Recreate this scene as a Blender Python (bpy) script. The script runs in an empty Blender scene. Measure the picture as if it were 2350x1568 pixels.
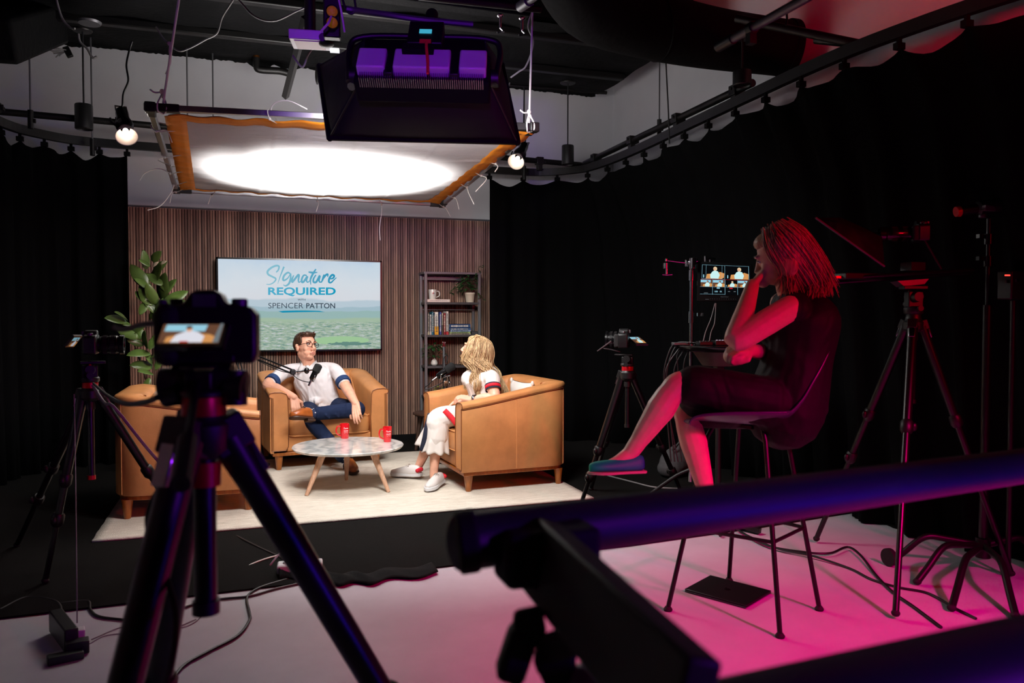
import bpy, bmesh, math, random
from mathutils import Vector as V, Matrix, noise
rnd = random.Random(7)
C = bpy.context.scene.collection
PI = math.pi
# ---------------------------------------------------------------- camera frame
FPX, CX, CY = 1800.0, 1175.0, 784.0
CAM = V((0, 0, 1.3))
PSI, TH = math.atan(605 / 1800), math.atan(54 / 1800)
RT = V((math.cos(PSI), -math.sin(PSI), 0))
FW = V((math.sin(PSI) * math.cos(TH), math.cos(PSI) * math.cos(TH), -math.sin(TH)))
UP = RT.cross(FW)
def ray(x, y): return FW + RT * ((x - CX) / FPX) + UP * ((CY - y) / FPX)
def pd(x, y, d): return CAM + ray(x, y) * d                      # a point at a distance along the view axis
def pz(x, y, z=0.0): r = ray(x, y); return CAM + r * ((z - CAM.z) / r.z)
def pY(x, y, Y): r = ray(x, y); return CAM + r * (Y / r.y)
def pX(x, y, X): r = ray(x, y); return CAM + r * (X / r.x)

# ---------------------------------------------------------------- materials
def lin(c):
    c = c / 255.0
    return c / 12.92 if c <= 0.04045 else ((c + 0.055) / 1.055) ** 2.4
def rgb(*c): return (lin(c[0]), lin(c[1]), lin(c[2]), 1)
class NT:
    def __init__(s, name):
        s.m = bpy.data.materials.new(name); s.m.use_nodes = True
        s.t = s.m.node_tree; s.n = s.t.nodes; s.l = s.t.links
        s.b = s.n['Principled BSDF']; s.o = s.n['Material Output']
    def new(s, t, **k):
        n = s.n.new(t)
        for a, v in k.items():
            if hasattr(n, a): setattr(n, a, v)
            else: n.inputs[a.replace('_', ' ')].default_value = v
        return n
    def coord(s, kind='Object', scale=(1, 1, 1), rot=(0, 0, 0)):
        t = s.new('ShaderNodeTexCoord'); m = s.new('ShaderNodeMapping')
        m.inputs['Scale'].default_value = scale; m.inputs['Rotation'].default_value = rot
        s.l.new(t.outputs[kind], m.inputs[0]); return m.outputs[0]
    def noise(s, co, scale=5, detail=3, rough=.5):
        n = s.new('ShaderNodeTexNoise'); n.inputs['Scale'].default_value = scale
        n.inputs['Detail'].default_value = detail; n.inputs['Roughness'].default_value = rough
        s.l.new(co, n.inputs['Vector']); return n.outputs['Fac']
    def ramp(s, fac, stops):
        r = s.new('ShaderNodeValToRGB'); e = r.color_ramp.elements
        while len(e) < len(stops): e.new(0.5)
        for k, (p, c) in enumerate(stops): e[k].position = p; e[k].color = c
        s.l.new(fac, r.inputs[0]); return r.outputs[0]
    def bump(s, h, strength=.3, dist=.01):
        b = s.new('ShaderNodeBump'); b.inputs['Strength'].default_value = strength; b.inputs['Distance'].default_value = dist
        s.l.new(h, b.inputs['Height']); s.l.new(b.outputs[0], s.b.inputs['Normal'])
def mat(name, c, rough=.5, metal=0, nz=0, nscale=20, bump=0, bscale=60, bdist=.003, spec=.5, emit=0, sheen=0, coat=0, stretch=(1, 1, 1)):
    t = NT(name); col = rgb(*c); b = t.b
    b.inputs['Base Color'].default_value = col; b.inputs['Roughness'].default_value = rough
    b.inputs['Metallic'].default_value = metal; b.inputs['Specular IOR Level'].default_value = spec
    if sheen: b.inputs['Sheen Weight'].default_value = sheen
    if coat: b.inputs['Coat Weight'].default_value = coat; b.inputs['Coat Roughness'].default_value = .1
    if emit:
        b.inputs['Emission Color'].default_value = col; b.inputs['Emission Strength'].default_value = emit
    if nz or bump: co = t.coord(scale=stretch)
    if nz:
        f = t.noise(co, nscale, 4)
        lo = tuple(max(0, x * (1 - nz)) for x in col[:3]) + (1,); hi = tuple(min(1, x * (1 + nz)) for x in col[:3]) + (1,)
        t.l.new(t.ramp(f, [(.3, lo), (.7, hi)]), b.inputs['Base Color'])
    if bump: t.bump(t.noise(co, bscale, 4), bump, bdist)
    return t.m
def emis(name, c, s):
    t = NT(name); e = t.new('ShaderNodeEmission'); e.inputs[0].default_value = rgb(*c); e.inputs[1].default_value = s
    t.l.new(e.outputs[0], t.o.inputs[0]); return t.m

M = {}
M['black'] = mat('black_plastic', (12, 12, 13), .45)
M['blackg'] = mat('black_gloss', (10, 10, 12), .22)
M['blackm'] = mat('black_matte', (8, 8, 9), .85, spec=.15)
M['duct'] = mat('black_painted_duct', (7, 7, 8), .85, nz=.3, nscale=6, bump=.4, bscale=18, bdist=.02, spec=.15)
M['iron'] = mat('black_pipe', (16, 15, 15), .42, spec=.4)
M['chrome'] = mat('chrome', (190, 190, 195), .16, metal=1)
M['alu'] = mat('brushed_aluminium', (165, 162, 165), .35, metal=1, bump=.1, bscale=80, stretch=(1, 1, 1))
M['grey'] = mat('grey_metal', (95, 95, 98), .45, metal=.6)
M['carbon'] = mat('tripod_leg_black', (13, 13, 15), .32)
M['redm'] = mat('red_anodised', (190, 10, 30), .35, metal=.4)
M['rubber'] = mat('rubber', (18, 18, 18), .8)
M['cable'] = mat('black_cable', (16, 16, 17), .5)
M['cord'] = mat('white_cord', (215, 212, 205), .6)
M['wcord'] = mat('grey_cable', (120, 118, 118), .6)
M['wpl'] = mat('white_plastic', (225, 225, 228), .4)
M['ceramic'] = mat('white_ceramic', (228, 224, 215), .25, coat=.4)
M['redmug'] = mat('red_glazed_mug', (205, 18, 28), .18, coat=.6)
M['marble_leg'] = mat('pale_oak', (205, 160, 130), .45, nz=.18, nscale=12, stretch=(8, 8, .7))
M['legwood'] = mat('amber_wood', (155, 88, 30), .35, nz=.25, nscale=9, stretch=(6, 6, .8), coat=.2)
M['darkwood'] = mat('dark_walnut', (62, 40, 30), .5, nz=.3, nscale=8)
M['orange'] = mat('orange_webbing', (214, 128, 12), .7, nz=.12, nscale=14, bump=.4, bscale=30)
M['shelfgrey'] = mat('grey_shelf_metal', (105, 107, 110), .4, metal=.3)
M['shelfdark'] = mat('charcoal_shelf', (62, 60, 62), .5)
M['leaf'] = mat('green_leaf', (40, 78, 36), .35, nz=.35, nscale=7)
M['leafb'] = mat('rubber_plant_leaf', (82, 108, 50), .32, nz=.55, nscale=4)
M['leafl'] = mat('light_green_leaf', (120, 150, 60), .35, nz=.3, nscale=7)
M['stem'] = mat('brown_stem', (72, 50, 32), .7)
M['skin'] = mat('skin_light', (222, 165, 138), .45, nz=.08, nscale=25, spec=.35)
M['skinw'] = mat('skin_fair', (228, 172, 146), .42, nz=.08, nscale=25, spec=.35)
M['skinc'] = mat('skin_crew', (214, 160, 140), .4, nz=.06, nscale=20, spec=.35)
M['lip'] = mat('lips', (196, 128, 112), .45)
M['lipr'] = mat('lips_rose', (176, 62, 66), .35)
M['eyew'] = mat('eye_white', (225, 222, 218), .2)
M['iris'] = mat('iris_dark', (50, 40, 32), .2)
def hairmat(name, a, b, sc=26, rough=.42):
    t = NT(name); co = t.coord(scale=(1, 1, .16)); f = t.noise(co, sc * 4, 3)
    t.l.new(t.ramp(f, [(.3, rgb(*a)), (.68, rgb(*b))]), t.b.inputs['Base Color'])
    t.b.inputs['Roughness'].default_value = rough; t.b.inputs['Specular IOR Level'].default_value = .45
    t.bump(f, .5, .004); return t.m
M['hairm'] = hairmat('hair_brown', (34, 22, 16), (86, 58, 40))
M['hairb'] = hairmat('hair_blonde', (128, 96, 62), (218, 186, 140))
M['hairc'] = hairmat('hair_crew', (110, 75, 55), (190, 150, 120))
M['hairroot'] = hairmat('hair_dark_blonde', (46, 34, 24), (90, 68, 48))
def cloth(name, c, rough=.85, fold=.6, fs=7, wv=.15):
    t = NT(name); col = rgb(*c); t.b.inputs['Base Color'].default_value = col
    t.b.inputs['Roughness'].default_value = rough; t.b.inputs['Specular IOR Level'].default_value = .2
    co = t.coord(scale=(1, 1, .55), rot=(.3, .5, 0)); n = t.new('ShaderNodeTexNoise'); n.inputs['Scale'].default_value = fs * .8; n.inputs['Detail'].default_value = 1.2; n.inputs['Distortion'].default_value = 1.6
    t.l.new(co, n.inputs['Vector']); t.bump(n.outputs['Fac'], fold, .06); return t.m
M['shirt'] = cloth('white_shirt', (222, 217, 218), fold=.75, fs=6.5)
M['navy'] = cloth('navy_cloth', (22, 34, 62), fold=.5, fs=9)
M['navyc'] = mat('navy_cuff', (16, 48, 92), .8, nz=.2, nscale=60)
M['knit'] = cloth('white_knit', (224, 217, 211), fold=.35, fs=8)
M['redk'] = mat('red_knit', (200, 16, 40), .8)
M['navk'] = mat('navy_knit', (14, 20, 44), .8)
M['dress'] = cloth('black_dress', (17, 13, 18), fold=.5, fs=7, rough=.7)
M['shoeb'] = mat('tan_shoe', (150, 78, 30), .3, nz=.3, nscale=18, coat=.3)
M['sole'] = mat('shoe_sole', (60, 36, 24), .5)
M['sneak'] = mat('white_leather_sneaker', (214, 208, 205), .35)
M['lace'] = mat('shoe_lace', (150, 138, 128), .8)
M['teal'] = mat('teal_suede', (0, 175, 135), .6)
M['solet'] = mat('pale_sole', (190, 160, 140), .5)
M['tan'] = None
def leather(name, c):
    t = NT(name); co = t.coord(); f = t.noise(co, 5, 4, .6)
    col = rgb(*c); lo = tuple(x * .8 for x in col[:3]) + (1,); hi = tuple(min(1, x * 1.12) for x in col[:3]) + (1,)
    t.l.new(t.ramp(f, [(.3, lo), (.7, hi)]), t.b.inputs['Base Color'])
    t.b.inputs['Roughness'].default_value = .42; t.b.inputs['Specular IOR Level'].default_value = .4
    v = t.new('ShaderNodeTexVoronoi'); v.inputs['Scale'].default_value = 320; t.l.new(co, v.inputs['Vector'])
    mx = t.new('ShaderNodeMath', operation='ADD'); t.l.new(v.outputs['Distance'], mx.inputs[0])
    g = t.noise(co, 9, 3); m2 = t.new('ShaderNodeMath', operation='MULTIPLY'); m2.inputs[1].default_value = 3
    t.l.new(g, m2.inputs[0]); t.l.new(m2.outputs[0], mx.inputs[1])
    t.bump(mx.outputs[0], .22, .0022); return t.m
M['leather'] = leather('tan_leather', (190, 128, 76))
M['seam'] = mat('tan_thread', (214, 150, 92), .6)
M['piping'] = mat('dark_piping', (120, 68, 34), .5)

# ---------------------------------------------------------------- mesh builder
def frame(d, up=V((0, 0, 1))):
    d = d.normalized()
    if abs(d.dot(up)) > .98: up = V((0, 1, 0))
    x = up.cross(d).normalized(); y = d.cross(x)
    return Matrix((x, y, d)).transposed()                          # columns: side, up, along
def T4(loc, R=None):
    return Matrix.Translation(V(loc)) @ (R.to_4x4() if R is not None else Matrix())
def Rz(a): return Matrix.Rotation(a, 3, 'Z')
def Rx(a): return Matrix.Rotation(a, 3, 'X')
def Ry(a): return Matrix.Rotation(a, 3, 'Y')
class MB:
    def __init__(s): s.v = []; s.f = []; s.mi = []; s.m = 0; s.M = Matrix()
    def add(s, vs, fs):
        n = len(s.v); s.v += [s.M @ V(v) for v in vs]; s.f += [tuple(i + n for i in f) for f in fs]; s.mi += [s.m] * len(fs); return s
    def box(s, c, d, R=None):
        c = V(c); R = R or Matrix.Identity(3)
        vs = [c + R @ V((x * d[0] / 2, y * d[1] / 2, z * d[2] / 2)) for x in (-1, 1) for y in (-1, 1) for z in (-1, 1)]
        return s.add(vs, [(0, 1, 3, 2), (4, 6, 7, 5), (0, 4, 5, 1), (2, 3, 7, 6), (0, 2, 6, 4), (1, 5, 7, 3)])
    def beam(s, a, b, w, h, up=V((0, 0, 1))):
        a, b = V(a), V(b); return s.box((a + b) / 2, (w, h, (b - a).length), frame(b - a, up))
    def tube(s, pts, r, n=10, cap=True, round_=False, el=1.0, up=V((0, 0, 1))):
        pts = [V(p) for p in pts]; k = len(pts); rs = list(r) if isinstance(r, (list, tuple)) else [r] * k
        if round_:                                                 # hemispherical ends
            d0 = (pts[0] - pts[1]).normalized(); d1 = (pts[-1] - pts[-2]).normalized(); A, B, ra, rb = [], [], [], []
            for q in (80, 55, 28):
                a = math.radians(q); A.append(pts[0] + d0 * rs[0] * math.sin(a)); ra.append(rs[0] * math.cos(a))
                B.insert(0, pts[-1] + d1 * rs[-1] * math.sin(a)); rb.insert(0, rs[-1] * math.cos(a))
            pts = A + pts + B; rs = ra + rs + rb; k = len(pts)
        tn = [(pts[min(i + 1, k - 1)] - pts[max(i - 1, 0)]).normalized() for i in range(k)]
        u = up
        if abs(tn[0].dot(u)) > .95: u = V((0, 1, 0)) if abs(tn[0].y) < .9 else V((1, 0, 0))
        x = (u - tn[0] * u.dot(tn[0])).normalized(); vs = []
        for i in range(k):
            x = (x - tn[i] * x.dot(tn[i])); x = x.normalized() if x.length > 1e-6 else V((1, 0, 0)); y = tn[i].cross(x)
            for j in range(n):
                a = 2 * PI * j / n; vs.append(pts[i] + (x * math.cos(a) + y * math.sin(a) * el) * rs[i])
        fs = [(i * n + j, i * n + (j + 1) % n, (i + 1) * n + (j + 1) % n, (i + 1) * n + j) for i in range(k - 1) for j in range(n)]
        if cap: fs += [tuple(range(n))[::-1], tuple((k - 1) * n + j for j in range(n))]
        return s.add(vs, fs)
    def ell(s, c, r, R=None, n=14):
        c = V(c); R = R or Matrix.Identity(3); r = (r, r, r) if not hasattr(r, '__len__') else r; m = max(6, n // 2); vs = [c + R @ V((0, 0, r[2]))]
        for i in range(1, m):
            t = PI * i / m
            for j in range(n):
                p = 2 * PI * j / n; vs.append(c + R @ V((r[0] * math.sin(t) * math.cos(p), r[1] * math.sin(t) * math.sin(p), r[2] * math.cos(t))))
        vs.append(c + R @ V((0, 0, -r[2]))); L = len(vs) - 1; fs = [(0, 1 + j, 1 + (j + 1) % n) for j in range(n)]
        for i in range(m - 2):
            for j in range(n):
                a = 1 + i * n; fs.append((a + j, a + n + j, a + n + (j + 1) % n, a + (j + 1) % n))
        a = 1 + (m - 2) * n; fs += [(a + j, L, a + (j + 1) % n) for j in range(n)]
        return s.add(vs, fs)
    def lathe(s, prof, c=(0, 0, 0), n=24, R=None, cap=True):
        c = V(c); R = R or Matrix.Identity(3); vs = []
        for r, z in prof:
            for j in range(n): a = 2 * PI * j / n; vs.append(c + R @ V((r * math.cos(a), r * math.sin(a), z)))
        k = len(prof); fs = [(i * n + j, i * n + (j + 1) % n, (i + 1) * n + (j + 1) % n, (i + 1) * n + j) for i in range(k - 1) for j in range(n)]
        if cap: fs += [tuple(range(n))[::-1], tuple((k - 1) * n + j for j in range(n))]
        return s.add(vs, fs)
    def cyl(s, a, b, r, r2=None, n=16):
        return s.tube([a, b], [r, r if r2 is None else r2], n)
    def prism(s, poly, R, c, h):                                   # polygon in the local xy plane pushed along z by h
        c = V(c); k = len(poly); vs = [c + R @ V((p[0], p[1], 0)) for p in poly] + [c + R @ V((p[0], p[1], h)) for p in poly]
        return s.add(vs, [tuple(range(k))[::-1], tuple(range(k, 2 * k))] + [(i, (i + 1) % k, k + (i + 1) % k, k + i) for i in range(k)])
    def grid(s, fn, nu, nv, cu=False, cv=False):
        vs = [fn(i / nu, j / nv) for i in range(nu + (0 if cu else 1)) for j in range(nv + (0 if cv else 1))]
        w = nv + (0 if cv else 1); h = nu + (0 if cu else 1)
        return s.add(vs, [(i % h * w + j, (i + 1) % h * w + j, (i + 1) % h * w + (j + 1) % w, i % h * w + (j + 1) % w) for i in range(nu) for j in range(nv)])
    def quad(s, a, b, c, d): return s.add([a, b, c, d], [(0, 1, 2, 3)])
def rootmat(p):
    m = Matrix()
    while p is not None: m = p.matrix_basis @ m; p = p.parent
    return m
def link(name, me, mats, parent=None, smooth=True, ang=38):
    for m in (mats if isinstance(mats, (list, tuple)) else [mats]): me.materials.append(m)
    if smooth:
        for p in me.polygons: p.use_smooth = True
        me.set_sharp_from_angle(angle=math.radians(ang))
    o = bpy.data.objects.new(name, me); C.objects.link(o)
    if parent is not None: o.parent = parent
    return o
def build(mb, name, mats, parent=None, w=False, bevel=0, seg=2, smooth=True, sub=0, solid=0, ang=38, label=None):
    me = bpy.data.meshes.new(name); vs = mb.v
    if w and parent is not None: I = rootmat(parent).inverted(); vs = [I @ v for v in vs]
    me.from_pydata([tuple(v) for v in vs], [], mb.f); me.update()
    if len(set(mb.mi)) > 1: me.polygons.foreach_set('material_index', mb.mi)
    o = link(name, me, mats, parent, smooth, ang)
    if solid: m = o.modifiers.new('solid', 'SOLIDIFY'); m.thickness = solid; m.offset = 0
    if bevel: m = o.modifiers.new('bevel', 'BEVEL'); m.width = bevel; m.segments = seg; m.limit_method = 'ANGLE'; m.angle_limit = math.radians(40)
    if sub: m = o.modifiers.new('sub', 'SUBSURF'); m.levels = sub; m.render_levels = sub
    if label: o['label'] = label
    return o
def organic(mb, name, mt, parent=None, voxel=.006, it=4, w=True, fac=.5):
    me = bpy.data.meshes.new('tmp'); vs = mb.v
    if w and parent is not None: I = rootmat(parent).inverted(); vs = [I @ v for v in vs]
    me.from_pydata([tuple(v) for v in vs], [], mb.f)
    bm = bmesh.new(); bm.from_mesh(me); bmesh.ops.recalc_face_normals(bm, faces=bm.faces); bm.to_mesh(me); bm.free()
    o = bpy.data.objects.new('tmp', me); C.objects.link(o)
    r = o.modifiers.new('r', 'REMESH'); r.mode = 'VOXEL'; r.voxel_size = voxel
    k = o.modifiers.new('s', 'SMOOTH'); k.factor = fac; k.iterations = it
    dg = bpy.context.evaluated_depsgraph_get(); dg.update()
    m2 = bpy.data.meshes.new_from_object(o.evaluated_get(dg)); m2.name = name
    bpy.data.objects.remove(o); bpy.data.meshes.remove(me); m2.materials.clear()
    return link(name, m2, mt, parent, True, 180)
def thing(name, label, cat, loc=(0, 0, 0), rz=0, group=None):
    o = bpy.data.objects.new(name, None); C.objects.link(o); o.empty_display_size = .1
    o.location = loc; o.rotation_euler = (0, 0, rz); return tag(o, label, cat, group)
def tag(o, label, cat, group=None):
    o['label'] = label; o['category'] = cat
    if group: o['group'] = group
    return o
def struct(o): o['kind'] = 'structure'; return o
def copy_tree(o, parent=None):
    c = o.copy(); C.objects.link(c)
    if parent is not None: c.parent = parent
    for ch in list(o.children): copy_tree(ch, c)
    return c
def spline(pts, n=8):                                              # Catmull-Rom through points
    P = [V(p) for p in pts]; P = [P[0] * 2 - P[1]] + P + [P[-1] * 2 - P[-2]]; out = []
    for i in range(1, len(P) - 2):
        a, b, c, d = P[i - 1:i + 3]
        for k in range(n):
            t = k / n; out.append(.5 * ((2 * b) + (c - a) * t + (2 * a - 5 * b + 4 * c - d) * t * t + (3 * b - a - 3 * c + d) * t ** 3))
    out.append(P[-2]); return out
def text_mesh(body, size=1.0, off=0.0, align='LEFT'):
    cu = bpy.data.curves.new('t', 'FONT'); cu.body = body; cu.size = size; cu.offset = off; cu.align_x = align
    cu.resolution_u = 4; o = bpy.data.objects.new('t', cu); C.objects.link(o)
    dg = bpy.context.evaluated_depsgraph_get(); dg.update(); me = bpy.data.meshes.new_from_object(o.evaluated_get(dg))
    vs = [v.co.copy() for v in me.vertices]; fs = [tuple(p.vertices) for p in me.polygons]
    bpy.data.objects.remove(o); bpy.data.meshes.remove(me); return vs, fs
def fit_text(body, x0, x1, y0, y1, off=0.0):                       # text scaled to a rectangle in 2-D
    vs, fs = text_mesh(body, 1, off); a = min(v.x for v in vs); b = max(v.x for v in vs); c = min(v.y for v in vs); d = max(v.y for v in vs)
    return [V((x0 + (v.x - a) / (b - a) * (x1 - x0), y0 + (v.y - c) / (d - c) * (y1 - y0), 0)) for v in vs], fs
# ================================================================ the room
WY = 8.24                                                          # back wall
def wallmat():
    t = NT('white_painted_wall'); co = t.coord(); f = t.noise(co, 1.5, 3)
    t.l.new(t.ramp(f, [(.3, rgb(196, 196, 202)), (.7, rgb(208, 208, 212))]), t.b.inputs['Base Color'])
    t.b.inputs['Roughness'].default_value = .8; t.bump(t.noise(co, 90, 3), .1, .002); return t.m
M['wall'] = wallmat()
def floormat():
    t = NT('white_gloss_floor'); co = t.coord(); f = t.noise(co, 3, 5, .6)
    t.l.new(t.ramp(f, [(.3, rgb(186, 184, 190)), (.7, rgb(198, 196, 202))]), t.b.inputs['Base Color'])
    g = t.noise(co, 14, 4); r = t.new('ShaderNodeMapRange'); r.inputs[3].default_value = .4; r.inputs[4].default_value = .6
    t.l.new(g, r.inputs[0]); t.l.new(r.outputs[0], t.b.inputs['Roughness']); t.b.inputs['Specular IOR Level'].default_value = .3; return t.m
M['floor'] = floormat()
M['ceil'] = mat('black_ceiling', (12, 12, 13), .9, spec=.1)
m = MB(); m.box((1.2, 3.3, -.05), (7.4, 12.2, .1)); struct(build(m, 'floor', M['floor'], smooth=False))
m = MB(); m.box((1.2, WY + .06, 2.9), (7.6, .12, 6)); struct(build(m, 'wall_back', M['wall'], smooth=False))
m = MB(); m.box((4.06, 3.3, 2.9), (.12, 12.2, 6)); struct(build(m, 'wall_right', M['wall'], smooth=False))
m = MB(); m.box((-2.26, 3.3, 2.9), (.12, 12.2, 6)); struct(build(m, 'wall_left', M['wall'], smooth=False))
m = MB(); m.box((1.2, -2.8, 2.9), (7.4, .12, 6)); struct(build(m, 'wall_front', M['blackm'], smooth=False))
m = MB(); m.box((1.2, 3.3, 5.95), (7.4, 12.2, .1)); struct(build(m, 'ceiling', M['ceil'], smooth=False))
# black carpet: everything beyond the edge of the white floor
edge = [pz(-420, 1480), pz(0, 1423), pz(350, 1382), pz(700, 1341), pz(1050, 1300), pz(1448, 1255), pz(1750, 1212), pz(1953, 1179), pz(1995, 1187), pz(2050, 1213), pz(2130, 1236), pz(2250, 1262), pz(2350, 1290)]
poly = [V((p.x, p.y, 0)) for p in edge]
poly[0].x = max(poly[0].x, -2.19)
pts = [V((-2.19, poly[1].y - .12, 0))] + poly[1:] + [V((3.98, 3.0, 0)), V((3.98, 8.2, 0)), V((-2.19, 8.2, 0))]
M['carpet'] = mat('black_carpet', (17, 16, 15), .95, nz=.35, nscale=160, bump=.8, bscale=420, bdist=.004, spec=.1)
m = MB(); k = len(pts)
m.add([V((p.x, p.y, .002)) for p in pts] + [V((p.x, p.y, .010)) for p in pts], [tuple(range(k))[::-1], tuple(range(k, 2 * k))] + [(i, (i + 1) % k, k + (i + 1) % k, k + i) for i in range(k)])
tag(build(m, 'stage_carpet', M['carpet'], smooth=False), 'black carpet covering the floor of the set behind the white studio floor', 'carpet')
m = MB()                                                           # bunched black cloth edge near the power strip
tc = [pz(x, y, .012) for x, y in ((640, 1320), (720, 1322), (800, 1330), (880, 1322), (1000, 1306))]
m.grid(lambda u, v: spline(tc, 10)[min(40, int(u * 40))] + V((0, (v - .5) * .16 + .03 * math.sin(u * 26), .004 + .028 * math.sin(PI * v) * (1 - u * .8) * (1 + .5 * math.sin(u * 40 + v * 5)))), 40, 8)
tag(build(m, 'black_drape_edge', M['blackm'], smooth=True, solid=.003), 'rumpled strip of black cloth at the carpet edge beside the white power strip', 'cloth')

# slatted wood cladding on the back wall
def slatmat():
    t = NT('walnut_slats'); co = t.coord(scale=(1, 1, 1)); tc_ = t.new('ShaderNodeSeparateXYZ'); t.l.new(co, tc_.inputs[0])
    mm = t.new('ShaderNodeMath', operation='MULTIPLY'); mm.inputs[1].default_value = 1 / .0252; t.l.new(tc_.outputs[0], mm.inputs[0])
    fl = t.new('ShaderNodeMath', operation='FLOOR'); t.l.new(mm.outputs[0], fl.inputs[0])
    wn = t.new('ShaderNodeTexWhiteNoise', noise_dimensions='1D'); t.l.new(fl.outputs[0], wn.inputs['W'])
    cb = t.new('ShaderNodeCombineXYZ'); t.l.new(mm.outputs[0], cb.inputs[0]); 
    z2 = t.new('ShaderNodeMath', operation='MULTIPLY'); z2.inputs[1].default_value = 2.4; t.l.new(tc_.outputs[2], z2.inputs[0]); t.l.new(z2.outputs[0], cb.inputs[2]); t.l.new(wn.outputs[0], cb.inputs[1])
    gr = t.noise(cb.outputs[0], 1.6, 5, .65)
    pb = t.noise(t.coord(scale=(1.1, 1, .05)), 2.6, 2)
    a = t.new('ShaderNodeMath', operation='MULTIPLY_ADD'); a.inputs[1].default_value = .45; t.l.new(gr, a.inputs[0])
    b = t.new('ShaderNodeMath', operation='MULTIPLY_ADD'); b.inputs[1].default_value = .28; t.l.new(wn.outputs[0], b.inputs[0])
    c = t.new('ShaderNodeMath', operation='MULTIPLY'); c.inputs[1].default_value = .5; t.l.new(pb, c.inputs[0])
    t.l.new(c.outputs[0], b.inputs[2]); t.l.new(b.outputs[0], a.inputs[2])
    t.l.new(t.ramp(a.outputs[0], [(.38, rgb(70, 46, 37)), (.6, rgb(122, 90, 74)), (.8, rgb(184, 148, 124))]), t.b.inputs['Base Color'])
    t.b.inputs['Roughness'].default_value = .55; return t.m
M['slat'] = slatmat()
sp = thing('slat_panel', 'brown walnut slatted wood panelling with vertical grooves across the back wall', 'wall panelling', (0, 0, 0))
m = MB(); m.box((1.1, WY - .012, (.07 + 2.35) / 2), (4.7, .02, 2.28)); build(m, 'backing_board', mat('groove_black', (26, 20, 18), .9), sp, smooth=False)
m = MB(); x = -1.24
while x < 3.44: m.box((x, WY - .031, (.07 + 2.35) / 2), (.0185, .020, 2.28)); x += .0252
o = build(m, 'slats', M['slat'], sp, smooth=False)
m = MB(); m.box((1.1, WY - .025, .035), (6.3, .05, .07)); struct(build(m, 'baseboard_back', M['blackm'], smooth=False))
m = MB(); m.box((1.1, WY - .03, 2.362), (4.7, .036, .012)); struct(build(m, 'trim_1', M['grey'], smooth=False))

# ---------------------------------------------------------------- curtain track, pipes
TZ, PZ = 2.83, 2.94
tr = [(-1.9, 3.0), (-1.9, 6.2), (-1.86, 6.9)] + [(-1.86 + .75 * (1 - math.cos(a)), 6.9 + .8 * math.sin(a)) for a in (.5, .9, 1.25)]
tr += [(-.9, 7.72), (0, 7.76), (1.5, 7.8), (2.7, 7.8)] + [(2.7 + .62 * math.sin(a), 7.8 - .6 * (1 - math.cos(a))) for a in (.5, 1.0, 1.4)]
tr += [(3.36, 6.6), (3.31, 5.2), (3.27, 3.9), (3.34, 3.2), (3.48, 2.6), (3.62, 2.0), (3.7, 1.2)]
tr3 = spline([V((x, y, TZ)) for x, y in tr], 6)
CT = thing('curtain_track', 'black curved curtain track with gliders hanging under the ceiling pipes', 'curtain track', (0, 0, 0))
m = MB()
vs = []; n = len(tr3)
for i, p in enumerate(tr3):
    d = (tr3[min(i + 1, n - 1)] - tr3[max(i - 1, 0)]).normalized(); s_ = V((d.y, -d.x, 0)) * .022
    vs += [p - s_ + V((0, 0, -.035)), p + s_ + V((0, 0, -.035)), p + s_ + V((0, 0, .035)), p - s_ + V((0, 0, .035))]
m.add(vs, [(i * 4 + j, i * 4 + (j + 1) % 4, i * 4 + 4 + (j + 1) % 4, i * 4 + 4 + j) for i in range(n - 1) for j in range(4)])
build(m, 'rail', M['iron'], CT, smooth=False)
def arclen(P):
    L = [0]
    for a, b in zip(P, P[1:]): L.append(L[-1] + (b - a).length)
    return L
LL = arclen(tr3)
def at_len(P, L, s):
    s = max(0, min(L[-1], s))
    for i in range(len(L) - 1):
        if L[i + 1] >= s: return P[i].lerp(P[i + 1], (s - L[i]) / max(1e-6, L[i + 1] - L[i]))
    return P[-1]
# curtain: top scallops between gliders, deep vertical folds, flared hem
def near_s(pt): return min(range(len(tr3)), key=lambda i: (tr3[i] - pt).length)
xl = pY(278, 362, 7.7); xr = pY(1139, 425, 7.8)
sL = LL[near_s(V((xl.x, 7.74, TZ)))]; sR = LL[near_s(V((xr.x, 7.8, TZ)))]
M['curtain'] = mat('black_velour', (5, 5, 6), .92, spec=.08, nz=.2, nscale=40)
def curtain(s0, s1, step, flare, dt=.0):
    m = MB(); gl = []
    nseg = max(2, round((s1 - s0) / step)); step = (s1 - s0) / nseg
    cols = nseg * 10; zs = [None, 2.5, 2.2, 1.3, .6, .012]
    vs = []
    for i in range(cols + 1):
        s = s0 + (s1 - s0) * i / cols; p = at_len(tr3, LL, s); q = at_len(tr3, LL, s + .03); d = (q - p); d = d.normalized() if d.length > 1e-5 else V((0, 1, 0))
        nrm = V((d.y, -d.x, 0)); ph = (s - s0) / step
        sag = .05 * abs(math.sin(PI * ph)) ** 1.0 * (1 + .5 * math.sin(ph * 2.3))
        for k, z in enumerate(zs):
            top = TZ - .09 - sag + dt
            zz = top if z is None else z
            f = (TZ - zz) / TZ; amp = (.02 + .045 * f)
            w = amp * (math.sin(ph * 2 * PI) + .45 * math.sin(ph * 4.37 * PI + 1))
            fl = 0 if z is None else flare(p) * max(0, (2.55 - zz) / 2.55) ** .42
            vs.append(V((p.x, p.y, zz)) + nrm * w + V((fl, 0, 0)))
    K = len(zs); m.add(vs, [(i * K + k, (i + 1) * K + k, (i + 1) * K + k + 1, i * K + k + 1) for i in range(cols) for k in range(K - 1)])
    for g in range(nseg + 1): gl.append(at_len(tr3, LL, s0 + step * g))
    return m, gl
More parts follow.
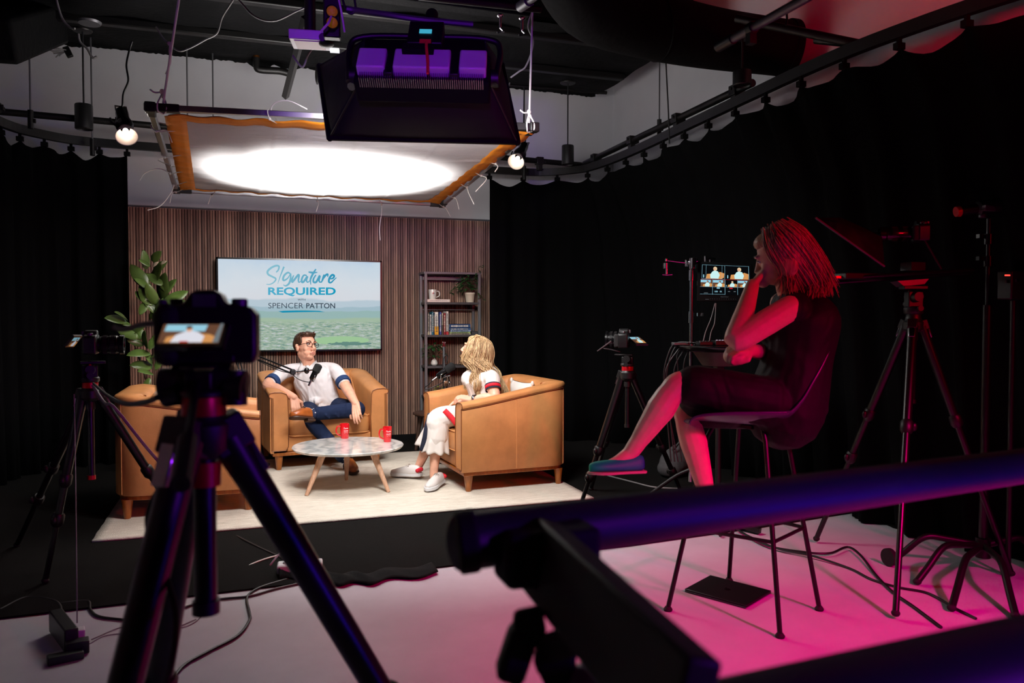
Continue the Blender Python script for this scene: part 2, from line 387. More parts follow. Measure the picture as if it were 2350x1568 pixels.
def flr(p): return min(.5, 3.86 - p.x) * max(0, min(1, (p.x - 2.95) / .35)) * (1 if p.y < 7 else max(0, (7.8 - p.y) / .8))
mL, gL = curtain(LL[3], sL, .22, lambda p: 0)
mR, gR = curtain(sR, LL[-1], .36, flr)
tag(build(mL, 'curtain', M['curtain'], smooth=True, ang=80, solid=.004), 'black floor-length curtain on the left, ending at the wood panelling edge', 'curtain')
tag(build(mR, 'curtain', M['curtain'], smooth=True, ang=80, solid=.004), 'long black curtain running round the right side of the studio', 'curtain')
for g in gL + gR:
    m = MB(); m.box(g + V((0, 0, -.05)), (.02, .02, .04)); m.box(g + V((0, 0, -.078)), (.05, .035, .035)); build(m, 'glider', M['blackm'], CT, smooth=False)
m = MB(); e = pY(1140, 425, 7.8)
# pipes above the track
def pipe(name, pts, r, label, mt='iron', n=12, cat='pipe', group=None):
    m = MB(); m.tube(pts, r, n); return tag(build(m, name, M[mt]), label, cat, group)
lp = pipe('ceiling_pipe', [V((-1.85, 3.1, PZ)), V((-1.85, 7.2, PZ))], .028, 'long black pipe hanging over the left curtain at the frame edge')
bp = pipe('ceiling_pipe', [V((-1.9, 7.25, PZ)), V((3.42, 7.78, PZ))], .028, 'straight black pipe running across above the back curtain track')
rp = pipe('ceiling_pipe', [V((3.40, 7.7, PZ)), V((3.35, 4.7, PZ))], .028, 'black pipe over the right curtain ending at a round elbow')
for t_, (a, b, cnt) in {'l': (V((-1.85, 3.2, PZ)), V((-1.85, 7.1, PZ)), 5), 'r': (V((3.385, 7.4, PZ)), V((3.35, 4.9, PZ)), 4), 'b': (V((-1.0, 7.34, PZ)), V((2.9, 7.73, PZ)), 4)}.items():
    for k in range(cnt):
        p = a.lerp(b, k / (cnt - 1)); m = MB()
        m.box(p + V((0, 0, 0)), (.075, .075, .075)); m.box(p + V((0, 0, -.06)), (.05, .06, .08)); m.cyl(p + V((-.05, 0, .01)), p + V((.06, 0, .01)), .012, n=8)
        for q in (-.02, .0, .02): m.box(p + V((.055, q, -.01)), (.02, .012, .03))
        build(m, 'pipe_clamp', M['iron'], {'l': lp, 'r': rp, 'b': bp}[t_], bevel=.004)
# the track continuing to the upper right, and a second pipe riding along it
q0, q1, q2 = V((3.3, 4.0, PZ + .06)), pX(1988, 103, 3.42), pX(2360, -24, 3.6)
pipe('ceiling_pipe', [q0, q1, q2], .026, 'black pipe rising to the upper right corner over the red lit wall')
pipe('ceiling_pipe', [pd(1690, 42, 4.9), pd(1995, 106, 4.45)], .026, 'short black pipe crossing from the round duct to the right track')
m = MB(); a, b = pd(1664, 99, 3.2), pd(1860, -10, 2.7); d = (b - a).normalized()
o = thing('boom_pipe', 'worn grey metal pipe poking in from the top edge beside the round duct', 'pipe', a)
m.tube([a + d * .02, b], .017, 12); build(m, 'bar', M['grey'], o, w=True)
m = MB(); m.tube([a - d * .05, a + d * .06], .022, 12); build(m, 'end_sleeve', M['iron'], o, w=True)
m = MB(); m.tube([a + d * .17, a + d * .2], .024, 12); m.box(a + d * .18 + V((0, 0, -.03)), (.03, .03, .06)); build(m, 'collar', M['iron'], o, w=True)
# threaded hanger rods with a coupler at the bottom
for (x, y0, y1, Y, lab) in ((70, 60, 265, 6.9, 'thin grey hanger rod farthest left, above the track corner'), (212, 60, 330, 7.45, 'thin grey hanger rod just right of the left black pendant'),
        (431, 80, 322, 7.5, 'thin grey hanger rod above the near left corner of the silk frame'), (490, 80, 330, 7.5, 'thin grey hanger rod second to the right above the silk frame'),
        (1203, 120, 390, 7.6, 'thin grey hanger rod between the softbox and the right rope'), (1513, 100, 285, 6.2, 'thin grey hanger rod above the right curtain pipe')):
    a = pY(x, y1, Y); b = pY(x, y0, Y); b = V((a.x, a.y, max(b.z, 3.9))); o = thing('hanger_rod', lab, 'hanger rod', a)
    m = MB(); m.tube([a, b], .0065, 8); build(m, 'rod', M['grey'], o, w=True)
    m = MB(); m.cyl(a + V((0, 0, -.1)), a + V((0, 0, .04)), .02, n=10); m.box(a + V((.02, 0, -.04)), (.03, .02, .03)); build(m, 'coupler', M['iron'], o, w=True)
# the great black insulated box duct with its ragged hem
zB = 3.65
bx = thing('box_duct', 'huge black insulated rectangular duct hanging across the top of the set', 'duct', (0, 0, zB))
m = MB()
def bd(u, v):                                                       # lumpy bottom skin
    x = -1.75 + 5.27 * u; y = 5.9 + 1.72 * v
    return V((x, y, zB + .015 * math.sin(9 * x) * math.sin(7 * y) + .02 * noise.noise(V((x * 3, y * 3, 0)))))
m.grid(bd, 60, 40)
m.box((.885, 6.76, 4.6), (5.27, 1.70, 1.8)); build(m, 'duct_casing', M['duct'], bx, w=True, smooth=False)
m = MB(); prev = None; x = -1.75; bot = []; 
while x < 3.5: bot.append(V((x, 7.63, zB - .01 - abs(noise.noise(V((x * 4, 0, 3)))) * .13 * (1 + math.sin(x * 1.7)) * .8 - .012 * rnd.random()))); x += .02
k = len(bot); m.add(bot + [V((p.x, 7.63, zB + .1)) for p in bot], [(i, i + 1, k + i + 1, k + i) for i in range(k - 1)])
build(m, 'torn_insulation_hem', M['duct'], bx, w=True, smooth=False, solid=.01)
m = MB()
for yy in (6.1, 6.9):
    m = MB(); m.box((.85, yy, 3.62), (5.2, .08, .06)); build(m, 'support_channel', M['iron'], bx, w=True, bevel=.01)
m = MB(); m.tube([pY(1090, 190, 7.55), pY(1392, 213, 7.55)], .018, 8); build(m, 'support_rod', M['iron'], bx, w=True)
tilt = thing('box_duct', 'black slanting duct branch at the far upper left corner', 'duct', (-1.8, 6.6, 3.6))
m = MB(); m.beam(pd(-60, 90, 5.2), pd(75, 96, 6.2) + V((0, 0, .16)), .5, .3); build(m, 'duct_casing', M['duct'], tilt, w=True, bevel=.03)
# round duct, upper right
rd = thing('round_duct', 'wide black round air duct ending above the right curtain', 'duct', pd(1800, 118, 5.9))
cp = spline([pd(1808, 112, 5.85), pd(1620, 86, 5.75), pd(1480, 52, 5.6), pd(1360, 0, 5.4), pd(1300, -110, 5.2)], 8)
m = MB(); m.tube(cp, [.20 + .10 * (i / (len(cp) - 1)) ** 1.3 for i in range(len(cp))], 32)
build(m, 'duct_pipe', M['duct'], rd, w=True)
m = MB(); d = (cp[0] - cp[1]).normalized(); m.tube([cp[0] - d * .02, cp[0] + d * .03], .212, 32); build(m, 'end_flange', M['duct'], rd, w=True)
m = MB(); m.tube([cp[14] + V((0, 0, .02)), cp[14] - (cp[14] - cp[15]).normalized() * .05], .255, 32); build(m, 'joint_band', M['duct'], rd, w=True)
pv = [V((a.x - .8, a.y + .2, a.z + .0)) for a in ()]
for k_, (yy, zz) in enumerate(((4.4, 3.46), (5.3, 3.52))):
    m = MB(); m.box((-.15, yy, zz), (4.1, .12, .2)); tag(build(m, 'ceiling_beam', M['duct'], bevel=.01), ('nearer', 'farther')[k_] + ' black beam crossing under the dark ceiling before the box duct', 'beam')
m = MB(); m.box(pd(1405, -70, 6.6), (1.1, .8, .8)); tag(build(m, 'hvac_unit', M['duct'], bevel=.03), 'black square air handling unit above the round duct at the top edge', 'air unit')
# slanted strut, bent pipe with a brass tip, small items on the left
o = pipe('strut_channel', [pd(655, 222, 5.9), pd(684, 112, 5.4), pd(700, 40, 5.2)], .028, 'black slanted steel strut hanging below the purple projector', n=4, cat='strut')
bpipe = thing('sprinkler_pipe', 'black elbow pipe with a brass tip under the insulated duct', 'pipe', pY(600, 150, 7.5))
m = MB(); m.tube(spline([pY(588, 133, 7.5), pY(589, 152, 7.5), pY(597, 160, 7.5), pY(640, 163, 7.5), pY(662, 168, 7.5)], 5), .032, 10); build(m, 'pipe_run', M['iron'], bpipe, w=True)
m = MB(); m.cyl(pY(588, 134, 7.5), pY(588, 123, 7.5), .03, n=10); build(m, 'brass_nozzle', mat('brass', (180, 110, 50), .3, metal=1), bpipe, w=True)
# cylindrical black pendants (name, px, top y, bottom y, half width px, distance, ceiling y)
for (x, y0, y1, hw, d, yt, lab) in ((192, 240, 297, 19, 6.4, 100, 'black cylinder pendant lamp at left beside the clip lamp'), (1303, 334, 378, 14, 7.6, 215, 'black cylinder pendant lamp above the right track corner'),
        (1703, 163, 197, 21, 5.4, 120, 'black cylinder pendant lamp tucked under the round duct')):
    a, b = pd(x, y0, d), pd(x, y1, d); b = V((a.x, a.y, b.z)); r = hw * d / FPX
    o = thing('pendant_lamp', lab, 'pendant lamp', b)
    m = MB(); m.lathe([(r * .86, .01), (r * .92, 0), (r, .006), (r, a.z - b.z - .008), (r * .94, a.z - b.z)], b, 28); build(m, 'shade', M['black'], o, w=True)
    m = MB(); m.tube([a - V((0, 0, .01)), V((a.x, a.y, pd(x, yt, d).z + .1))], .007, 8); build(m, 'stem', M['black'], o, w=True)
    m = MB(); t = V((a.x, a.y, pd(x, yt, d).z + .1)); m.lathe([(.02, -.01), (.07, -.008), (.075, .0), (.07, .008)], t, 24); build(m, 'canopy', M['iron'], o, w=True)
for (x, y, Y, lab) in ((205, 50, 6.6, 'faint grey ceiling disc high above the left pendant'), (1303, 183, 7.4, 'faint grey ceiling disc above the right pendant')):
    p = pY(x, y, Y); m = MB(); m.lathe([(.01, -.02), (.075, -.016), (.085, 0)], (0, 0, 0), 28); o = tag(build(m, 'ceiling_rose', M['grey']), lab, 'ceiling disc'); o.location = p
# loose cables up there: pixel path, distance, radius, material
def cable(name, pix, d, r, label, mt='cable', cat='cable', n=6, z=None, group=None):
    P = []
    for k, q in enumerate(pix):
        P.append(pz(q[0], q[1], z) if z is not None else pd(q[0], q[1], q[2] if len(q) > 2 else d))
    m = MB(); m.tube(spline(P, 8), r, 8); return tag(build(m, name, M[mt]), label, cat, group)
cable('loose_cable', [(128, -5), (142, 40), (160, 62), (172, 66)], 5.6, .008, 'pale cable dropping from the top edge at far left', 'wcord')
cable('loose_cable', [(180, 78), (184, 96), (200, 112), (212, 132), (222, 130)], 6.2, .009, 'twisted grey cable pair above the left black pendant', 'wcord')
cable('loose_cable', [(535, 0), (510, 40), (498, 76), (470, 92), (432, 112), (408, 116), (378, 92), (358, 62)], 5.2, .006, 'thin dark cable looping over the left hanging rope', 'wcord')
cable('loose_cable', [(548, 0), (585, 38), (630, 48), (680, 26), (712, 12)], 5.0, .006, 'thin grey cable sagging left of the projector', 'wcord')
cable('loose_cable', [(718, 110), (706, 128), (698, 150), (690, 152), (672, 128)], 4.6, .006, 'short grey cable drooping below the projector', 'wcord')
cable('loose_cable', [(1224, 20), (1212, 60), (1224, 98), (1208, 150), (1190, 165), (1172, 178)], 5.2, .006, 'dark wavy cable left of the right hanging rope', 'wcord')
cable('loose_cable', [(1170, 190), (1163, 215), (1166, 240), (1178, 268), (1184, 283)], 4.6, .005, 'dark cable hanging beside the softbox right edge', 'cable')
cable('loose_cable', [(1528, 138), (1531, 200), (1534, 260), (1536, 330)], 6.4, .006, 'thin black cable hanging straight down beside the right hanger rod', 'cable')
cable('loose_cable', [(1804, 20), (1806, 42), (1804, 58)], 3.6, .005, 'short black cable dangling near the top right', 'cable')
cable('loose_cable', [(785, -5), (794, 22), (806, 32), (816, 22), (814, 0)], 3.7, .006, 'purple lit cable loop above the softbox', 'cable')
cl = thing('cable_tangle', 'small tangle of grey wires and clips under the duct at far left', 'cable', pY(125, 110, 7.5))
for k in range(5):
    m = MB(); a = k * 1.3; m.tube(spline([pY(105 + 9 * k, 103, 7.5), pY(118 + 6 * math.cos(a), 112 + 6 * math.sin(a), 7.4), pY(140 + 5 * k, 118, 7.45), pY(128 + 8 * math.sin(a), 132 - 3 * k, 7.45)], 6), .005, 6); build(m, 'wire', M['wcord'], cl, w=True)
m = MB(); m.beam(pY(150, 108, 7.45), pY(162, 131, 7.45), .04, .05); build(m, 'clip', M['iron'], cl, w=True, bevel=.006)
hd = pY(728, 172, 7.4); m = MB(); m.ell(hd, (.02, .02, .09)); tag(build(m, 'cable_hook', M['iron']), 'small black hook hanging at the left edge of the softbox', 'hook')
# ================================================================ silk frame overhead
fr = thing('overhead_frame', 'square aluminium frame hung by ropes with an orange-edged white silk lit from above', 'diffusion frame', (.6, 5.8, 2.42))
nl, nr, fl_, frr = pz(345, 247, 2.44), pz(1225, 293, 2.44), pz(405, 437, 2.38), pz(1015, 470, 2.38)
for a, b in ((nl, nr), (nl, fl_), (nr, frr), (fl_, frr)):
    m = MB(); m.beam(a, b, .034, .034); build(m, 'frame_tube', M['alu'], fr, w=True, bevel=.004, smooth=False)
for a, b, c in ((nl, nr, fl_), (nr, nl, frr), (fl_, nl, frr), (frr, nr, fl_)):
    m = MB(); m.beam(a - (b - a).normalized() * .03, a + (b - a).normalized() * .15, .044, .044); m.beam(a, a + (c - a).normalized() * .12, .044, .044)
    m.box(a, (.055, .055, .055)); build(m, 'corner_joint', M['black'], fr, w=True, bevel=.005)
def silkmat():
    t = NT('white_silk'); df = t.new('ShaderNodeBsdfDiffuse'); tl = t.new('ShaderNodeBsdfTranslucent'); mx = t.new('ShaderNodeMixShader')
    co = t.coord(); f = t.noise(t.coord(scale=(1, 2.2, 1)), 7, 4, .62); b = t.new('ShaderNodeBump'); b.inputs['Strength'].default_value = .45; b.inputs['Distance'].default_value = .03
    t.l.new(f, b.inputs['Height'])
    for s in (df, tl): s.inputs[0].default_value = rgb(236, 234, 236); t.l.new(b.outputs[0], s.inputs['Normal'])
    mx.inputs[0].default_value = .5; t.l.new(df.outputs[0], mx.inputs[1]); t.l.new(tl.outputs[0], mx.inputs[2]); t.l.new(mx.outputs[0], t.o.inputs[0]); return t.m
M['silk'] = silkmat()
sa, sb, sc_, sd = pz(386, 263, 2.425), pz(1216, 303, 2.425), pz(420, 434, 2.375), pz(1002, 465, 2.375)
def sp2(u, v):
    p = sa.lerp(sb, u).lerp(sc_.lerp(sd, u), v); e = min(u, 1 - u, v, 1 - v)
    z = -.075 * math.sin(PI * u) * math.sin(PI * v) + .006 * noise.noise(V((u * 9, v * 7, 0)))
    sc = .010 * (math.sin(u * 60) * max(0, 1 - min(v, 1 - v) * 9) + math.sin(v * 75) * max(0, 1 - min(u, 1 - u) * 7))
    fold = -.006 * sum(math.exp(-((v - q) / .006) ** 2) for q in (.3, .55, .8)) - .006 * sum(math.exp(-((u - q) / .006) ** 2) for q in (.28, .52, .76))
    return p + V((0, 0, z + sc * .6 + fold))
m = MB(); m.grid(sp2, 150, 150); build(m, 'silk', M['silk'], fr, w=True, ang=180)
def strip(u0, u1, v0, v1, nu, nv):
    m = MB(); m.grid(lambda a, b: sp2(u0 + (u1 - u0) * a, v0 + (v1 - v0) * b) + V((0, 0, -.006 + .004 * noise.noise(V((a * 14, b * 3, u0))))), nu, nv); return m
for q in ((0, 1, -.005, .045), (0, 1, .965, 1.0), (-.01, .045, 0, 1), (.955, 1.01, 0, 1)):
    build(strip(*q, 40 if q[1] - q[0] > .5 else 3, 40 if q[3] - q[2] > .5 else 3), 'orange_webbing', M['orange'], fr, w=True, ang=180, solid=.002)
def tie(u, v, e, tail):                                            # loop from grommet to the tube plus a loose tail
    g = sp2(u, v); c = V(e); m = MB(); d = (c - g)
    m.tube(spline([g, g + d * .5 + V((0, 0, .02)), c + V((0, 0, .025)), c + d.normalized() * .03, c + V((0, 0, -.028)), g + d * .5 + V((0, 0, -.015)), g], 4), .0035, 6)
    m.tube(spline([c + V((0, 0, -.026))] + [c + V(t) for t in tail], 5), .0035, 6)
    m.ell(c + V((0, 0, -.028)), .009, n=8); build(m, 'tie_cord', M['cord'], fr, w=True)
for v, tl_ in ((.14, [(.06, -.05, -.03), (.09, -.06, -.10)]), (.42, [(-.04, 0, -.05), (.05, -.1, -.1)]), (.64, [(-.07, -.02, .0), (-.16, -.05, -.04), (-.2, -.06, -.1)]), (.83, [(-.02, -.02, -.09), (-.1, -.03, -.2), (-.19, -.05, -.24)]), (.95, [(-.03, 0, -.04), (-.05, 0, -.12)])):
    tie(.025, v, nl.lerp(fl_, v + .02), tl_)
for v, tl_ in ((.30, [(.0, -.05, -.06), (-.03, -.08, -.1)]), (.45, [(.03, -.04, -.06), (-.06, -.06, -.16)]), (.62, [(.01, -.02, -.08), (.05, -.04, -.17)]), (.8, [(.02, -.02, -.05), (.04, -.02, -.13)]), (.97, [(.03, 0, -.05), (.07, 0, -.12)])):
    tie(.98, v, nr.lerp(frr, v + .01), tl_)
for u, tl_ in ((.29, [(.02, -.02, .05), (.1, -.04, .07), (.2, -.05, .03)]),): tie(u, .025, nl.lerp(nr, u), tl_)
for u, tl_ in ((.12, [(-.01, -.02, -.04), (-.03, -.04, -.11)]), (.5, [(.01, 0, -.05), (-.01, 0, -.12)]), (.75, [(0, 0, -.1), (-.02, 0, -.24), (-.015, 0, -.36)])): tie(u, .98, fl_.lerp(frr, u), tl_)
for p0, q, tail, lab in ((nl + V((.06, 0, 0)), pd(412, -12, 3.95), 0, 'white rope tied to the near left corner of the silk frame'), (nr + V((-.03, 0, 0)), pd(1223, -14, 4.95), 0, 'white rope hanging straight to the near right frame corner')):
    o = thing('hanging_rope', lab, 'rope', p0); m = MB(); m.tube([p0, p0.lerp(q, .5), q], .0065, 8); build(m, 'rope', M['cord'], o, w=True)
    m = MB(); m.ell(p0 + V((0, 0, .09)), (.014, .012, .016)); m.ell(p0 + V((.006, 0, .065)), (.011, .012, .012))
    for s in (-1, 1): m.tube(spline([p0 + V((.0, 0, .08)), p0 + V((.022 * s, -.024, .02)), p0 + V((.02 * s, -.024, -.02)), p0 + V((0, .024, -.024))], 4), .0045, 6)
    m.tube(spline([p0 + V((0, 0, .09)), p0 + V((-.035, -.01, .08)), p0 + V((-.06, -.01, .095))], 4), .0045, 6); build(m, 'knot', M['cord'], o, w=True)
o = thing('knotted_cord', 'short white cord with a knot beside the long left rope', 'cord', pd(388, 98, 4.3)); m = MB()
m.tube(spline([pd(391, 96, 4.3), pd(389, 118, 4.3), pd(392, 138, 4.3), pd(386, 158, 4.3), pd(380, 170, 4.3)], 5), .005, 6); m.ell(pd(389, 100, 4.3), .012); build(m, 'cord', M['cord'], o, w=True)

# ================================================================ softbox in front of the silk
sbx = thing('softbox', 'large black softbox with a purple lit fixture hanging in front of the silk', 'softbox', pd(970, 200, 3.6))
BLc, BRc = pd(757, 317, 3.85), pd(1187, 327, 3.85)
up_ = V((0, .40, .52)); TLc, TRc = pd(733, 152, 4.15), pd(1150, 148, 4.15)
bl, br, tl, tr_ = pd(832, 176, 3.55), pd(1120, 182, 3.55), pd(838, 92, 3.66), pd(1112, 96, 3.66)
M['sbfab'] = mat('softbox_fabric', (14, 13, 16), .7, bump=.3, bscale=5, bdist=.02, spec=.3)
M['sbin'] = mat('softbox_silver', (200, 200, 205), .5)
m = MB()
def patch(a, b, c, d, bulge=.03):
    nm = (b - a).cross(d - a).normalized()
    m.grid(lambda u, v: a.lerp(b, u).lerp(d.lerp(c, u), v) - nm * bulge * math.sin(PI * u) * math.sin(PI * v) * 0 + nm * bulge * math.sin(PI * u) * math.sin(PI * v), 12, 8)
patch(BLc, BRc, br, bl, .035); patch(TLc, BLc, bl, tl, .03); patch(BRc, TRc, tr_, br, .03); patch(TRc, TLc, tl, tr_, .03)
build(m, 'fabric_shell', M['sbfab'], sbx, w=True, solid=.004)
m = MB(); m.add([bl, br, tr_, tl], [(0, 1, 2, 3)]); build(m, 'back_plate', M['blackm'], sbx, w=True, solid=.01)
m = MB()
for a, b in ((BLc, BRc), (BRc, TRc), (TRc, TLc), (TLc, BLc)): m.beam(a, b, .03, .02)
for a in (BLc, BRc, TLc, TRc): m.ell(a, .017, n=8)
build(m, 'rim', M['blackm'], sbx, w=True)
for a, b in ((BLc, bl), (BRc, br), (TLc, tl), (TRc, tr_)):
    m = MB(); m.tube([a, b], .006, 6); build(m, 'rod', M['black'], sbx, w=True)
nrm = (BRc - BLc).cross(TLc - BLc).normalized()
if nrm.y < 0: nrm = -nrm
back = -nrm; ux = (br - bl).normalized(); uy = ux.cross(back).normalized()
if uy.z < 0: uy = -uy
cf = (bl + br + tl + tr_) / 4 + V((0, 0, -.145))
Rf = Matrix((ux, uy, ux.cross(uy))).transposed()
def loc(x, y, z): return cf + ux * x + uy * y + back * z
M['housing'] = mat('fixture_housing', (190, 186, 196), .4)
for x0, x1 in ((-.285, -.16), (-.125, .125), (.165, .285)):
    m = MB(); m.box(loc((x0 + x1) / 2, .0, .10), (x1 - x0, .13, .16), Rf); build(m, 'housing_panel', M['housing'], sbx, w=True, bevel=.008)
m = MB(); m.box(loc(0, .0, .07), (.60, .20, .12), Rf); build(m, 'fixture_body', M['blackm'], sbx, w=True, bevel=.01)
m = MB()
for k in range(58): m.box(loc(-.27 + k * .0095, -.085, .125), (.0035, .045, .05), Rf)
build(m, 'heat_sink', M['alu'], sbx, w=True, smooth=False)
m = MB(); m.box(loc(-.02, .045, .19), (.14, .05, .03), Rf); build(m, 'badge_plate', M['blackm'], sbx, w=True, bevel=.004)
m = MB(); m.tube(spline([loc(-.34, -.02, .06), loc(-.36, .18, .08), loc(-.3, .25, .1), loc(0, .26, .1), loc(.28, .25, .1), loc(.34, .19, .08), loc(.32, -.02, .06)], 6), .014, 10); build(m, 'yoke', M['black'], sbx, w=True)
m = MB(); m.box(loc(0, .2, .12), (.16, .16, .1), Rf); m.cyl(loc(0, .28, .1), loc(0, .5, .06), .03); build(m, 'control_box', M['black'], sbx, w=True, bevel=.006)
m = MB(); m.box(loc(.0, .20, .172), (.056, .026, .004), Rf); scr = build(m, 'display', emis('cyan_display', (60, 160, 190), 1.1), sbx, w=True)
m = MB(); rr = random.Random(2)
for k in range(7): m.box(loc(-.022 + k * .0075, .2 + rr.uniform(-.004, .004), .1745), (.004, rr.uniform(.004, .012), .001), Rf)
build(m, 'digits', M['blackm'], scr)
for q in scr.children: q.matrix_parent_inverse = Matrix()
m = MB(); m.tube(spline([loc(.015, .08, .2), loc(.02, .03, .21), loc(.03, -.05, .2), loc(.035, -.12, .19)], 5), [.012, .009] + [.007] * 14, 6); m.box(loc(.01, .085, .2), (.05, .022, .012), Rf)
build(m, 'red_strap', mat('red_strap', (205, 25, 40), .6), sbx, w=True)
m = MB(); m.tube(spline([loc(-.07, .27, .12), loc(-.02, .3, .13), loc(.0, .28, .14), loc(.05, .29, .13)], 5), .012, 6); build(m, 'red_knob', M['redm'], sbx, w=True)
for s in (-1, 1):
    m = MB(); m.beam(loc(-.145 * s, .09, .12), loc(-.145 * s, -.09, .14), .04, .05); build(m, 'bracket', M['black'], sbx, w=True, bevel=.004)
    m = MB(); m.cyl(loc(.34 * s, .02, .06), loc(.30 * s, .02, .06), .04); build(m, 'yoke_knob', M['black'], sbx, w=True, bevel=.004)
m = MB(); m.tube([loc(-.3, .10, .0), loc(-.33, -.03, .04)], [.008, .02], 8); build(m, 'side_latch', M['chrome'], sbx, w=True)
m = MB(); m.tube(spline([pd(796, 20, 3.7), pd(820, 24, 3.7), pd(880, 32, 3.65), pd(960, 44, 3.65), pd(1085, 56, 3.7)], 6), .014, 8); tag(build(m, 'rigging_pipe', M['grey']), 'thin grey rigging pipe running behind the top of the softbox', 'pipe')
pipe('rigging_pipe', [pd(960, -8, 4.2), pd(1240, 22, 4.6)], .02, 'black rigging pipe across the top edge right of the softbox')
# projector like purple box, amber lamp pair, clamps
pj = thing('projector', 'flat white box unit with a lens, lit purple, left of the softbox', 'projector', pd(712, 92, 4.2))
a = pd(712, 92, 4.2); Rj = Rz(-.15) @ Rx(.12)
m = MB(); m.box(a, (.2, .26, .05), Rj); build(m, 'case', mat('projector_case', (215, 210, 220), .4), pj, w=True, bevel=.006)
m = MB(); m.box(a + Rj @ V((0, -.002, -.027)), (.15, .2, .004), Rj); build(m, 'bottom_plate', mat('projector_plate', (190, 160, 165), .5), pj, w=True)
m = MB(); m.tube([a + Rj @ V((.075, -.135, -.01)), a + Rj @ V((.075, -.10, -.01))], .022, 16); m.ell(a + Rj @ V((.09, -.1, -.035)), (.04, .04, .02)); build(m, 'lens', M['black'], pj, w=True)
m = MB(); m.box(pd(768, 116, 4.3), (.05, .06, .015), Rj); build(m, 'bright_vent', emis('projector_glow', (235, 235, 240), 1.2), pj, w=True)
m = MB(); m.cyl(a + V((0, 0, .02)), a + V((0, 0, 1.2)), .03); build(m, 'drop_pole', M['iron'], pj, w=True)
bl_ = thing('twin_lamp', 'black lamp housing with two amber mesh lenses one above the other', 'lamp', pd(762, 40, 3.95))
m = MB(); m.box(pd(762, 35, 4.0), (.085, .06, .24), Rz(-.15)); build(m, 'housing', M['black'], bl_, w=True, bevel=.008)
M['amber'] = mat('amber_mesh', (190, 120, 20), .4, bump=.8, bscale=220, bdist=.004, emit=.12)
for y in (27, 53):
    c = pd(762, y, 3.955); m = MB(); m.lathe([(.004, .012), (.02, .009), (.028, 0)], c, 20, frame((CAM - c)).to_3x3()); build(m, 'amber_lens', M['amber'], bl_, w=True)
    m = MB(); m.tube([c + V((.031 * math.cos(q), -.004, .031 * math.sin(q))) for q in [2 * PI * j / 20 for j in range(21)]], .004, 6); build(m, 'lens_ring', M['iron'], bl_, w=True)
m = MB(); m.lathe([(.02, -.02), (.035, 0), (.02, .02)], pd(762, 75, 4.0), 16); build(m, 'base_knob', M['black'], bl_, w=True)
cable('white_lead', [(760, 38, 3.9), (754, 52, 3.85), (744, 64, 3.85), (736, 73, 3.85)], 3.85, .006, 'short white lead hanging across the amber lamp', 'cord')
cable('white_lead', [(776, -8, 3.9), (784, 30, 3.9), (791, 74, 3.9)], 3.9, .005, 'thin white cord right of the amber lamp', 'cord')
for x, y, lab in ((1148, 36, 'small silver pipe clip high right of the softbox'), (1198, 42, 'small silver hook near the top of the right rope')):
    c = pd(x, y, 4.6); m = MB(); m.ell(c, (.02, .02, .012)); m.cyl(c, c + V((0, 0, -.07)), .008); m.tube([c + V((0, 0, -.07)), c + V((.02, 0, -.09)), c + V((-.02, 0, -.1))], .007, 6); tag(build(m, 'pipe_clip', M['chrome']), lab, 'clip')
m = MB(); m.cyl(pd(1194, 16, 4.4), pd(1214, 2, 4.3), .03); m.cyl(pd(1214, 2, 4.3), pd(1260, -30, 4.1), .022); tag(build(m, 'clamp_joint', M['grey']), 'dark metal clamp joint at the top edge above the right rope', 'clamp')

# ================================================================ clip lamps
def clip_lamp(tip, mouth, rb, label, ctop, light_w):
    d = (mouth - tip).normalized(); o = thing('clip_lamp', label, 'lamp', tip)
    L = (mouth - tip).length; R = frame(d).to_3x3()
    m = MB(); m.lathe([(.0, 0), (rb * .55, .004), (rb * .6, L * .1), (rb * .6, L * .35), (rb * .78, L * .5), (rb * .80, L * .62), (rb * .5, L * .72)], tip, 24, R, cap=False); build(m, 'lamp_body', M['blackg'], o, w=True)
    m = MB(); P = [(rb * .45, L * .68)] + [(rb * (.45 + .55 * t ** .8), L * (.68 + .32 * t) + .0012 * (k % 2)) for k, t in [(j, j / 14) for j in range(1, 15)]]
    m.lathe(P, tip, 32, R, cap=False); build(m, 'reflector', mat('reflector_white', (225, 215, 205), .25), o, w=True, solid=.002, ang=25)
    m = MB(); m.ell(tip + d * L * .78, (rb * .27,) * 3); build(m, 'bulb', emis('warm_bulb', (255, 236, 220), 14), o, w=True)
    m = MB(); s = R @ V((1, 0, 0)); u = R @ V((0, 1, 0)); m.tube([tip + s * rb * .5, tip + s * rb * .5 - d * .05, tip - s * rb * .5 - d * .05, tip - s * rb * .5], .005, 8); build(m, 'handle', M['black'], o, w=True)
    m = MB(); m.tube(spline([tip + d * L * .62 - s * rb * .75, tip + d * L * .5 - s * rb * 1.1, tip + d * L * .35 - s * rb * 1.15], 4), .007, 8); build(m, 'thumb_lever', M['black'], o, w=True)
    m = MB(); m.tube(spline([tip - d * .02] + ctop, 8), .006, 8); build(m, 'cord', M['cable'], o, w=True)
    li = bpy.data.lights.new('clip_lamp_light', 'SPOT'); li.energy = light_w; li.color = (1, .9, .82); li.spot_size = math.radians(120); li.spot_blend = .8; li.shadow_soft_size = .02
    lo = bpy.data.objects.new('clip_lamp_light', li); C.objects.link(lo); lo.location = mouth + d * .01; lo.rotation_euler = (-d).to_track_quat('Z', 'Y').to_euler()
    return o
tipA = pd(279, 255, 4.9); tA = pd(291, 314, 4.75)
clip_lamp(tipA, tA, 24 * 4.75 / FPX, 'black clip lamp with a glowing white reflector hanging left of the silk frame', [pd(281, 240, 4.9), pd(283, 215, 4.9), pd(294, 185, 4.92), pd(290, 150, 4.95), pd(296, 118, 5.0), pd(303, 95, 5.0)], 5)
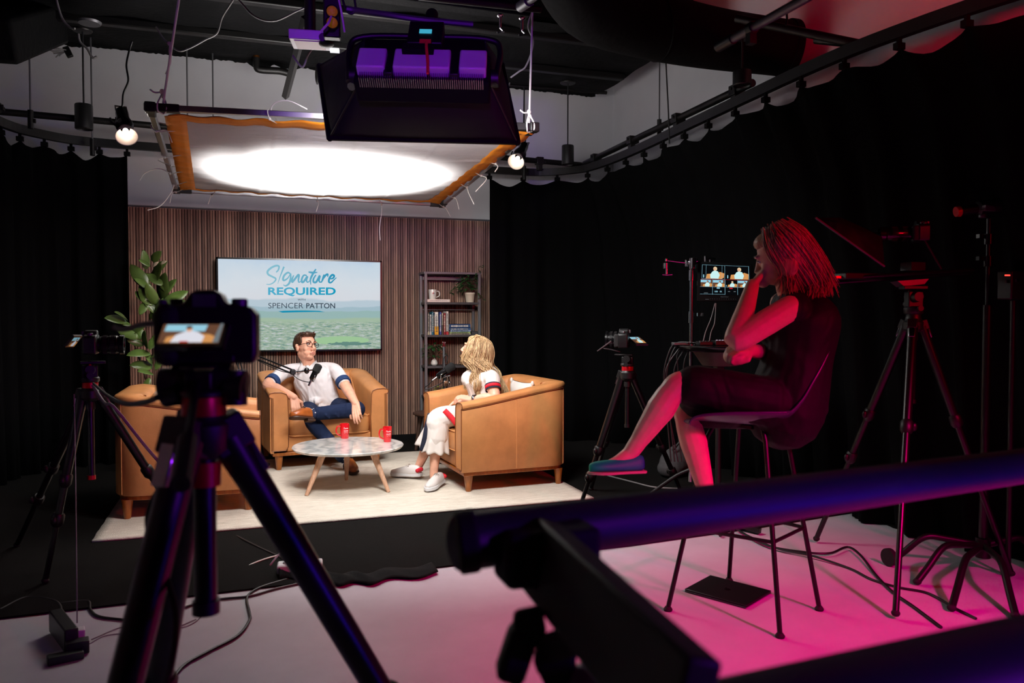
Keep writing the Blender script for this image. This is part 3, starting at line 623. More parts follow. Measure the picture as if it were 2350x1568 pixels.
tipB = pd(1203, 334, 7.0); tB = pd(1184, 372, 6.75)
clip_lamp(tipB, tB, 19 * 6.75 / FPX, 'clip lamp with a glowing bulb behind the right edge of the silk frame', [pd(1206, 322, 7.05), pd(1202, 300, 7.1), pd(1203, 200, 7.2)], 5)
# ================================================================ rug
def rugmat():
    t = NT('cream_rug'); co = t.coord(scale=(1, 5, 1)); f = t.noise(co, 9, 6, .75)
    g = t.noise(t.coord(), 1.1, 3)
    mx = t.new('ShaderNodeMath', operation='MULTIPLY_ADD'); mx.inputs[1].default_value = .45; t.l.new(g, mx.inputs[0]); t.l.new(f, mx.inputs[2])
    t.l.new(t.ramp(mx.outputs[0], [(.42, rgb(150, 138, 124)), (.56, rgb(198, 189, 174)), (.85, rgb(222, 214, 200))]), t.b.inputs['Base Color'])
    t.b.inputs['Roughness'].default_value = .95; t.b.inputs['Specular IOR Level'].default_value = .1
    t.bump(t.noise(t.coord(), 160, 3), .7, .006); return t.m
m = MB(); A, B = pz(211, 1250), pz(1363, 1150); Cc, D_ = B + V((0, 2.34, 0)), A + V((-.02, 2.36, 0)); u = 60
def rg(a, b): p = A.lerp(B, a).lerp(D_.lerp(Cc, a), b); return V((p.x + .006 * noise.noise(V((b * 20, a * 3, 0))), p.y + .006 * noise.noise(V((a * 30, 4, b))), .024))
m.grid(rg, 60, 50)
o = build(m, 'area_rug', rugmat()); so = o.modifiers.new('s', 'SOLIDIFY'); so.thickness = .013; so.offset = -1
tag(o, 'large cream woven rug with faint broken grey lines under the armchairs', 'rug')
ZR = .024

# ================================================================ armchairs
def superell(m, c, d, e=.35, n=28, R=None, crown=0.0):
    R = R or Matrix.Identity(3); c = V(c)
    def f(a, b):
        th = (a - .5) * PI; ph = b * 2 * PI; q = lambda v, k: math.copysign(abs(v) ** k, v)
        x = q(math.cos(th), e) * q(math.cos(ph), e); y = q(math.cos(th), e) * q(math.sin(ph), e); z = q(math.sin(th), e * 1.6)
        k = 1 + crown * (1 - x * x) * (1 - y * y) * (1 if z > 0 else 0)
        return c + R @ V((x * d[0] / 2, y * d[1] / 2, z * d[2] / 2 * k))
    m.grid(f, n // 2 + 6, n * 2, cv=True); return m
def armchair(name, label, loc, rz, group=None):
    W, D, R = 1.0, .88, .17; o = thing(name, label, 'armchair', loc, rz, group)
    path = [V((-W / 2, -D / 2 + (D - R) * k / 10, 0)) for k in range(11)]
    path += [V((-W / 2 + R * (1 - math.cos(a)), D / 2 - R + R * math.sin(a), 0)) for a in [PI / 2 * k / 10 for k in range(1, 11)]]
    path += [V((-W / 2 + R + (W - 2 * R) * k / 6, D / 2, 0)) for k in range(1, 6)]
    path += [V((-p.x, p.y, 0)) for p in path[20::-1]]
    n = len(path)
    def hh(p): t = min(1, (p.y + D / 2) / (D * .93)); return .655 + .133 * (t * .75 + .25 * t * t * (3 - 2 * t))
    def nrm(i): d = (path[min(i + 1, n - 1)] - path[max(i - 1, 0)]).normalized(); return V((d.y, -d.x, 0))
    def tt(p): return .145 + .05 * max(0, min(1, (p.y - .05) / .35))
    def ring(i, prof):
        p = path[i]; N = nrm(i); h = hh(p); t = tt(p); return [p + N * a + V((0, 0, z)) for a, z in prof(t, h)]
    def sweep(prof, close=True, cap=False):
        m = MB(); rs = [ring(i, prof) for i in range(n)]; k = len(rs[0]); m.add([v for r in rs for v in r], [(i * k + j, (i + 1) * k + j, (i + 1) * k + (j + 1) % k, i * k + (j + 1) % k) for i in range(n - 1) for j in range(k if close else k - 1)] + ([tuple(range(k)), tuple((n - 1) * k + j for j in range(k))[::-1]] if cap else []))
        return m
    outer = lambda t, h: [(.03, .15), (.006, .152), (0, .16), (0, h - .05), (.006, h - .042), (.03, h - .042)]
    build(sweep(outer, True, True), 'outer_panel', M['leather'], o, label='smooth tan leather outer panel')
    pad = lambda t, h: [(.012, .17), (.012, h - .04), (-.004, h - .036), (-.008, h - .018), (.004, h - .003), (.04, h + .003), (t - .05, h + .001), (t - .012, h - .014), (t, h - .045), (t + .004, h - .2), (t + .008, .42), (t, .2), (t - .02, .17)]
    mm = sweep(pad, True, True); build(mm, 'inner_pad', M['leather'], o, ang=60)
    m = MB(); P = [path[i] + nrm(i) * -.001 + V((0, 0, hh(path[i]) - .043)) for i in range(n)]; m.tube(P, .0045, 6)
    for s in (0, n - 1):                                           # piping round the arm fronts
        pr = pad(.145, hh(path[s])); y = path[s].y; sx = -1 if s == 0 else 1
        Q = [V((path[s].x - sx * a, y - .002, z)) for a, z in pr]; m.tube(Q + [Q[0]], .0038, 6)
    build(m, 'piping', M['piping'], o)
    m = MB()
    for i in (6, 15, 23, n - 1 - 15, n - 1 - 6): p = path[i] + nrm(i) * -.0015; m.tube([p + V((0, 0, .16)), p + V((0, 0, hh(path[i]) - .05))], .0022, 5)
    for x in (-.2, 0, .2):
        yb = D / 2 - .195; m.tube(spline([V((x, yb + .012, .77)), V((x * .97, yb - .012, .62)), V((x * .95, yb - .012, .46))], 5), .003, 5)
    for s in (-1, 1): m.tube(spline([V((s * .325, .18, .72)), V((s * .335, .08, .6)), V((s * .335, -.02, .48))], 5), .003, 5)
    build(m, 'stitched_seams', M['seam'], o)
    m = MB(); m.box((0, -.02, .215), (W - .27, D - .1, .13)); build(m, 'seat_rail', M['leather'], o, bevel=.015)
    m = MB(); superell(m, (0, -.115, .35), (W - .285, D - .235, .185), .22, 30, crown=.22); cu = build(m, 'seat_cushion', M['leather'], o, ang=180)
    m = MB()
    for z in (.285, .43):
        q = [];
        for k in range(49):
            a = 2 * PI * k / 48; f = lambda v: math.copysign(abs(v) ** .22, v); q.append(V((f(math.cos(a)) * (W - .285) / 2 * .995, -.115 + f(math.sin(a)) * (D - .235) / 2 * .995, z)))
        m.tube(q, .004, 6)
    build(m, 'cushion_piping', M['seam'], cu)
    m = MB(); pp_ = [(p.x * .955, p.y * .955) for p in path]; m.prism(pp_, Matrix.Identity(3), (0, 0, .122), .028); build(m, 'plinth', M['legwood'], o, bevel=.004)
    for sx in (-1, 1):
        for y in (-D / 2 + .075, D / 2 - .075):
            m = MB(); m.lathe([(.019, 0), (.021, .004), (.036, .125)], (sx * (W / 2 - .08), y, 0), 14); build(m, 'leg', M['legwood'], o)
    return o
c1 = armchair('armchair', 'tan leather tub armchair at the back, under the television, with the man in it', (.607, 7.252, ZR), .118)
c2 = armchair('armchair', 'tan leather tub armchair on the right holding the blonde woman, seen from its side', (1.864, 5.986, ZR), -1.51)
c3 = armchair('armchair', 'empty tan leather tub armchair on the left behind the foreground camera', (-.38, 5.9, ZR), 1.582)
# cushions
def cushion(c, d, R, label, nm='throw_pillow'):
    m = MB(); R = R.to_3x3() if hasattr(R, 'to_3x3') else R
    def f(a, b):
        x, y = a * 2 - 1, b * 2 - 1; k = (1 - x ** 4) * (1 - y ** 4); return x, y, k
    for s in (-1, 1): m.grid(lambda a, b: V(c) + R @ V((f(a, b)[0] * d[0] / 2 * (1 - .06 * (1 - f(a, b)[1] ** 2)), f(a, b)[1] * d[1] / 2 * (1 - .06 * (1 - f(a, b)[0] ** 2)), s * (d[2] / 2 * f(a, b)[2] ** .6 + .004))), 16, 16)
    o = thing(nm, label, 'pillow', c); build(m, 'cover', M['knit'], o, w=True, ang=180)
    m = MB()
    for sx in (-1, 1):
        for sy in (-1, 1): m.ell(V(c) + R @ V((sx * d[0] / 2 * .97, sy * d[1] / 2 * .97, 0)), (.013, .013, .02))
    build(m, 'corner_tassels', M['knit'], o, w=True)
cushion((2.08, 5.82, .60), (.42, .40, .13), Rz(.1) @ Ry(1.35), 'white throw pillow behind the back of the blonde woman')
cushion((-.62, 5.98, .62), (.42, .42, .13), Rz(0) @ Ry(-1.25), 'white throw pillow showing above the left armchair rim')

# ================================================================ coffee table, mugs
def marblemat():
    t = NT('white_marble'); co = t.coord(); n1 = t.noise(co, 3.2, 6, .65); mp = t.new('ShaderNodeMix', data_type='RGBA'); 
    w_ = t.new('ShaderNodeTexWave'); w_.inputs['Scale'].default_value = 2.2; w_.inputs['Distortion'].default_value = 11; w_.inputs['Detail'].default_value = 5; w_.inputs['Detail Scale'].default_value = 2.2
    t.l.new(co, w_.inputs['Vector']); a = t.new('ShaderNodeMath', operation='MULTIPLY'); t.l.new(w_.outputs['Fac'], a.inputs[0]); t.l.new(n1, a.inputs[1])
    t.l.new(t.ramp(a.outputs[0], [(.0, rgb(178, 182, 180)), (.16, rgb(204, 206, 203)), (.42, rgb(224, 222, 218))]), t.b.inputs['Base Color'])
    t.b.inputs['Roughness'].default_value = .14; t.b.inputs['Coat Weight'].default_value = .3; return t.m
TC = V((.715, 6.05, 0)); TZt = .331
tb = thing('coffee_table', 'round white marble coffee table on three pale angled wooden legs', 'coffee table', (TC.x, TC.y, ZR))
m = MB(); m.lathe([(.39, TZt - .024), (.405, TZt - .022), (.415, TZt - .012), (.418, TZt - .004), (.414, TZt)], (TC.x, TC.y, 0), 72); build(m, 'tabletop', marblemat(), tb, w=True)
feet = [pz(703, 1138, ZR), pz(892, 1130, ZR), pz(795, 1102, ZR)]
m = MB(); tops = [TC + (f - TC).normalized() * 0 + V(((f.x - TC.x) * .62, (f.y - TC.y) * .62, TZt - .03)) for f in feet]
for a, b in ((0, 1), (1, 2), (2, 0)): m.beam(tops[a] + V((0, 0, -.008)), tops[b] + V((0, 0, -.008)), .018, .03)
build(m, 'apron', M['marble_leg'], tb, w=True, bevel=.003)
for f, t_ in zip(feet, tops):
    m = MB(); m.tube([f, f.lerp(t_, .9), t_], [.013, .026, .027], 10); build(m, 'leg', M['marble_leg'], tb, w=True)
M['print'] = mat('white_print', (240, 232, 230), .5)
STROKES = [[(490, 395), (545, 330), (560, 240), (480, 225), (360, 280), (270, 370), (290, 450), (400, 510), (480, 560), (440, 640), (340, 700), (240, 700)],
    [(690, 250), (600, 480), (530, 690)], [(850, 430), (790, 400), (700, 470), (665, 570), (700, 600), (790, 540), (850, 440)], [(862, 420), (860, 560), (820, 680), (740, 740), (670, 715)],
    [(940, 470), (905, 560), (900, 645), (960, 580), (1050, 465), (1075, 480), (1060, 590), (1075, 650), (1130, 620)], [(1275, 475), (1200, 470), (1150, 560), (1150, 640), (1200, 630), (1290, 500), (1268, 600), (1300, 650), (1350, 610)],
    [(1510, 310), (1430, 440), (1370, 580), (1380, 710)], [(1320, 385), (1430, 402), (1550, 395)], [(1510, 460), (1450, 560), (1450, 640), (1520, 640), (1610, 480), (1590, 600), (1620, 650), (1660, 620)],
    [(1720, 450), (1690, 560), (1650, 660)], [(1690, 570), (1760, 470), (1815, 445), (1812, 515)], [(1855, 560), (1940, 550), (1980, 490), (1930, 460), (1860, 540), (1845, 640), (1900, 655), (1970, 590), (2038, 530)]]
def script_strokes(w0=22):                                          # flat ribbons of the hand lettering, in the lettering's own grid
    out = []
    for k, S in enumerate(STROKES):
        P = spline([V((x, -y, 0)) for x, y in S], 6); n = len(P); vs = []
        for i, p in enumerate(P):
            d = (P[min(i + 1, n - 1)] - P[max(i - 1, 0)]).normalized(); q = i / (n - 1); w = w0 * (.45 + .75 * math.sin(PI * min(1, .12 + q * .9)))
            if k == 1: w = w0 * (1.05 - .85 * q)
            vs += [p + V((-d.y, d.x, 0)) * w, p - V((-d.y, d.x, 0)) * w]
        out.append((vs, [(i * 2, i * 2 + 1, i * 2 + 3, i * 2 + 2) for i in range(n - 1)]))
    return out
LOGO = script_strokes()
def mug(name, label, p, rim, h, mt, ang, logo, group=None):
    o = thing(name, label, 'mug', p, ang, group)
    m = MB(); m.lathe([(rim * .78, 0), (rim * .82, .003), (rim * .9, h * .35), (rim, h - .004), (rim - .001, h), (rim - .004, h - .002), (rim * .88, h * .35), (rim * .75, .008), (.001, .007)], (0, 0, 0), 32); body = build(m, 'body', mt, o)
    m = MB(); P = spline([V((-rim * .95, 0, h * .82)), V((-rim * 1.5, 0, h * .84)), V((-rim * 1.85, 0, h * .6)), V((-rim * 1.65, 0, h * .34)), V((-rim * .9, 0, h * .2))], 6); m.tube(P, .0058, 8); build(m, 'handle', mt, o)
    def wrap(x, z, rr=1.0): a = x / rim; r = rim * (.9 + .1 * (z / h - .35) / .65) + .0007; return V((math.sin(a) * r, -math.cos(a) * r, z))
    m = MB()
    if logo:
        for vs, fs in LOGO: m.add([wrap((v.x - 1150) * .0000235, h * .72 + (v.y + 480) * .00003) for v in vs], fs)
        for body_t, x0, x1, y0, y1, of in (('REQUIRED', -.019, .019, h * .50, h * .57, .02), ('WITH SPENCER PATTON', -.019, .019, h * .42, h * .45, 0)):
            vs, fs = fit_text(body_t, x0, x1, y0, y1, of); m.add([wrap(v.x, v.y) for v in vs], fs)
        q = [(-.013, h * .385), (.013, h * .39), (.013, h * .376), (-.013, h * .372)]; m.add([wrap(*a) for a in q], [(0, 1, 2, 3)])
        build(m, 'printed_logo', M['print'], body, smooth=False)
    else:
        vs, fs = fit_text('PATTON', -.010, .012, h * .42, h * .5, .01); m.add([wrap(v.x, v.y) for v in vs], fs); m.m = 1
        m.add([wrap(x, z) for x, z in ((-.014, h * .56), (-.004, h * .56), (-.001, h * .68), (-.008, h * .68))], [(0, 1, 2, 3)]); m.m = 2
        m.add([wrap(x, z) for x, z in ((-.003, h * .58), (.013, h * .58), (.009, h * .66), (.0, h * .68))], [(0, 1, 2, 3)])
        build(m, 'printed_logo', [mat('print_blue', (60, 70, 110), .5), M['redm'], mat('print_navy', (30, 32, 50), .5)], body, smooth=False)
    return o
mug('coffee_mug', 'red ceramic mug with white lettering near the middle of the marble table', pz(791, 1006, TZt), .038, .118, M['redmug'], .22, True)
mug('coffee_mug', 'red ceramic mug with white lettering at the right edge of the marble table', pz(889, 1014, TZt), .036, .118, M['redmug'], .16, True)

# ================================================================ television
YT = 8.06
tv = thing('television', 'large wall television showing the show title over a pale valley landscape', 'television', pY(686, 700, YT))
x0, x1 = pY(496, 590, YT).x, pY(876.5, 700, YT).x; z1, z0 = pY(686, 594.5, YT).z, pY(876, 804, YT).z
m = MB(); bz = .016
for a, b in (((x0, z0), (x1, z0 + bz)), ((x0, z1 - bz), (x1, z1)), ((x0, z0), (x0 + bz, z1)), ((x1 - bz, z0), (x1, z1))): m.box(((a[0] + b[0]) / 2, YT + .012, (a[1] + b[1]) / 2), (b[0] - a[0], .03, b[1] - a[1]))
build(m, 'bezel', M['blackg'], tv, w=True, smooth=False)
m = MB(); m.box(((x0 + x1) / 2, YT + .045, (z0 + z1) / 2), (x1 - x0 - .02, .05, z1 - z0 - .02)); build(m, 'back_case', M['black'], tv, w=True, bevel=.006)
m = MB(); m.box(((x0 + x1) / 2, YT + .10, (z0 + z1) / 2), (.4, .06, .4)); build(m, 'wall_bracket', M['black'], tv, w=True)
def tvmat():
    t = NT('valley_picture'); tc_ = t.new('ShaderNodeTexCoord'); s = t.new('ShaderNodeSeparateXYZ'); t.l.new(tc_.outputs['UV'], s.inputs[0]); X, Y = s.outputs[0], s.outputs[1]
    mp = t.new('ShaderNodeMapping'); mp.inputs['Scale'].default_value = (1.76, 1, 1); t.l.new(tc_.outputs['UV'], mp.inputs[0]); co = mp.outputs[0]
    def math_(op, a, b=None, c=None):
        n = t.new('ShaderNodeMath', operation=op)
        for k, q in enumerate((a, b, c)):
            if q is None: continue
            if isinstance(q, (int, float)): n.inputs[k].default_value = q
            else: t.l.new(q, n.inputs[k])
        return n.outputs[0]
    def mix(f, a, b):
        n = t.new('ShaderNodeMix', data_type='RGBA')
        t.l.new(f, n.inputs[0]) if not isinstance(f, float) else None
        for k, q in ((6, a), (7, b)):
            if isinstance(q, tuple): n.inputs[k].default_value = q
            else: t.l.new(q, n.inputs[k])
        return n.outputs[2]
    cl = t.noise(co, 2.2, 4, .6)
    sky = t.ramp(math_('MULTIPLY', math_('ADD', Y, math_('MULTIPLY', cl, .45)), .69), [(.5, rgb(222, 225, 232)), (.66, rgb(220, 228, 236)), (.80, rgb(208, 223, 236)), (.97, rgb(176, 204, 236))])
    def mask(level, amp, sc, soft=.01):                            # 1 below a wavy ridge
        mp2 = t.new('ShaderNodeMapping'); mp2.inputs['Scale'].default_value = (sc, .02, 1); mp2.inputs['Location'].default_value = (level * 7, level, 0); t.l.new(tc_.outputs['UV'], mp2.inputs[0])
        n = t.noise(mp2.outputs[0], 1.0, 4, .5); h = math_('MULTIPLY_ADD', n, amp, level - amp * .5); d = math_('SUBTRACT', h, Y)
        r = t.new('ShaderNodeMapRange'); r.inputs[1].default_value = 0; r.inputs[2].default_value = soft; t.l.new(d, r.inputs[0]); return r.outputs[0]
    c = mix(mask(.57, .14, 2.6, .02), sky, rgb(190, 208, 220)); c = mix(mask(.49, .14, 3.4), c, rgb(168, 194, 206))
    c = mix(mask(.44, .1, 4.2), c, rgb(156, 188, 186)); c = mix(mask(.36, .1, 3.1, .02), c, rgb(168, 192, 168))
    sc2 = t.new('ShaderNodeMapping'); sc2.inputs['Scale'].default_value = (20, 52, 1); t.l.new(tc_.outputs['UV'], sc2.inputs[0])
    tn = t.noise(sc2.outputs[0], 1.0, 6, .75); town = t.ramp(tn, [(.36, rgb(108, 140, 138)), (.44, rgb(140, 170, 156)), (.52, rgb(172, 190, 166)), (.58, rgb(188, 200, 204)), (.68, rgb(220, 220, 224))])
    c = mix(mask(.33, .08, 5, .05), c, town)
    # pale field and a row of dark trees
    e = math_('ADD', math_('POWER', math_('MULTIPLY', math_('SUBTRACT', X, .74), 5.4), 2.0), math_('POWER', math_('MULTIPLY', math_('SUBTRACT', Y, .10), 21.0), 2.0))
    c = mix(math_('LESS_THAN', e, 1.0), c, rgb(164, 204, 158))
    e2 = math_('ADD', math_('POWER', math_('MULTIPLY', math_('SUBTRACT', X, .80), 7.0), 2.0), math_('POWER', math_('MULTIPLY', math_('SUBTRACT', Y, math_('MULTIPLY_ADD', tn, .05, .035)), 50.0), 2.0))
    c = mix(math_('LESS_THAN', e2, 1.0), c, rgb(104, 142, 132))
    em = t.new('ShaderNodeEmission'); em.inputs[1].default_value = .9; t.l.new(c, em.inputs[0]); t.l.new(em.outputs[0], t.o.inputs[0]); return t.m
me = bpy.data.meshes.new('screen'); me.from_pydata([(x0 + bz, YT, z0 + bz), (x1 - bz, YT, z0 + bz), (x1 - bz, YT, z1 - bz), (x0 + bz, YT, z1 - bz)], [], [(0, 1, 2, 3)])
uv = me.uv_layers.new(name='UVMap')
for i, q in enumerate(((0, 0), (1, 0), (1, 1), (0, 1))): uv.data[i].uv = q
I = rootmat(tv).inverted(); me.transform(I); screen = link('screen', me, tvmat(), tv, False)
def logomat(name, a, b):
    t = NT(name); tc_ = t.coord('Object'); s = t.new('ShaderNodeSeparateXYZ'); t.l.new(tc_, s.inputs[0])
    r = t.new('ShaderNodeMapRange'); r.inputs[1].default_value = -.25; r.inputs[2].default_value = .38; t.l.new(s.outputs[0], r.inputs[0])
    e = t.new('ShaderNodeEmission'); t.l.new(t.ramp(r.outputs[0], [(0, rgb(*a)), (1, rgb(*b))]), e.inputs[0]); e.inputs[1].default_value = .9; t.l.new(e.outputs[0], t.o.inputs[0]); return t.m
def crop3(x, y): return pY(590 + x / 11.19, 590 + y / 11.19, YT - .002)
m = MB()
for vs, fs in LOGO: m.add([crop3(v.x, -v.y) for v in vs], fs)
build(m, 'script_lettering', logomat('logo_blue', (140, 198, 216), (20, 150, 190)), screen, w=True, smooth=False)
tl_ = lambda b, a0, a1, b0, b1, of: (lambda vf: ([crop3(v.x, v.y) for v in vf[0]], vf[1]))(fit_text(b, a0, a1, b0, b1, of))
m = MB(); m.add(*tl_('REQUIRED', 283, 2020, 1010, 780, .028)); build(m, 'capital_lettering', logomat('logo_blue2', (84, 180, 212), (10, 160, 196)), screen, w=True, smooth=False)
LD = emis('logo_dark', (62, 76, 90), .9)
for q_ in (('SPENCER', 288, 1188, 1320, 1180, -.004), ('PATTON', 1262, 2005, 1322, 1184, .014), ('WITH', 1042, 1240, 1120, 1076, .012)): m = MB(); m.add(*tl_(*q_)); build(m, 'name_lettering' if q_[0] != 'WITH' else 'small_lettering', LD, screen, w=True, smooth=False)
m = MB(); q = [(545, 1395), (700, 1381), (1000, 1374), (1300, 1376), (1600, 1384), (1745, 1416), (1500, 1410), (1000, 1420), (650, 1430)]
m.add([crop3(*a) for a in q], [tuple(range(len(q)))[::-1]]); build(m, 'brush_line', emis('logo_teal', (26, 148, 184), .9), screen, w=True, smooth=False)

# ================================================================ bookshelf
YS = 7.90
def c4(x, y): return (930 + x / 4.75, 590 + y / 4.75)
def prect(x0, x1, y0, y1, Y, dep, cr=True, m=None):                 # a box whose front face fills a pixel rectangle at plane Y
    if cr: (x0, y0), (x1, y1) = c4(x0, y0), c4(x1, y1)
    ya = (y0 + y1) / 2; a = pY(x0, ya, Y).x; b = pY(x1, ya, Y).x; xm = (x0 + x1) / 2; t = pY(xm, y0, Y).z; u_ = pY(xm, y1, Y).z
    m = m or MB(); m.box(((a + b) / 2, Y + dep / 2, (t + u_) / 2), (b - a, dep, t - u_)); return m
sh = thing('bookshelf', 'tall open grey metal bookshelf against the slatted wall right of the television', 'bookshelf', (pY(1040, 700, YS).x, YS + .14, 0))
xa, xb = pY(976.5, 700, YS).x, pY(1102, 700, YS).x; zt = pY(1040, 625, YS).z; dp = .27
for x in (xa, xb - .012):
    for y in (YS, YS + dp - .03):
        m = MB(); m.box((x + .006, y + .015, zt / 2), (.026, .03, zt)); build(m, 'post', M['shelfgrey'], sh, w=True, bevel=.002)
SHZ = []
for yp, th in ((627, .022), (696.5, .024), (771, .024), (842, .024), (912, .024)):
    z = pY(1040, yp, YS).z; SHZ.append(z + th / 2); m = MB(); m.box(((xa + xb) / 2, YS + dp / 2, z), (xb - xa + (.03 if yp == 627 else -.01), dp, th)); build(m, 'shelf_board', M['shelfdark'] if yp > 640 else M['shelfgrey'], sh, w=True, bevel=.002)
    if yp > 640: m = MB(); m.box(((xa + xb) / 2, YS + dp - .02, z + .055), (xb - xa - .03, .008, .03)) if yp < 700 else None
for yp in (640, 711):
    z = pY(1040, yp, YS + .2).z; m = MB(); m.box(((xa + xb) / 2, YS + .2, z), (xb - xa - .03, .02, .035 if yp == 640 else .008)); build(m, 'rear_bar', M['shelfgrey'], sh, w=True, bevel=.002)
Z1, Z2, Z3, Z4 = SHZ[1], SHZ[2], SHZ[3], SHZ[4]
def sit(mb, z):                                                    # drop a mesh onto a shelf
    lo = min(v.z for v in mb.v); mb.v = [v + V((0, 0, z - lo)) for v in mb.v]; return mb
BK = mat('page_paper', (225, 215, 195), .8)
def book(x0, x1, y0, col, label, y1=848, Y=YS + .035, dep=.15, z=Z2, band=None, marks=3, flat=False, txt=None):
    mb = sit(prect(x0, x1, y0, y1, Y, dep), z); c = [min(v[i] for v in mb.v) for i in range(3)]; d = [max(v[i] for v in mb.v) for i in range(3)]
    o = thing('book', label, 'book', (c[0], c[1], c[2]), group='books on the middle shelf'); cm = mat('book_cover', col, .5)
    t = .0028; k = MB()
    if flat: k.box(((c[0] + d[0]) / 2, (c[1] + d[1]) / 2, c[2] + t / 2), (d[0] - c[0], d[1] - c[1], t)); k.box(((c[0] + d[0]) / 2, (c[1] + d[1]) / 2, d[2] - t / 2), (d[0] - c[0], d[1] - c[1], t)); k.box(((c[0] + d[0]) / 2, c[1] + t / 2, (c[2] + d[2]) / 2), (d[0] - c[0], t, d[2] - c[2]))
    else: k.box((c[0] + t / 2, (c[1] + d[1]) / 2, (c[2] + d[2]) / 2), (t, d[1] - c[1], d[2] - c[2])); k.box((d[0] - t / 2, (c[1] + d[1]) / 2, (c[2] + d[2]) / 2), (t, d[1] - c[1], d[2] - c[2])); k.box(((c[0] + d[0]) / 2, c[1] + t / 2, (c[2] + d[2]) / 2), (d[0] - c[0], t, d[2] - c[2]))
    build(k, 'cover', cm, o, w=True, smooth=False)
    k = MB(); k.box(((c[0] + d[0]) / 2, (c[1] + d[1]) / 2 + .002, (c[2] + d[2]) / 2), (d[0] - c[0] - .006, d[1] - c[1] - .01, d[2] - c[2] - .006)); build(k, 'pages', BK, o, w=True, smooth=False)
    r = random.Random(int(x0)); k = MB()                           # spine lettering as small marks
    fc = c[1] - .0006; bright = sum(col) > 330
    if flat:
        q = c[0] + .02
        while q < d[0] - .03: w = r.uniform(.004, .012); k.box((q + w / 2, fc, (c[2] + d[2]) / 2), (w, .001, (d[2] - c[2]) * r.uniform(.3, .5))); q += w + r.uniform(.002, .008)
    else:
        q = c[2] + .03
        while q < d[2] - .02: w = r.uniform(.003, .008); k.box(((c[0] + d[0]) / 2, fc, q + w / 2), ((d[0] - c[0]) * r.uniform(.3, .6), .001, w)); q += w + r.uniform(.002, .006)
    build(k, 'spine_lettering', M['shelfdark'] if bright else BK, o, w=True, smooth=False)
    if band:
        k = MB(); h = (d[2] - c[2]); k.box(((c[0] + d[0]) / 2, (c[1] + d[1]) / 2 - .0008, c[2] + h * band[1] / 2), (d[0] - c[0] + .0006, d[1] - c[1], h * band[1])); build(k, 'colour_band', mat('band', band[0], .5), o, w=True, smooth=False)
book(246, 264, 600, (52, 48, 38), 'dark olive book first from the left on the middle shelf', band=((190, 180, 150), .12))
book(269, 287, 627, (225, 224, 220), 'slim white book second from the left on the middle shelf')
book(289, 307, 598, (24, 112, 132), 'teal book third from the left on the middle shelf')
book(308, 318, 610, (30, 74, 120), 'narrow blue book squeezed right of the teal book')
book(322, 362, 600, (232, 226, 214), 'thick white book with an amber lower third', band=((214, 148, 20), .36))
book(371, 396, 600, (44, 62, 132), 'royal blue book right of the white and amber book')
book(398, 415, 613, (206, 190, 160), 'cream book with a dark foot beside the royal blue book', band=((70, 60, 40), .45))
book(418, 441, 615, (140, 22, 34), 'dark red book second from the right in the upright row')
book(446, 472, 594, (232, 224, 216), 'white book with red spine marks, right end of the upright row', band=((176, 40, 44), .13))
zz = Z2
for (xA, xB, h, col, lab) in ((482, 716, 13, (222, 210, 185), 'cream book at the bottom of the flat stack'), (486, 712, 16, (170, 196, 130), 'pale green book second from the bottom of the flat stack'),
        (492, 712, 20, (158, 180, 214), 'light blue book in the middle of the flat stack'), (480, 718, 20, (52, 92, 140), 'mid blue book second from the top of the flat stack'), (481, 712, 44, (32, 66, 112), 'thick dark blue book on top of the flat stack')):
    mbh = prect(xA, xB, 800 - h, 800, YS + .02, .17); hz = max(v.z for v in mbh.v) - min(v.z for v in mbh.v)
    book(xA, xB, 800 - h, col, lab, y1=800, Y=YS + .02, dep=.17, z=zz, flat=True); zz += hz + .0006
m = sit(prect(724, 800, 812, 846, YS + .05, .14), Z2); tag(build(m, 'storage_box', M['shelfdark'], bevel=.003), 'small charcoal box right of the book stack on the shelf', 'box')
m = sit(prect(240, 487, 466, 498, YS + .02, .17), Z1); zb = max(v.z for v in m.v); c = m.v[0]
o = thing('book', 'wide white book lying under the white mug on the upper shelf', 'book', c); build(m, 'cover', M['ceramic'], o, w=True, bevel=.002)
k = MB(); X0 = min(v.x for v in m.v); X1 = max(v.x for v in m.v)
q = X0 + .03; r = random.Random(4)
while q < X1 - .03: w_ = r.uniform(.004, .012); k.box((q, YS + .019, zb - .016), (w_, .001, .006)); q += w_ + .006
build(k, 'spine_lettering', M['shelfgrey'], o, w=True, smooth=False)
pm = pY(*c4(297, 420), YS + .07); mm_ = mug('coffee_mug', 'white mug with a small blue and red emblem on the upper shelf', (pm.x, pm.y, zb), .042, .100, M['ceramic'], PI * .0 + .1, False)
for ch in mm_.children:
    if ch.name.startswith('handle'): ch.rotation_euler = (0, 0, PI)
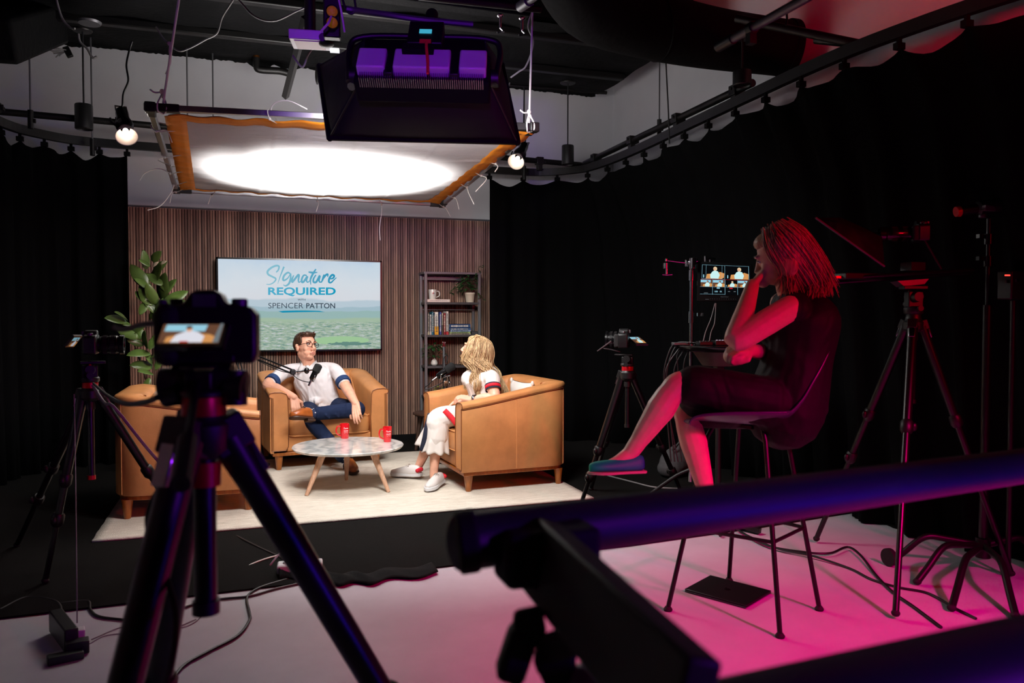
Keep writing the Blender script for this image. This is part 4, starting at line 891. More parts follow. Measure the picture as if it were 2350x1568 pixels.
# potted plants
def leaf(m, base, d, L, w, droop=.3, fold=.15, up=V((0, 0, 1)), n=7):
    d = d.normalized(); s = d.cross(up); s = s.normalized() if s.length > .05 else V((1, 0, 0)); N = s.cross(d)
    vs = []
    for i in range(n + 1):
        t = i / n; c = base + d * (L * t) + N * (-droop * L * t * t); ww = w * (math.sin(PI * min(1, t * .93 + .04)) ** .7) * (1 - .25 * t)
        if i == n: ww = .0005
        vs += [c - s * ww / 2 + N * fold * ww, c, c + s * ww / 2 + N * fold * ww]
    m.add(vs, [(i * 3 + j, i * 3 + j + 1, i * 3 + j + 4, i * 3 + j + 3) for i in range(n) for j in (0, 1)])
def pot_plant(label, p, prof, mt, cent, spread, nleaf, L, seed, lm='leaf', trail=None, name='potted_plant'):
    r = random.Random(seed); o = thing(name, label, 'plant', p)
    m = MB(); m.lathe(prof, p, 28); build(m, 'pot', mt, o, w=True)
    hp = max(z for _, z in prof); m = MB(); m.lathe([(.001, hp - .012), (prof[-1][0] * .9, hp - .012)], p, 16); build(m, 'soil', M['stem'], o, w=True)
    m = MB(); ms = MB(); top = p + V((0, 0, hp))
    for k in range(nleaf):
        a = r.uniform(0, 2 * PI); q = cent + V((math.cos(a) * spread[0] * r.uniform(.3, 1), math.sin(a) * spread[1] * r.uniform(.3, 1), r.uniform(-1, 1) * spread[2]))
        d = (q - top); ms.tube([top + V((0, 0, -.01)), top.lerp(q, .6) + V((0, 0, .015)), q], .0018, 5)
        leaf(m, q, V((math.cos(a), math.sin(a) * .7 - .35, r.uniform(-.5, .6))), L * r.uniform(.7, 1.15), L * .55, .4, .12)
    for T in trail or []:
        P = spline([V(x) for x in T], 6); ms.tube(P, .0018, 5)
        for i in range(2, len(P), 3): leaf(m, P[i], V((r.uniform(-1, 1), -.6, r.uniform(-.6, .4))), L * .75, L * .42, .4)
    build(m, 'foliage', M[lm], o, w=True, ang=180, solid=.0008); build(ms, 'stems', M['stem'], o, w=True)
    return o
pp = pY(*c4(705, 440), YS + .1); pp.z = Z1
pot_plant('leafy trailing plant in a cream pot at the right end of the top shelf', pp, [(.040, 0), (.042, .004), (.052, .085), (.055, .088), (.055, .104), (.050, .104)], mat('cream_pot', (216, 204, 182), .5), pY(*c4(680, 285), YS + .1), (.12, .07, .085), 85, .062, 3,
    trail=[[pY(*c4(740, 250), YS + .05), pY(*c4(790, 160), YS), pY(*c4(800, 110), YS), pY(*c4(845, 88), YS)], [pY(*c4(750, 330), YS + .05), pY(*c4(790, 400), YS - .02), pY(*c4(815, 440), YS - .02), pY(*c4(850, 460), YS - .02)], [pY(*c4(600, 330), YS + .05), pY(*c4(540, 340), YS), pY(*c4(500, 400), YS), pY(*c4(480, 380), YS)]])
pp = pY(*c4(316, 1150), YS + .1); pp.z = Z3
pot_plant('bushy green plant in a small white vase on the lower shelf', pp, [(.022, 0), (.034, .012), (.036, .03), (.028, .05), (.012, .068), (.010, .075)], M['ceramic'], pY(*c4(300, 1030), YS + .08), (.105, .06, .075), 60, .062, 5)
pp = pY(*c4(372, 1470), YS + .1); pp.z = Z4
pot_plant('tiny light green plant just above the arm of the right armchair', pp, [(.03, 0), (.038, .06), (.036, .06)], M['ceramic'], pY(*c4(372, 1440), YS + .08), (.045, .04, .02), 30, .04, 8, 'leafl')
# folded brass ornament
c = pY(*c4(618, 1110), YS + .06); o = thing('geometric_ornament', 'angular matte gold ornament on the lower shelf beside the blonde woman', 'ornament', (c.x, c.y, Z3))
m = MB(); h = .066; rr_ = .036
for k, (dz, sg) in enumerate(((h * 1.35, 1), (h * .62, -1))):
    cc = V((c.x, c.y, Z3 + dz)); ring = [cc + V((rr_ * math.cos(a), rr_ * .8 * math.sin(a), .012 * sg * math.cos(2 * a))) for a in [2 * PI * j / 5 for j in range(5)]]
    top = cc + V((.008, -.012, .042)); bot = cc + V((-.006, -.01, -.042)); m.add(ring + [top, bot], [(j, (j + 1) % 5, 5) for j in range(5)] + [((j + 1) % 5, j, 6) for j in range(5)])
build(sit(m, Z3), 'facets', mat('matte_gold', (168, 132, 92), .5, metal=.5), o, w=True, smooth=False)
# side table, outlet
p = pY(962, 948, 7.35); st = thing('side_table', 'small dark walnut side table partly hidden behind the right armchair', 'side table', (p.x, p.y, ZR))
cx_ = p.x + .14; m = MB(); m.lathe([(.17, -.03), (.20, -.012), (.20, 0), (.19, .004)], (cx_, p.y, p.z), 40); build(m, 'top', M['darkwood'], st, w=True)
for a in (2.6, 4.3, .6): m = MB(); m.tube([V((cx_ + .13 * math.cos(a), p.y + .13 * math.sin(a), p.z - .03)), V((cx_ + .18 * math.cos(a), p.y + .18 * math.sin(a), ZR))], [.026, .014], 8); build(m, 'leg', M['darkwood'], st, w=True)
ot = thing('wall_outlet', 'white wall outlet plate low on the slatted wall beside the left armchair', 'outlet', pY(576, 930, WY - .05))
p = pY(577, 929, WY - .05); m = MB(); m.box(p, (.075, .012, .115)); build(m, 'plate', M['wpl'], ot, w=True, bevel=.003)
for dz in (-.025, .025): m = MB(); m.box(p + V((0, -.007, dz)), (.03, .004, .03)); build(m, 'socket', mat('socket_grey', (190, 190, 190), .5), ot, w=True, bevel=.002)
# tall rubber plant
r = random.Random(11); base = pY(352, 985, 7.3); base = V((base.x, 7.3, .012)); rp_ = thing('rubber_plant', 'tall rubber plant with broad dark leaves against the left end of the wood wall', 'plant', base)
m = MB(); m.lathe([(.12, 0), (.16, .3), (.165, .32), (.15, .32), (.14, .29), (.001, .285)], base, 28); build(m, 'pot', mat('clay_pot', (70, 68, 66), .7), rp_, w=True)
tops_ = [[(352, 985), (356, 900), (352, 800), (345, 700), (340, 610)], [(352, 985), (348, 920), (322, 830), (300, 770), (285, 735)], [(354, 985), (362, 900), (372, 830), (368, 760), (362, 640)]]
stems = [spline([pY(x, y, 7.3 + .05 * k) for x, y in T], 8) for k, T in enumerate(tops_)]
m = MB()
for S in stems: S[0] = base + V((0, 0, .28)); m.tube(S, [.011 - .006 * i / len(S) for i in range(len(S))], 8)
build(m, 'stems', M['stem'], rp_, w=True)
LV = [(335, 618, 330, 578), (345, 612, 320, 598), (350, 600, 366, 580), (352, 625, 382, 602), (340, 660, 302, 612), (335, 640, 330, 690), (350, 648, 370, 612), (372, 655, 338, 630), (374, 690, 378, 632), (372, 680, 402, 645), (352, 668, 312, 642), (350, 700, 314, 672), (360, 700, 338, 655),
      (372, 705, 424, 670), (370, 712, 418, 690), (358, 720, 332, 680), (362, 735, 372, 690), (366, 742, 402, 706), (355, 745, 350, 716), (290, 738, 244, 732), (292, 735, 268, 716), (300, 748, 272, 738), (300, 760, 330, 752), (318, 775, 274, 760), (322, 780, 318, 748), (330, 792, 296, 782), (338, 800, 330, 764), (345, 812, 298, 812), (345, 820, 376, 806),
      (350, 835, 332, 812), (356, 850, 372, 822), (350, 842, 304, 838), (352, 860, 320, 852), (350, 775, 392, 770), (360, 790, 398, 800), (372, 800, 410, 820), (340, 690, 322, 720), (368, 640, 382, 668), (365, 770, 345, 800), (344, 868, 330, 900)]
m = MB()
for i, (ax, ay, bx_, by) in enumerate(LV):
    Y0 = 7.22 + .12 * r.random(); a = pY(ax, ay, Y0); b = pY(bx_, by, Y0 - r.uniform(-.05, .12)); L = (b - a).length; upv = V((r.uniform(-.5, .5), -1, .55 + r.uniform(-.3, .5))).normalized()
    leaf(m, a, b - a, L * 1.12, L * r.uniform(.52, .64), .12 * r.uniform(-.4, 1), .14, upv, 9)
build(m, 'foliage', M['leafb'], rp_, w=True, ang=180, solid=.001)
m = MB()
for (ax, ay, bx_, by) in ((350, 612, 366, 598), (368, 606, 384, 598)): a = pY(ax, ay, 7.15); leaf(m, a, pY(bx_, by, 7.1) - a, .07, .035, .1, .1, V((0, -1, .5)))
build(m, 'pale_new_leaves', mat('pale_leaf', (206, 190, 160), .5), rp_, w=True, solid=.001)

# ================================================================ microphones on boom arms
def mic(label, tail, head, r, stand, bolt=True):
    o = thing('microphone', label, 'microphone', tail); d = (head - tail).normalized(); L = (head - tail).length
    m = MB(); m.tube([tail + d * L * .0, tail + d * L * .08, tail + d * L * .45, tail + d * L * .52], [r * .5, r * .8, r * .82, r * .95], 20); build(m, 'body', M['blackg'], o, w=True)
    m = MB(); m.tube([tail + d * L * .5, tail + d * L * .54, tail + d * L * .9, tail + d * L * .97, tail + d * L], [r * .9, r * 1.08, r * 1.08, r * .8, r * .3], 20); build(m, 'foam_cover', mat('foam_black', (14, 14, 15), .95, bump=.6, bscale=400), o, w=True)
    m = MB(); s = frame(d).to_3x3() @ V((1, 0, 0)); c = tail + d * L * .3
    m.tube(spline([c + s * r * 1.05, c + s * r * 1.25 - d * .02 + V((0, 0, .0)), c - d * L * .1 + V((0, 0, -r * 1.3)), c - s * r * 1.25 - d * .02, c - s * r * 1.05], 5), .005, 8); build(m, 'yoke', M['chrome'], o, w=True)
    m = MB(); m.tube([tail, tail - d * .05], [.010, .008], 10); build(m, 'plug', M['chrome'], o, w=True)
    return o
def boom(label, base, pts, rads, extra=None):
    o = thing('microphone_boom', label, 'microphone arm', base)
    for i in range(len(pts) - 1):
        a, b = pts[i], pts[i + 1]; d = (b - a).normalized(); s = d.cross(V((0, 1, 0))).normalized() * .014
        for q in (-1, 1): m = MB(); m.tube([a + s * q, b + s * q], rads, 8); build(m, 'arm_bar', M['black'], o, w=True)
        m = MB(); m.ell(b, .026, n=10); m.cyl(b + V((0, -.03, 0)), b + V((0, .03, 0)), .017); build(m, 'joint', M['black'], o, w=True)
    return o
# left arm: rises from a stand behind the left chair, reaches over to the man
e0 = pd(577, 948, 6.75); e1 = pd(540, 800, 6.75); e2 = pd(672, 854, 6.35)
ba = boom('black twin-bar microphone arm reaching from the left towards the man', V((e0.x, e0.y, ZR)), [e0, e1, e2], .0075)
e0 = V((e0.x, e0.y, e0.z)); m = MB(); m.tube([e0, V((e0.x + .02, e0.y, ZR + .02))], .012, 10); m.lathe([(.13, 0), (.13, .01), (.03, .02)], (e0.x + .02, e0.y, ZR), 24); build(m, 'stand', M['black'], ba, w=True)
hm, tm = pd(733, 836, 6.25), pd(717, 868, 6.22)
m = MB(); m.tube(spline([e2, pd(690, 853, 6.32), pd(702, 851, 6.3), pd(722, 849, 6.27)], 4), .006, 8); build(m, 'end_rod', M['chrome'], ba, w=True)
m = MB(); m.ell(pd(704, 851, 6.3), (.022, .02, .026)); build(m, 'swivel', M['blackg'], ba, w=True)
mic('black studio microphone in front of the man', tm - (hm - tm) * .15, hm, .029, None)
m = MB(); m.tube(spline([pd(716, 872, 6.22), pd(713, 877, 6.25), pd(700, 876, 6.3), pd(684, 870, 6.32), pd(668, 858, 6.35), pd(640, 850, 6.4), pd(600, 832, 6.6), pd(560, 810, 6.72)], 6), .0035, 6); build(m, 'mic_lead', M['cable'], ba, w=True)
# right microphone, on an arm rising from behind the right chair
h2, t2 = pd(1043, 837, 6.85), pd(1003, 866, 6.82)
mic('black studio microphone before the blonde woman', t2, h2, .034, None)
a = pd(1022, 930, 6.88); b = pd(1022, 872, 6.87); ba2 = boom('chrome and black microphone arm in front of the bookshelf', V((a.x, a.y, ZR)), [a, b], .006)
m = MB(); m.tube([V((a.x + .03, 6.75, .5)), a], .010, 8); m.tube([V((a.x + .03, 6.75, .5)), V((a.x + .03, 6.75, ZR + .02))], .011, 8); m.lathe([(.12, 0), (.12, .01), (.03, .02)], (a.x + .03, 6.75, ZR), 24); build(m, 'stand', M['black'], ba2, w=True)
m = MB(); m.box(pd(1022, 880, 6.85), (.03, .03, .05)); m.cyl(pd(1014, 868, 6.85), pd(1034, 862, 6.85), .01); m.ell(pd(1032, 878, 6.85), .012); m.cyl(pd(1026, 862, 6.85), pd(1030, 884, 6.85), .012); build(m, 'clamp', M['chrome'], ba2, w=True, bevel=.003)
m = MB(); m.tube(spline([t2 + (t2 - h2).normalized() * .05, pd(985, 882, 6.82), pd(975, 890, 6.85), pd(980, 894, 6.85), pd(1000, 886, 6.86), pd(1018, 877, 6.86)], 6), .0042, 6); build(m, 'mic_lead', M['cable'], ba2, w=True)
g = thing('grip_clip', 'grey spring clip and looped cable hanging in the lower shelf bay', 'clip', pY(*c4(420, 960), YS - .1))
m = MB(); q_ = pY(*c4(424, 1210), YS - .1); m.tube([pY(*c4(420, 975), YS - .1), q_, V((q_.x, q_.y, .02))], .012, 8); build(m, 'arm', M['shelfgrey'], g, w=True)
m = MB(); m.box(pY(*c4(421, 952), YS - .1), (.034, .02, .05)); m.box(pY(*c4(408, 940), YS - .11), (.008, .02, .035)); m.box(pY(*c4(434, 940), YS - .11), (.008, .02, .035)); build(m, 'jaws', M['chrome'], g, w=True, bevel=.002)
m = MB(); m.tube(spline([pY(*c4(408, 1190), YS - .12), pY(*c4(415, 1110), YS - .12), pY(*c4(440, 1072), YS - .12), pY(*c4(464, 1085), YS - .12), pY(*c4(450, 1150), YS - .12)], 6), .006, 8); build(m, 'cable_loop', M['cable'], g, w=True)
# ================================================================ people
def limb(m, pts, rs, n=14, el=1.0):                                # smooth tapered limb through joints
    k = 5; P = spline(pts, k); L = len(rs); R = []
    for i in range(len(P)):
        t = min(i / k, L - 1 - 1e-6); a = int(t); R.append(rs[a] + (rs[a + 1] - rs[a]) * (t - a))
    m.tube(P, R, n, round_=True, el=el)
def head_frame(fwd, up):
    f = V(fwd).normalized(); x = f.cross(V(up)).normalized(); z = x.cross(f); return Matrix((x, f, z)).transposed()   # x = the person's right
def head_mesh(m, c, R, s, female=False):
    P = lambda x, y, z: c + R @ (V((x, y, z)) * s)
    E = lambda p, r: m.ell(P(*p), tuple(q * s for q in r), R, 20)
    E((0, -.014, .036), (.074, .094, .082)); E((0, .018, .005), (.066, .070, .085))
    E((0, .022, -.045), (.055, .060, .060)); E((0, .050, -.082), (.034 if not female else .028, .036, .026))
    for q in (-1, 1):
        E((.034 * q, .054, -.018), (.026, .026, .030)); E((.034 * q, .018, -.060), (.022, .042, .034)); E((.030 * q, .050, -.050), (.024, .028, .030))
        E((.030 * q, .078, .036), (.024, .012, .009)); E((.078 * q, -.006, -.010), (.010, .018, .031)); E((.082 * q, -.014, .006), (.008, .014, .018))
        E((.012 * q, .098, -.028), (.009, .012, .007))
    m.tube([P(0, .082, .026), P(0, .098, .0), P(0, .112, -.022), P(0, .104, -.030)], [.009 * s, .010 * s, .013 * s, .009 * s], 10, round_=True)
    E((0, .088, -.055), (.026, .012, .010)); E((0, .084, -.066), (.022, .014, .010)); E((0, .092, -.044), (.012, .010, .010))
def face_parts(o, c, R, s, lipm, browm, open_=0.0, gaze=0.0):
    P = lambda x, y, z: c + R @ (V((x, y, z)) * s)
    for q in (-1, 1):
        m = MB(); m.ell(P(.031 * q, .0775, .014), (.0125 * s, .008 * s, .0068 * s), R, 14); e = build(m, 'eye', M['eyew'], o, w=True)
        m = MB(); m.ell(P(.031 * q + gaze, .0845, .014), (.0052 * s, .0022 * s, .0055 * s), R, 12); build(m, 'iris', M['iris'], e, w=False) if False else build(m, 'iris', M['iris'], e, w=True)
        m = MB(); m.tube(spline([P(.014 * q, .092, .036), P(.030 * q, .089, .042), P(.050 * q, .074, .036)], 4), [.0035 * s] * 5 + [.004 * s] * 3 + [.002 * s], 8); build(m, 'eyebrow', browm, o, w=True)
        m = MB(); m.tube(spline([P(.017 * q, .083, .017), P(.031 * q, .0875, .0225), P(.046 * q, .076, .016)], 4), .0022 * s, 6); build(m, 'upper_eyelid', browm, o, w=True)
    m = MB(); m.tube(spline([P(-.022, .092, -.056), P(-.009, .1, -.0525), P(0, .101, -.0545), P(.009, .1, -.0525), P(.022, .092, -.056)], 4), [.0015 * s] + [.0036 * s] * 15 + [.0015 * s], 8)
    m.tube(spline([P(-.021, .091, -.0585 - open_), P(0, .0985, -.0635 - open_), P(.021, .091, -.0585 - open_)], 4), [.0015 * s] + [.0044 * s] * 7 + [.0015 * s], 8); build(m, 'lips', lipm, o, w=True)
    m = MB(); m.tube(spline([P(-.021, .0935, -.0572 - open_ / 2), P(0, .1005, -.0585 - open_ / 2), P(.021, .0935, -.0572 - open_ / 2)], 4), .0011 * s + open_ * .4, 6); build(m, 'mouth_line', mat('mouth_dark', (90, 34, 32), .6), o, w=True)
def hand(m, w, d, back, side, curls, s=1.0, thumb=(.5, .5), spread=1.0, fist=False):
    """w wrist, d towards the fingers, back = back of the hand, side=+1/-1 thumb side; curls = bend per finger"""
    d = V(d).normalized(); b = V(back); b = (b - d * b.dot(d)).normalized(); t = d.cross(b).normalized() * side
    offs = (.027, .009, -.009, -.026); lens = (.072, .080, .074, .058); mc = (.088, .090, .086, .079)
    for k in range(4):
        kn = w + (d * mc[k] + t * offs[k] * 1.0) * s; m.tube([w + t * offs[k] * .55 * s, kn], [.0165 * s, .0115 * s], 10, round_=True)
        c = curls[k] if hasattr(curls, '__len__') else curls; dd = (d + t * offs[k] * 3.2 * spread).normalized(); p = kn; ang = 0
        seg = (lens[k] * .45, lens[k] * .31, lens[k] * .24); rr = (.0098, .0088, .0078, .0068); pts = [kn]
        for j in range(3):
            ang += c * (.8, 1.05, .7)[j]; v = dd * math.cos(ang) - b * math.sin(ang); p = p + v * seg[j] * s; pts.append(p)
        m.tube(pts, [r * s for r in rr], 10, round_=True)
    m.ell(w + (d * .045 + b * -.004) * s, (.036 * s, .046 * s, .013 * s), Matrix((t, d, b)).transposed())
    if fist: m.ell(w + (d * .085 - b * .034) * s, (.037 * s, .032 * s, .034 * s), Matrix((t, d, b)).transposed())
    if fist: m.ell(w + (d * .06 + t * .020 - b * .030) * s, (.028 * s, .034 * s, .028 * s), Matrix((t, d, b)).transposed())
    p0 = w + (d * .022 + t * .022 - b * .006) * s; p1 = p0 + (d * .62 + t * .72 - b * .25 * thumb[1]).normalized() * .040 * s
    dd = (d * (.85) + t * (.45 - thumb[0]) - b * thumb[1]).normalized(); p2 = p1 + dd * .032 * s; p3 = p2 + (dd - t * .25 * thumb[0] - b * .2).normalized() * .026 * s
    m.tube([p0, p1, p2, p3], [.0155 * s, .0125 * s, .0105 * s, .0085 * s], 10, round_=True)
def shoe(parent, heel, toe, up, s, mt, solem, name='shoe', style='oxford', label=None):
    d = (toe - heel); L = d.length; d = d.normalized(); up = (V(up) - d * V(up).dot(d)).normalized(); x = d.cross(up)
    R = Matrix((x, d, up)).transposed(); P = lambda a, b, c: heel + R @ V((a * s, b * L, c * s))
    m = MB(); prof = [(0, .030, .05), (.1, .036, .062), (.3, .036, .066), (.48, .040, .058), (.66, .047, .042), (.84, .042, .030), (.96, .024, .022), (1.0, .012, .016)]
    if style == 'flat': prof = [(0, .026, .048), (.12, .033, .046), (.3, .033, .036), (.5, .036, .030), (.72, .040, .028), (.88, .034, .024), (.97, .018, .018), (1.0, .008, .012)]
    n = 16; vs = []
    for t, wv, hv in prof:
        for j in range(n): a = 2 * PI * j / n; q = math.sin(a); vs.append(P(math.cos(a) * wv, t, .022 + (hv * q if q > 0 else .02 * q)))
    k = len(prof); m.add(vs, [(i * n + j, i * n + (j + 1) % n, (i + 1) * n + (j + 1) % n, (i + 1) * n + j) for i in range(k - 1) for j in range(n)] + [tuple(range(n))[::-1], tuple((k - 1) * n + j for j in range(n))])
    o = build(m, name, mt, parent, w=True, ang=80, sub=1, label=label)
    m = MB(); out = []; th = {'oxford': .012, 'sneaker': .026, 'flat': .01}[style]
    for sgn in (1, -1):
        for t, wv in ((-.02, .02), (.02, .034), (.3, .034), (.5, .040), (.68, .049), (.85, .044), (.97, .026), (1.02, .006)) if sgn > 0 else ((1.02, -.006), (.97, -.026), (.85, -.044), (.68, -.049), (.5, -.040), (.3, -.034), (.02, -.034), (-.02, -.02)): out.append((wv, t))
    q = len(out); m.add([P(a, b, -.004) for a, b in out] + [P(a, b, -.004 + th) for a, b in out], [tuple(range(q)), tuple(range(q, 2 * q))[::-1]] + [(i, q + i, q + (i + 1) % q, (i + 1) % q) for i in range(q)])
    if style == 'oxford': m.box(P(0, .1, -.012), (.06 * s, .07, .02), R)
    build(m, 'sole', solem, o, w=True, bevel=.003)
    if style != 'flat':
        m = MB()
        for k in range(5 if style == 'sneaker' else 4):
            t = .36 + .055 * k; z = .022 + .063 - .028 * (k / 4) + .004
            m.tube([P(-.022, t, z - .016), P(-.008, t + .012, z), P(.022, t + .02, z - .016)], .0034 * s, 6); m.tube([P(.022, t, z - .016), P(.008, t + .012, z), P(-.022, t + .02, z - .016)], .0026 * s, 6)
        build(m, 'laces', M['lace'] if style == 'sneaker' else M['sole'], o, w=True)
    return o, P
def ring_band(m, P, axis, r, w, th=.003, n=24, el=1):
    a = V(axis).normalized(); m.tube([P - a * w / 2, P - a * w * .25, P + a * w * .25, P + a * w / 2], r, n, cap=False)

# ---------------------------------------------------------------- the man in the white shirt
man = thing('person', 'man in a white shirt with rolled navy cuffs and glasses, seated legs crossed', 'person', pd(720, 940, 7.2))
F = 7.12
neck, chest, waist, pelv = pd(709, 836, F), pd(716, 868, F - .02), pd(733, 912, F - .02), pd(742, 940, F)
shR, shL = pd(672, 840, F - .02), pd(763, 838, F + .02)
elR, wrR = pd(614, 884, 6.74), pd(674, 912, 6.60)
elL, wrL = pd(794, 888, 6.92), pd(816, 926, 6.70)
hipR, knR, anR = pd(712, 938, F), pd(706, 958, 6.68), pd(795, 1058, 6.56)
hipL, knL, anL = pd(768, 935, F), pd(820, 940, 6.78), pd(714, 951, 6.52)
hc = pd(701.5, 797, F - .03); hs = 1.10
toW = pd(1070, 800, 6.4)
Rh = head_frame(RT * .78 - FW * .62 + UP * .10, UP + RT * .10)
m = MB(); head_mesh(m, hc, Rh, hs)
limb(m, [hc + Rh @ V((0, -.02, -.05)) * hs, pd(706, 825, F), neck + V((0, 0, -.06))], [.062, .060, .066])
limb(m, [elR + (shR - elR) * .35, elR, elR.lerp(wrR, .35), wrR], [.050, .049, .049, .031]); limb(m, [elL + (shL - elL) * .3, elL, elL.lerp(wrL, .4), wrL], [.050, .048, .046, .031])
hand(m, wrR, pd(684, 965, 6.55) - wrR, -FW + RT * .4, -1, (.42, .36, .34, .38), 1.12, (.45, .5))
hand(m, wrL, pd(820, 966, 6.60) - wrL, -FW - RT * .05, 1, (.34, .30, .32, .42), 1.12, (.3, .4))
body = organic(m, 'body', M['skin'], man, .0042, 3)
face_parts(man, hc, Rh, hs, M['lip'], M['hairm'])
hp = lambda x, y, z: hc + Rh @ (V((x, y, z)) * hs)
m = MB(); he = lambda p, r: m.ell(hp(*p), tuple(q * hs for q in r), Rh, 18)
he((0, -.030, .062), (.077, .084, .068)); he((0, -.052, .030), (.077, .070, .078)); he((0, .030, .098), (.058, .048, .028)); he((.02, .058, .098), (.036, .026, .022))
for q in (-1, 1): he((.066 * q, .006, .048), (.013, .034, .04)); he((.072 * q, -.012, .02), (.007, .014, .03))
for k in range(60):
    a = rnd.uniform(-.06, .06); b = rnd.uniform(-.05, .075); z = .112 - .5 * a * a / .06 * .5 - max(0, -b) * .25
    m.tube([hp(a, b - .02, z - .012), hp(a + rnd.uniform(-.006, .012), b + .014, z + rnd.uniform(.004, .016))], [.009 * hs, .004 * hs], 6, round_=True)
organic(m, 'hair', M['hairm'], man, .0045, 1)
# glasses
gl = MB()
for q in (-1, 1):
    ring = [hp(.033 * q + .024 * math.copysign(abs(math.cos(a)) ** .7, math.cos(a)), .101 - .012 * abs(math.cos(a)) * 0 - .006 * (1 if q * math.cos(a) > .3 else 0), .010 + .0175 * math.copysign(abs(math.sin(a)) ** .75, math.sin(a))) for a in [2 * PI * j / 22 for j in range(23)]]
    gl.tube(ring, .0022 * hs, 6); gl.tube([hp(.057 * q, .094, .018), hp(.074 * q, .06, .016), hp(.082 * q, -.004, .008)], .0024 * hs, 6)
gl.tube([hp(-.010, .104, .014), hp(0, .107, .017), hp(.010, .104, .014)], .0022 * hs, 6)
go = build(gl, 'glasses', M['blackg'], man, w=True)
# shirt: torso, shoulders, sleeves
m = MB()
m.tube(spline([pelv + V((0, .02, -.03)), waist, chest, neck + V((0, 0, -.06))], 5), [.178, .180, .180, .178, .176, .174, .174, .176, .180, .182, .180, .174, .162, .142, .112, .085][:16], 22, round_=True, el=.74, up=RT)
m.tube([waist + RT * -.13 - FW * .05, waist + RT * .0 - FW * .115 + V((0, 0, -.03)), waist + RT * .13 - FW * .05 + V((0, 0, .02))], [.03, .045, .03], 10, round_=True)
for q in (-1, 1): m.tube([chest + RT * .15 * q - FW * .03 + V((0, 0, .02)), waist.lerp(chest, .4) + RT * .10 * q - FW * .10, pelv + RT * .05 * q - FW * .12], [.012, .020, .012], 8, round_=True)
limb(m, [neck + V((0, 0, -.06)), shR + V((.03, 0, -.035)), shR.lerp(elR, .35), shR.lerp(elR, .8)], [.072, .060, .060, .060]); limb(m, [neck + V((0, 0, -.06)), shL + V((-.02, 0, -.035)), shL.lerp(elL, .35), shL.lerp(elL, .80)], [.072, .060, .060, .060])
for _ in range(0):
    a = rnd.uniform(-.11, .11); z = rnd.uniform(-.02, .25); b = pelv + RT * a + V((0, -.125 + abs(a) * .3, z)); m.tube([b, b + V((rnd.uniform(-.09, .09), -.008, rnd.uniform(.02, .10))), b + V((rnd.uniform(-.14, .14), 0, rnd.uniform(.04, .14)))], [.008, .014, .006], 8, round_=True)
m.tube([neck + RT * -.05 + V((0, -.06, -.03)), neck + V((0, -.08, -.045)), neck + RT * .05 + V((0, -.06, -.03))], .022, 8, round_=True)
shirt = organic(m, 'shirt', M['shirt'], man, .006, 6)
m = MB()
for q in (-1, 1):                                                  # collar points
    a = neck + RT * .066 * q + V((0, .01, .035)); b = neck + RT * .014 * q - FW * .125 + V((0, 0, -.035)); c_ = neck + RT * .060 * q - FW * .135 + V((0, 0, -.085)); d_ = neck + RT * .094 * q - FW * .02 + V((0, 0, -.012)); m.add([a, b, c_, d_], [(0, 1, 2, 3)])
build(m, 'collar', M['shirt'], shirt, w=True, solid=.005)
def placket():
    T = [neck.lerp(pelv, t) for t in (0.02, .25, .5, .75, .98)]; return spline([p - FW * (.146 if k else .110) + RT * .01 for k, p in enumerate(T)], 5)
m = MB(); PL = placket()
for k in range(2, len(PL), 4): m.ell(PL[k], (.006, .003, .006))
build(m, 'buttons', M['wpl'], shirt, w=True)
m = MB(); vs_ = []
for p_ in PL: vs_ += [p_ + FW * .004 - RT * .016, p_ + FW * .002 + RT * .016]
m.add(vs_, [(2 * i, 2 * i + 1, 2 * i + 3, 2 * i + 2) for i in range(len(PL) - 1)]); build(m, 'placket', M['shirt'], shirt, w=True, solid=.006)
for a, b, nm in ((shR, elR, .80), (shL, elL, .78)):
    d = (b - a).normalized(); m = MB(); c_ = a.lerp(b, nm); m.tube([c_ - d * .022, c_ - d * .018, c_ + d * .03, c_ + d * .034, c_ + d * .03, c_ + d * .0], [.060, .067, .065, .062, .052, .050], 26, cap=False, el=1.0); build(m, 'rolled_cuff', M['navyc'], shirt, w=True, label='navy lined rolled shirt cuff')
m = MB(); m.tube([wrL + (wrR - wrR)] * 1 + [wrL], .001, 3) if False else None
rg_ = wrL + (pd(820, 966, 6.60) - wrL).normalized() * .118 + RT * .030; m.ell(rg_, (.011, .011, .005)); build(m, 'ring', mat('gold', (220, 180, 100), .25, metal=1), man, w=True)
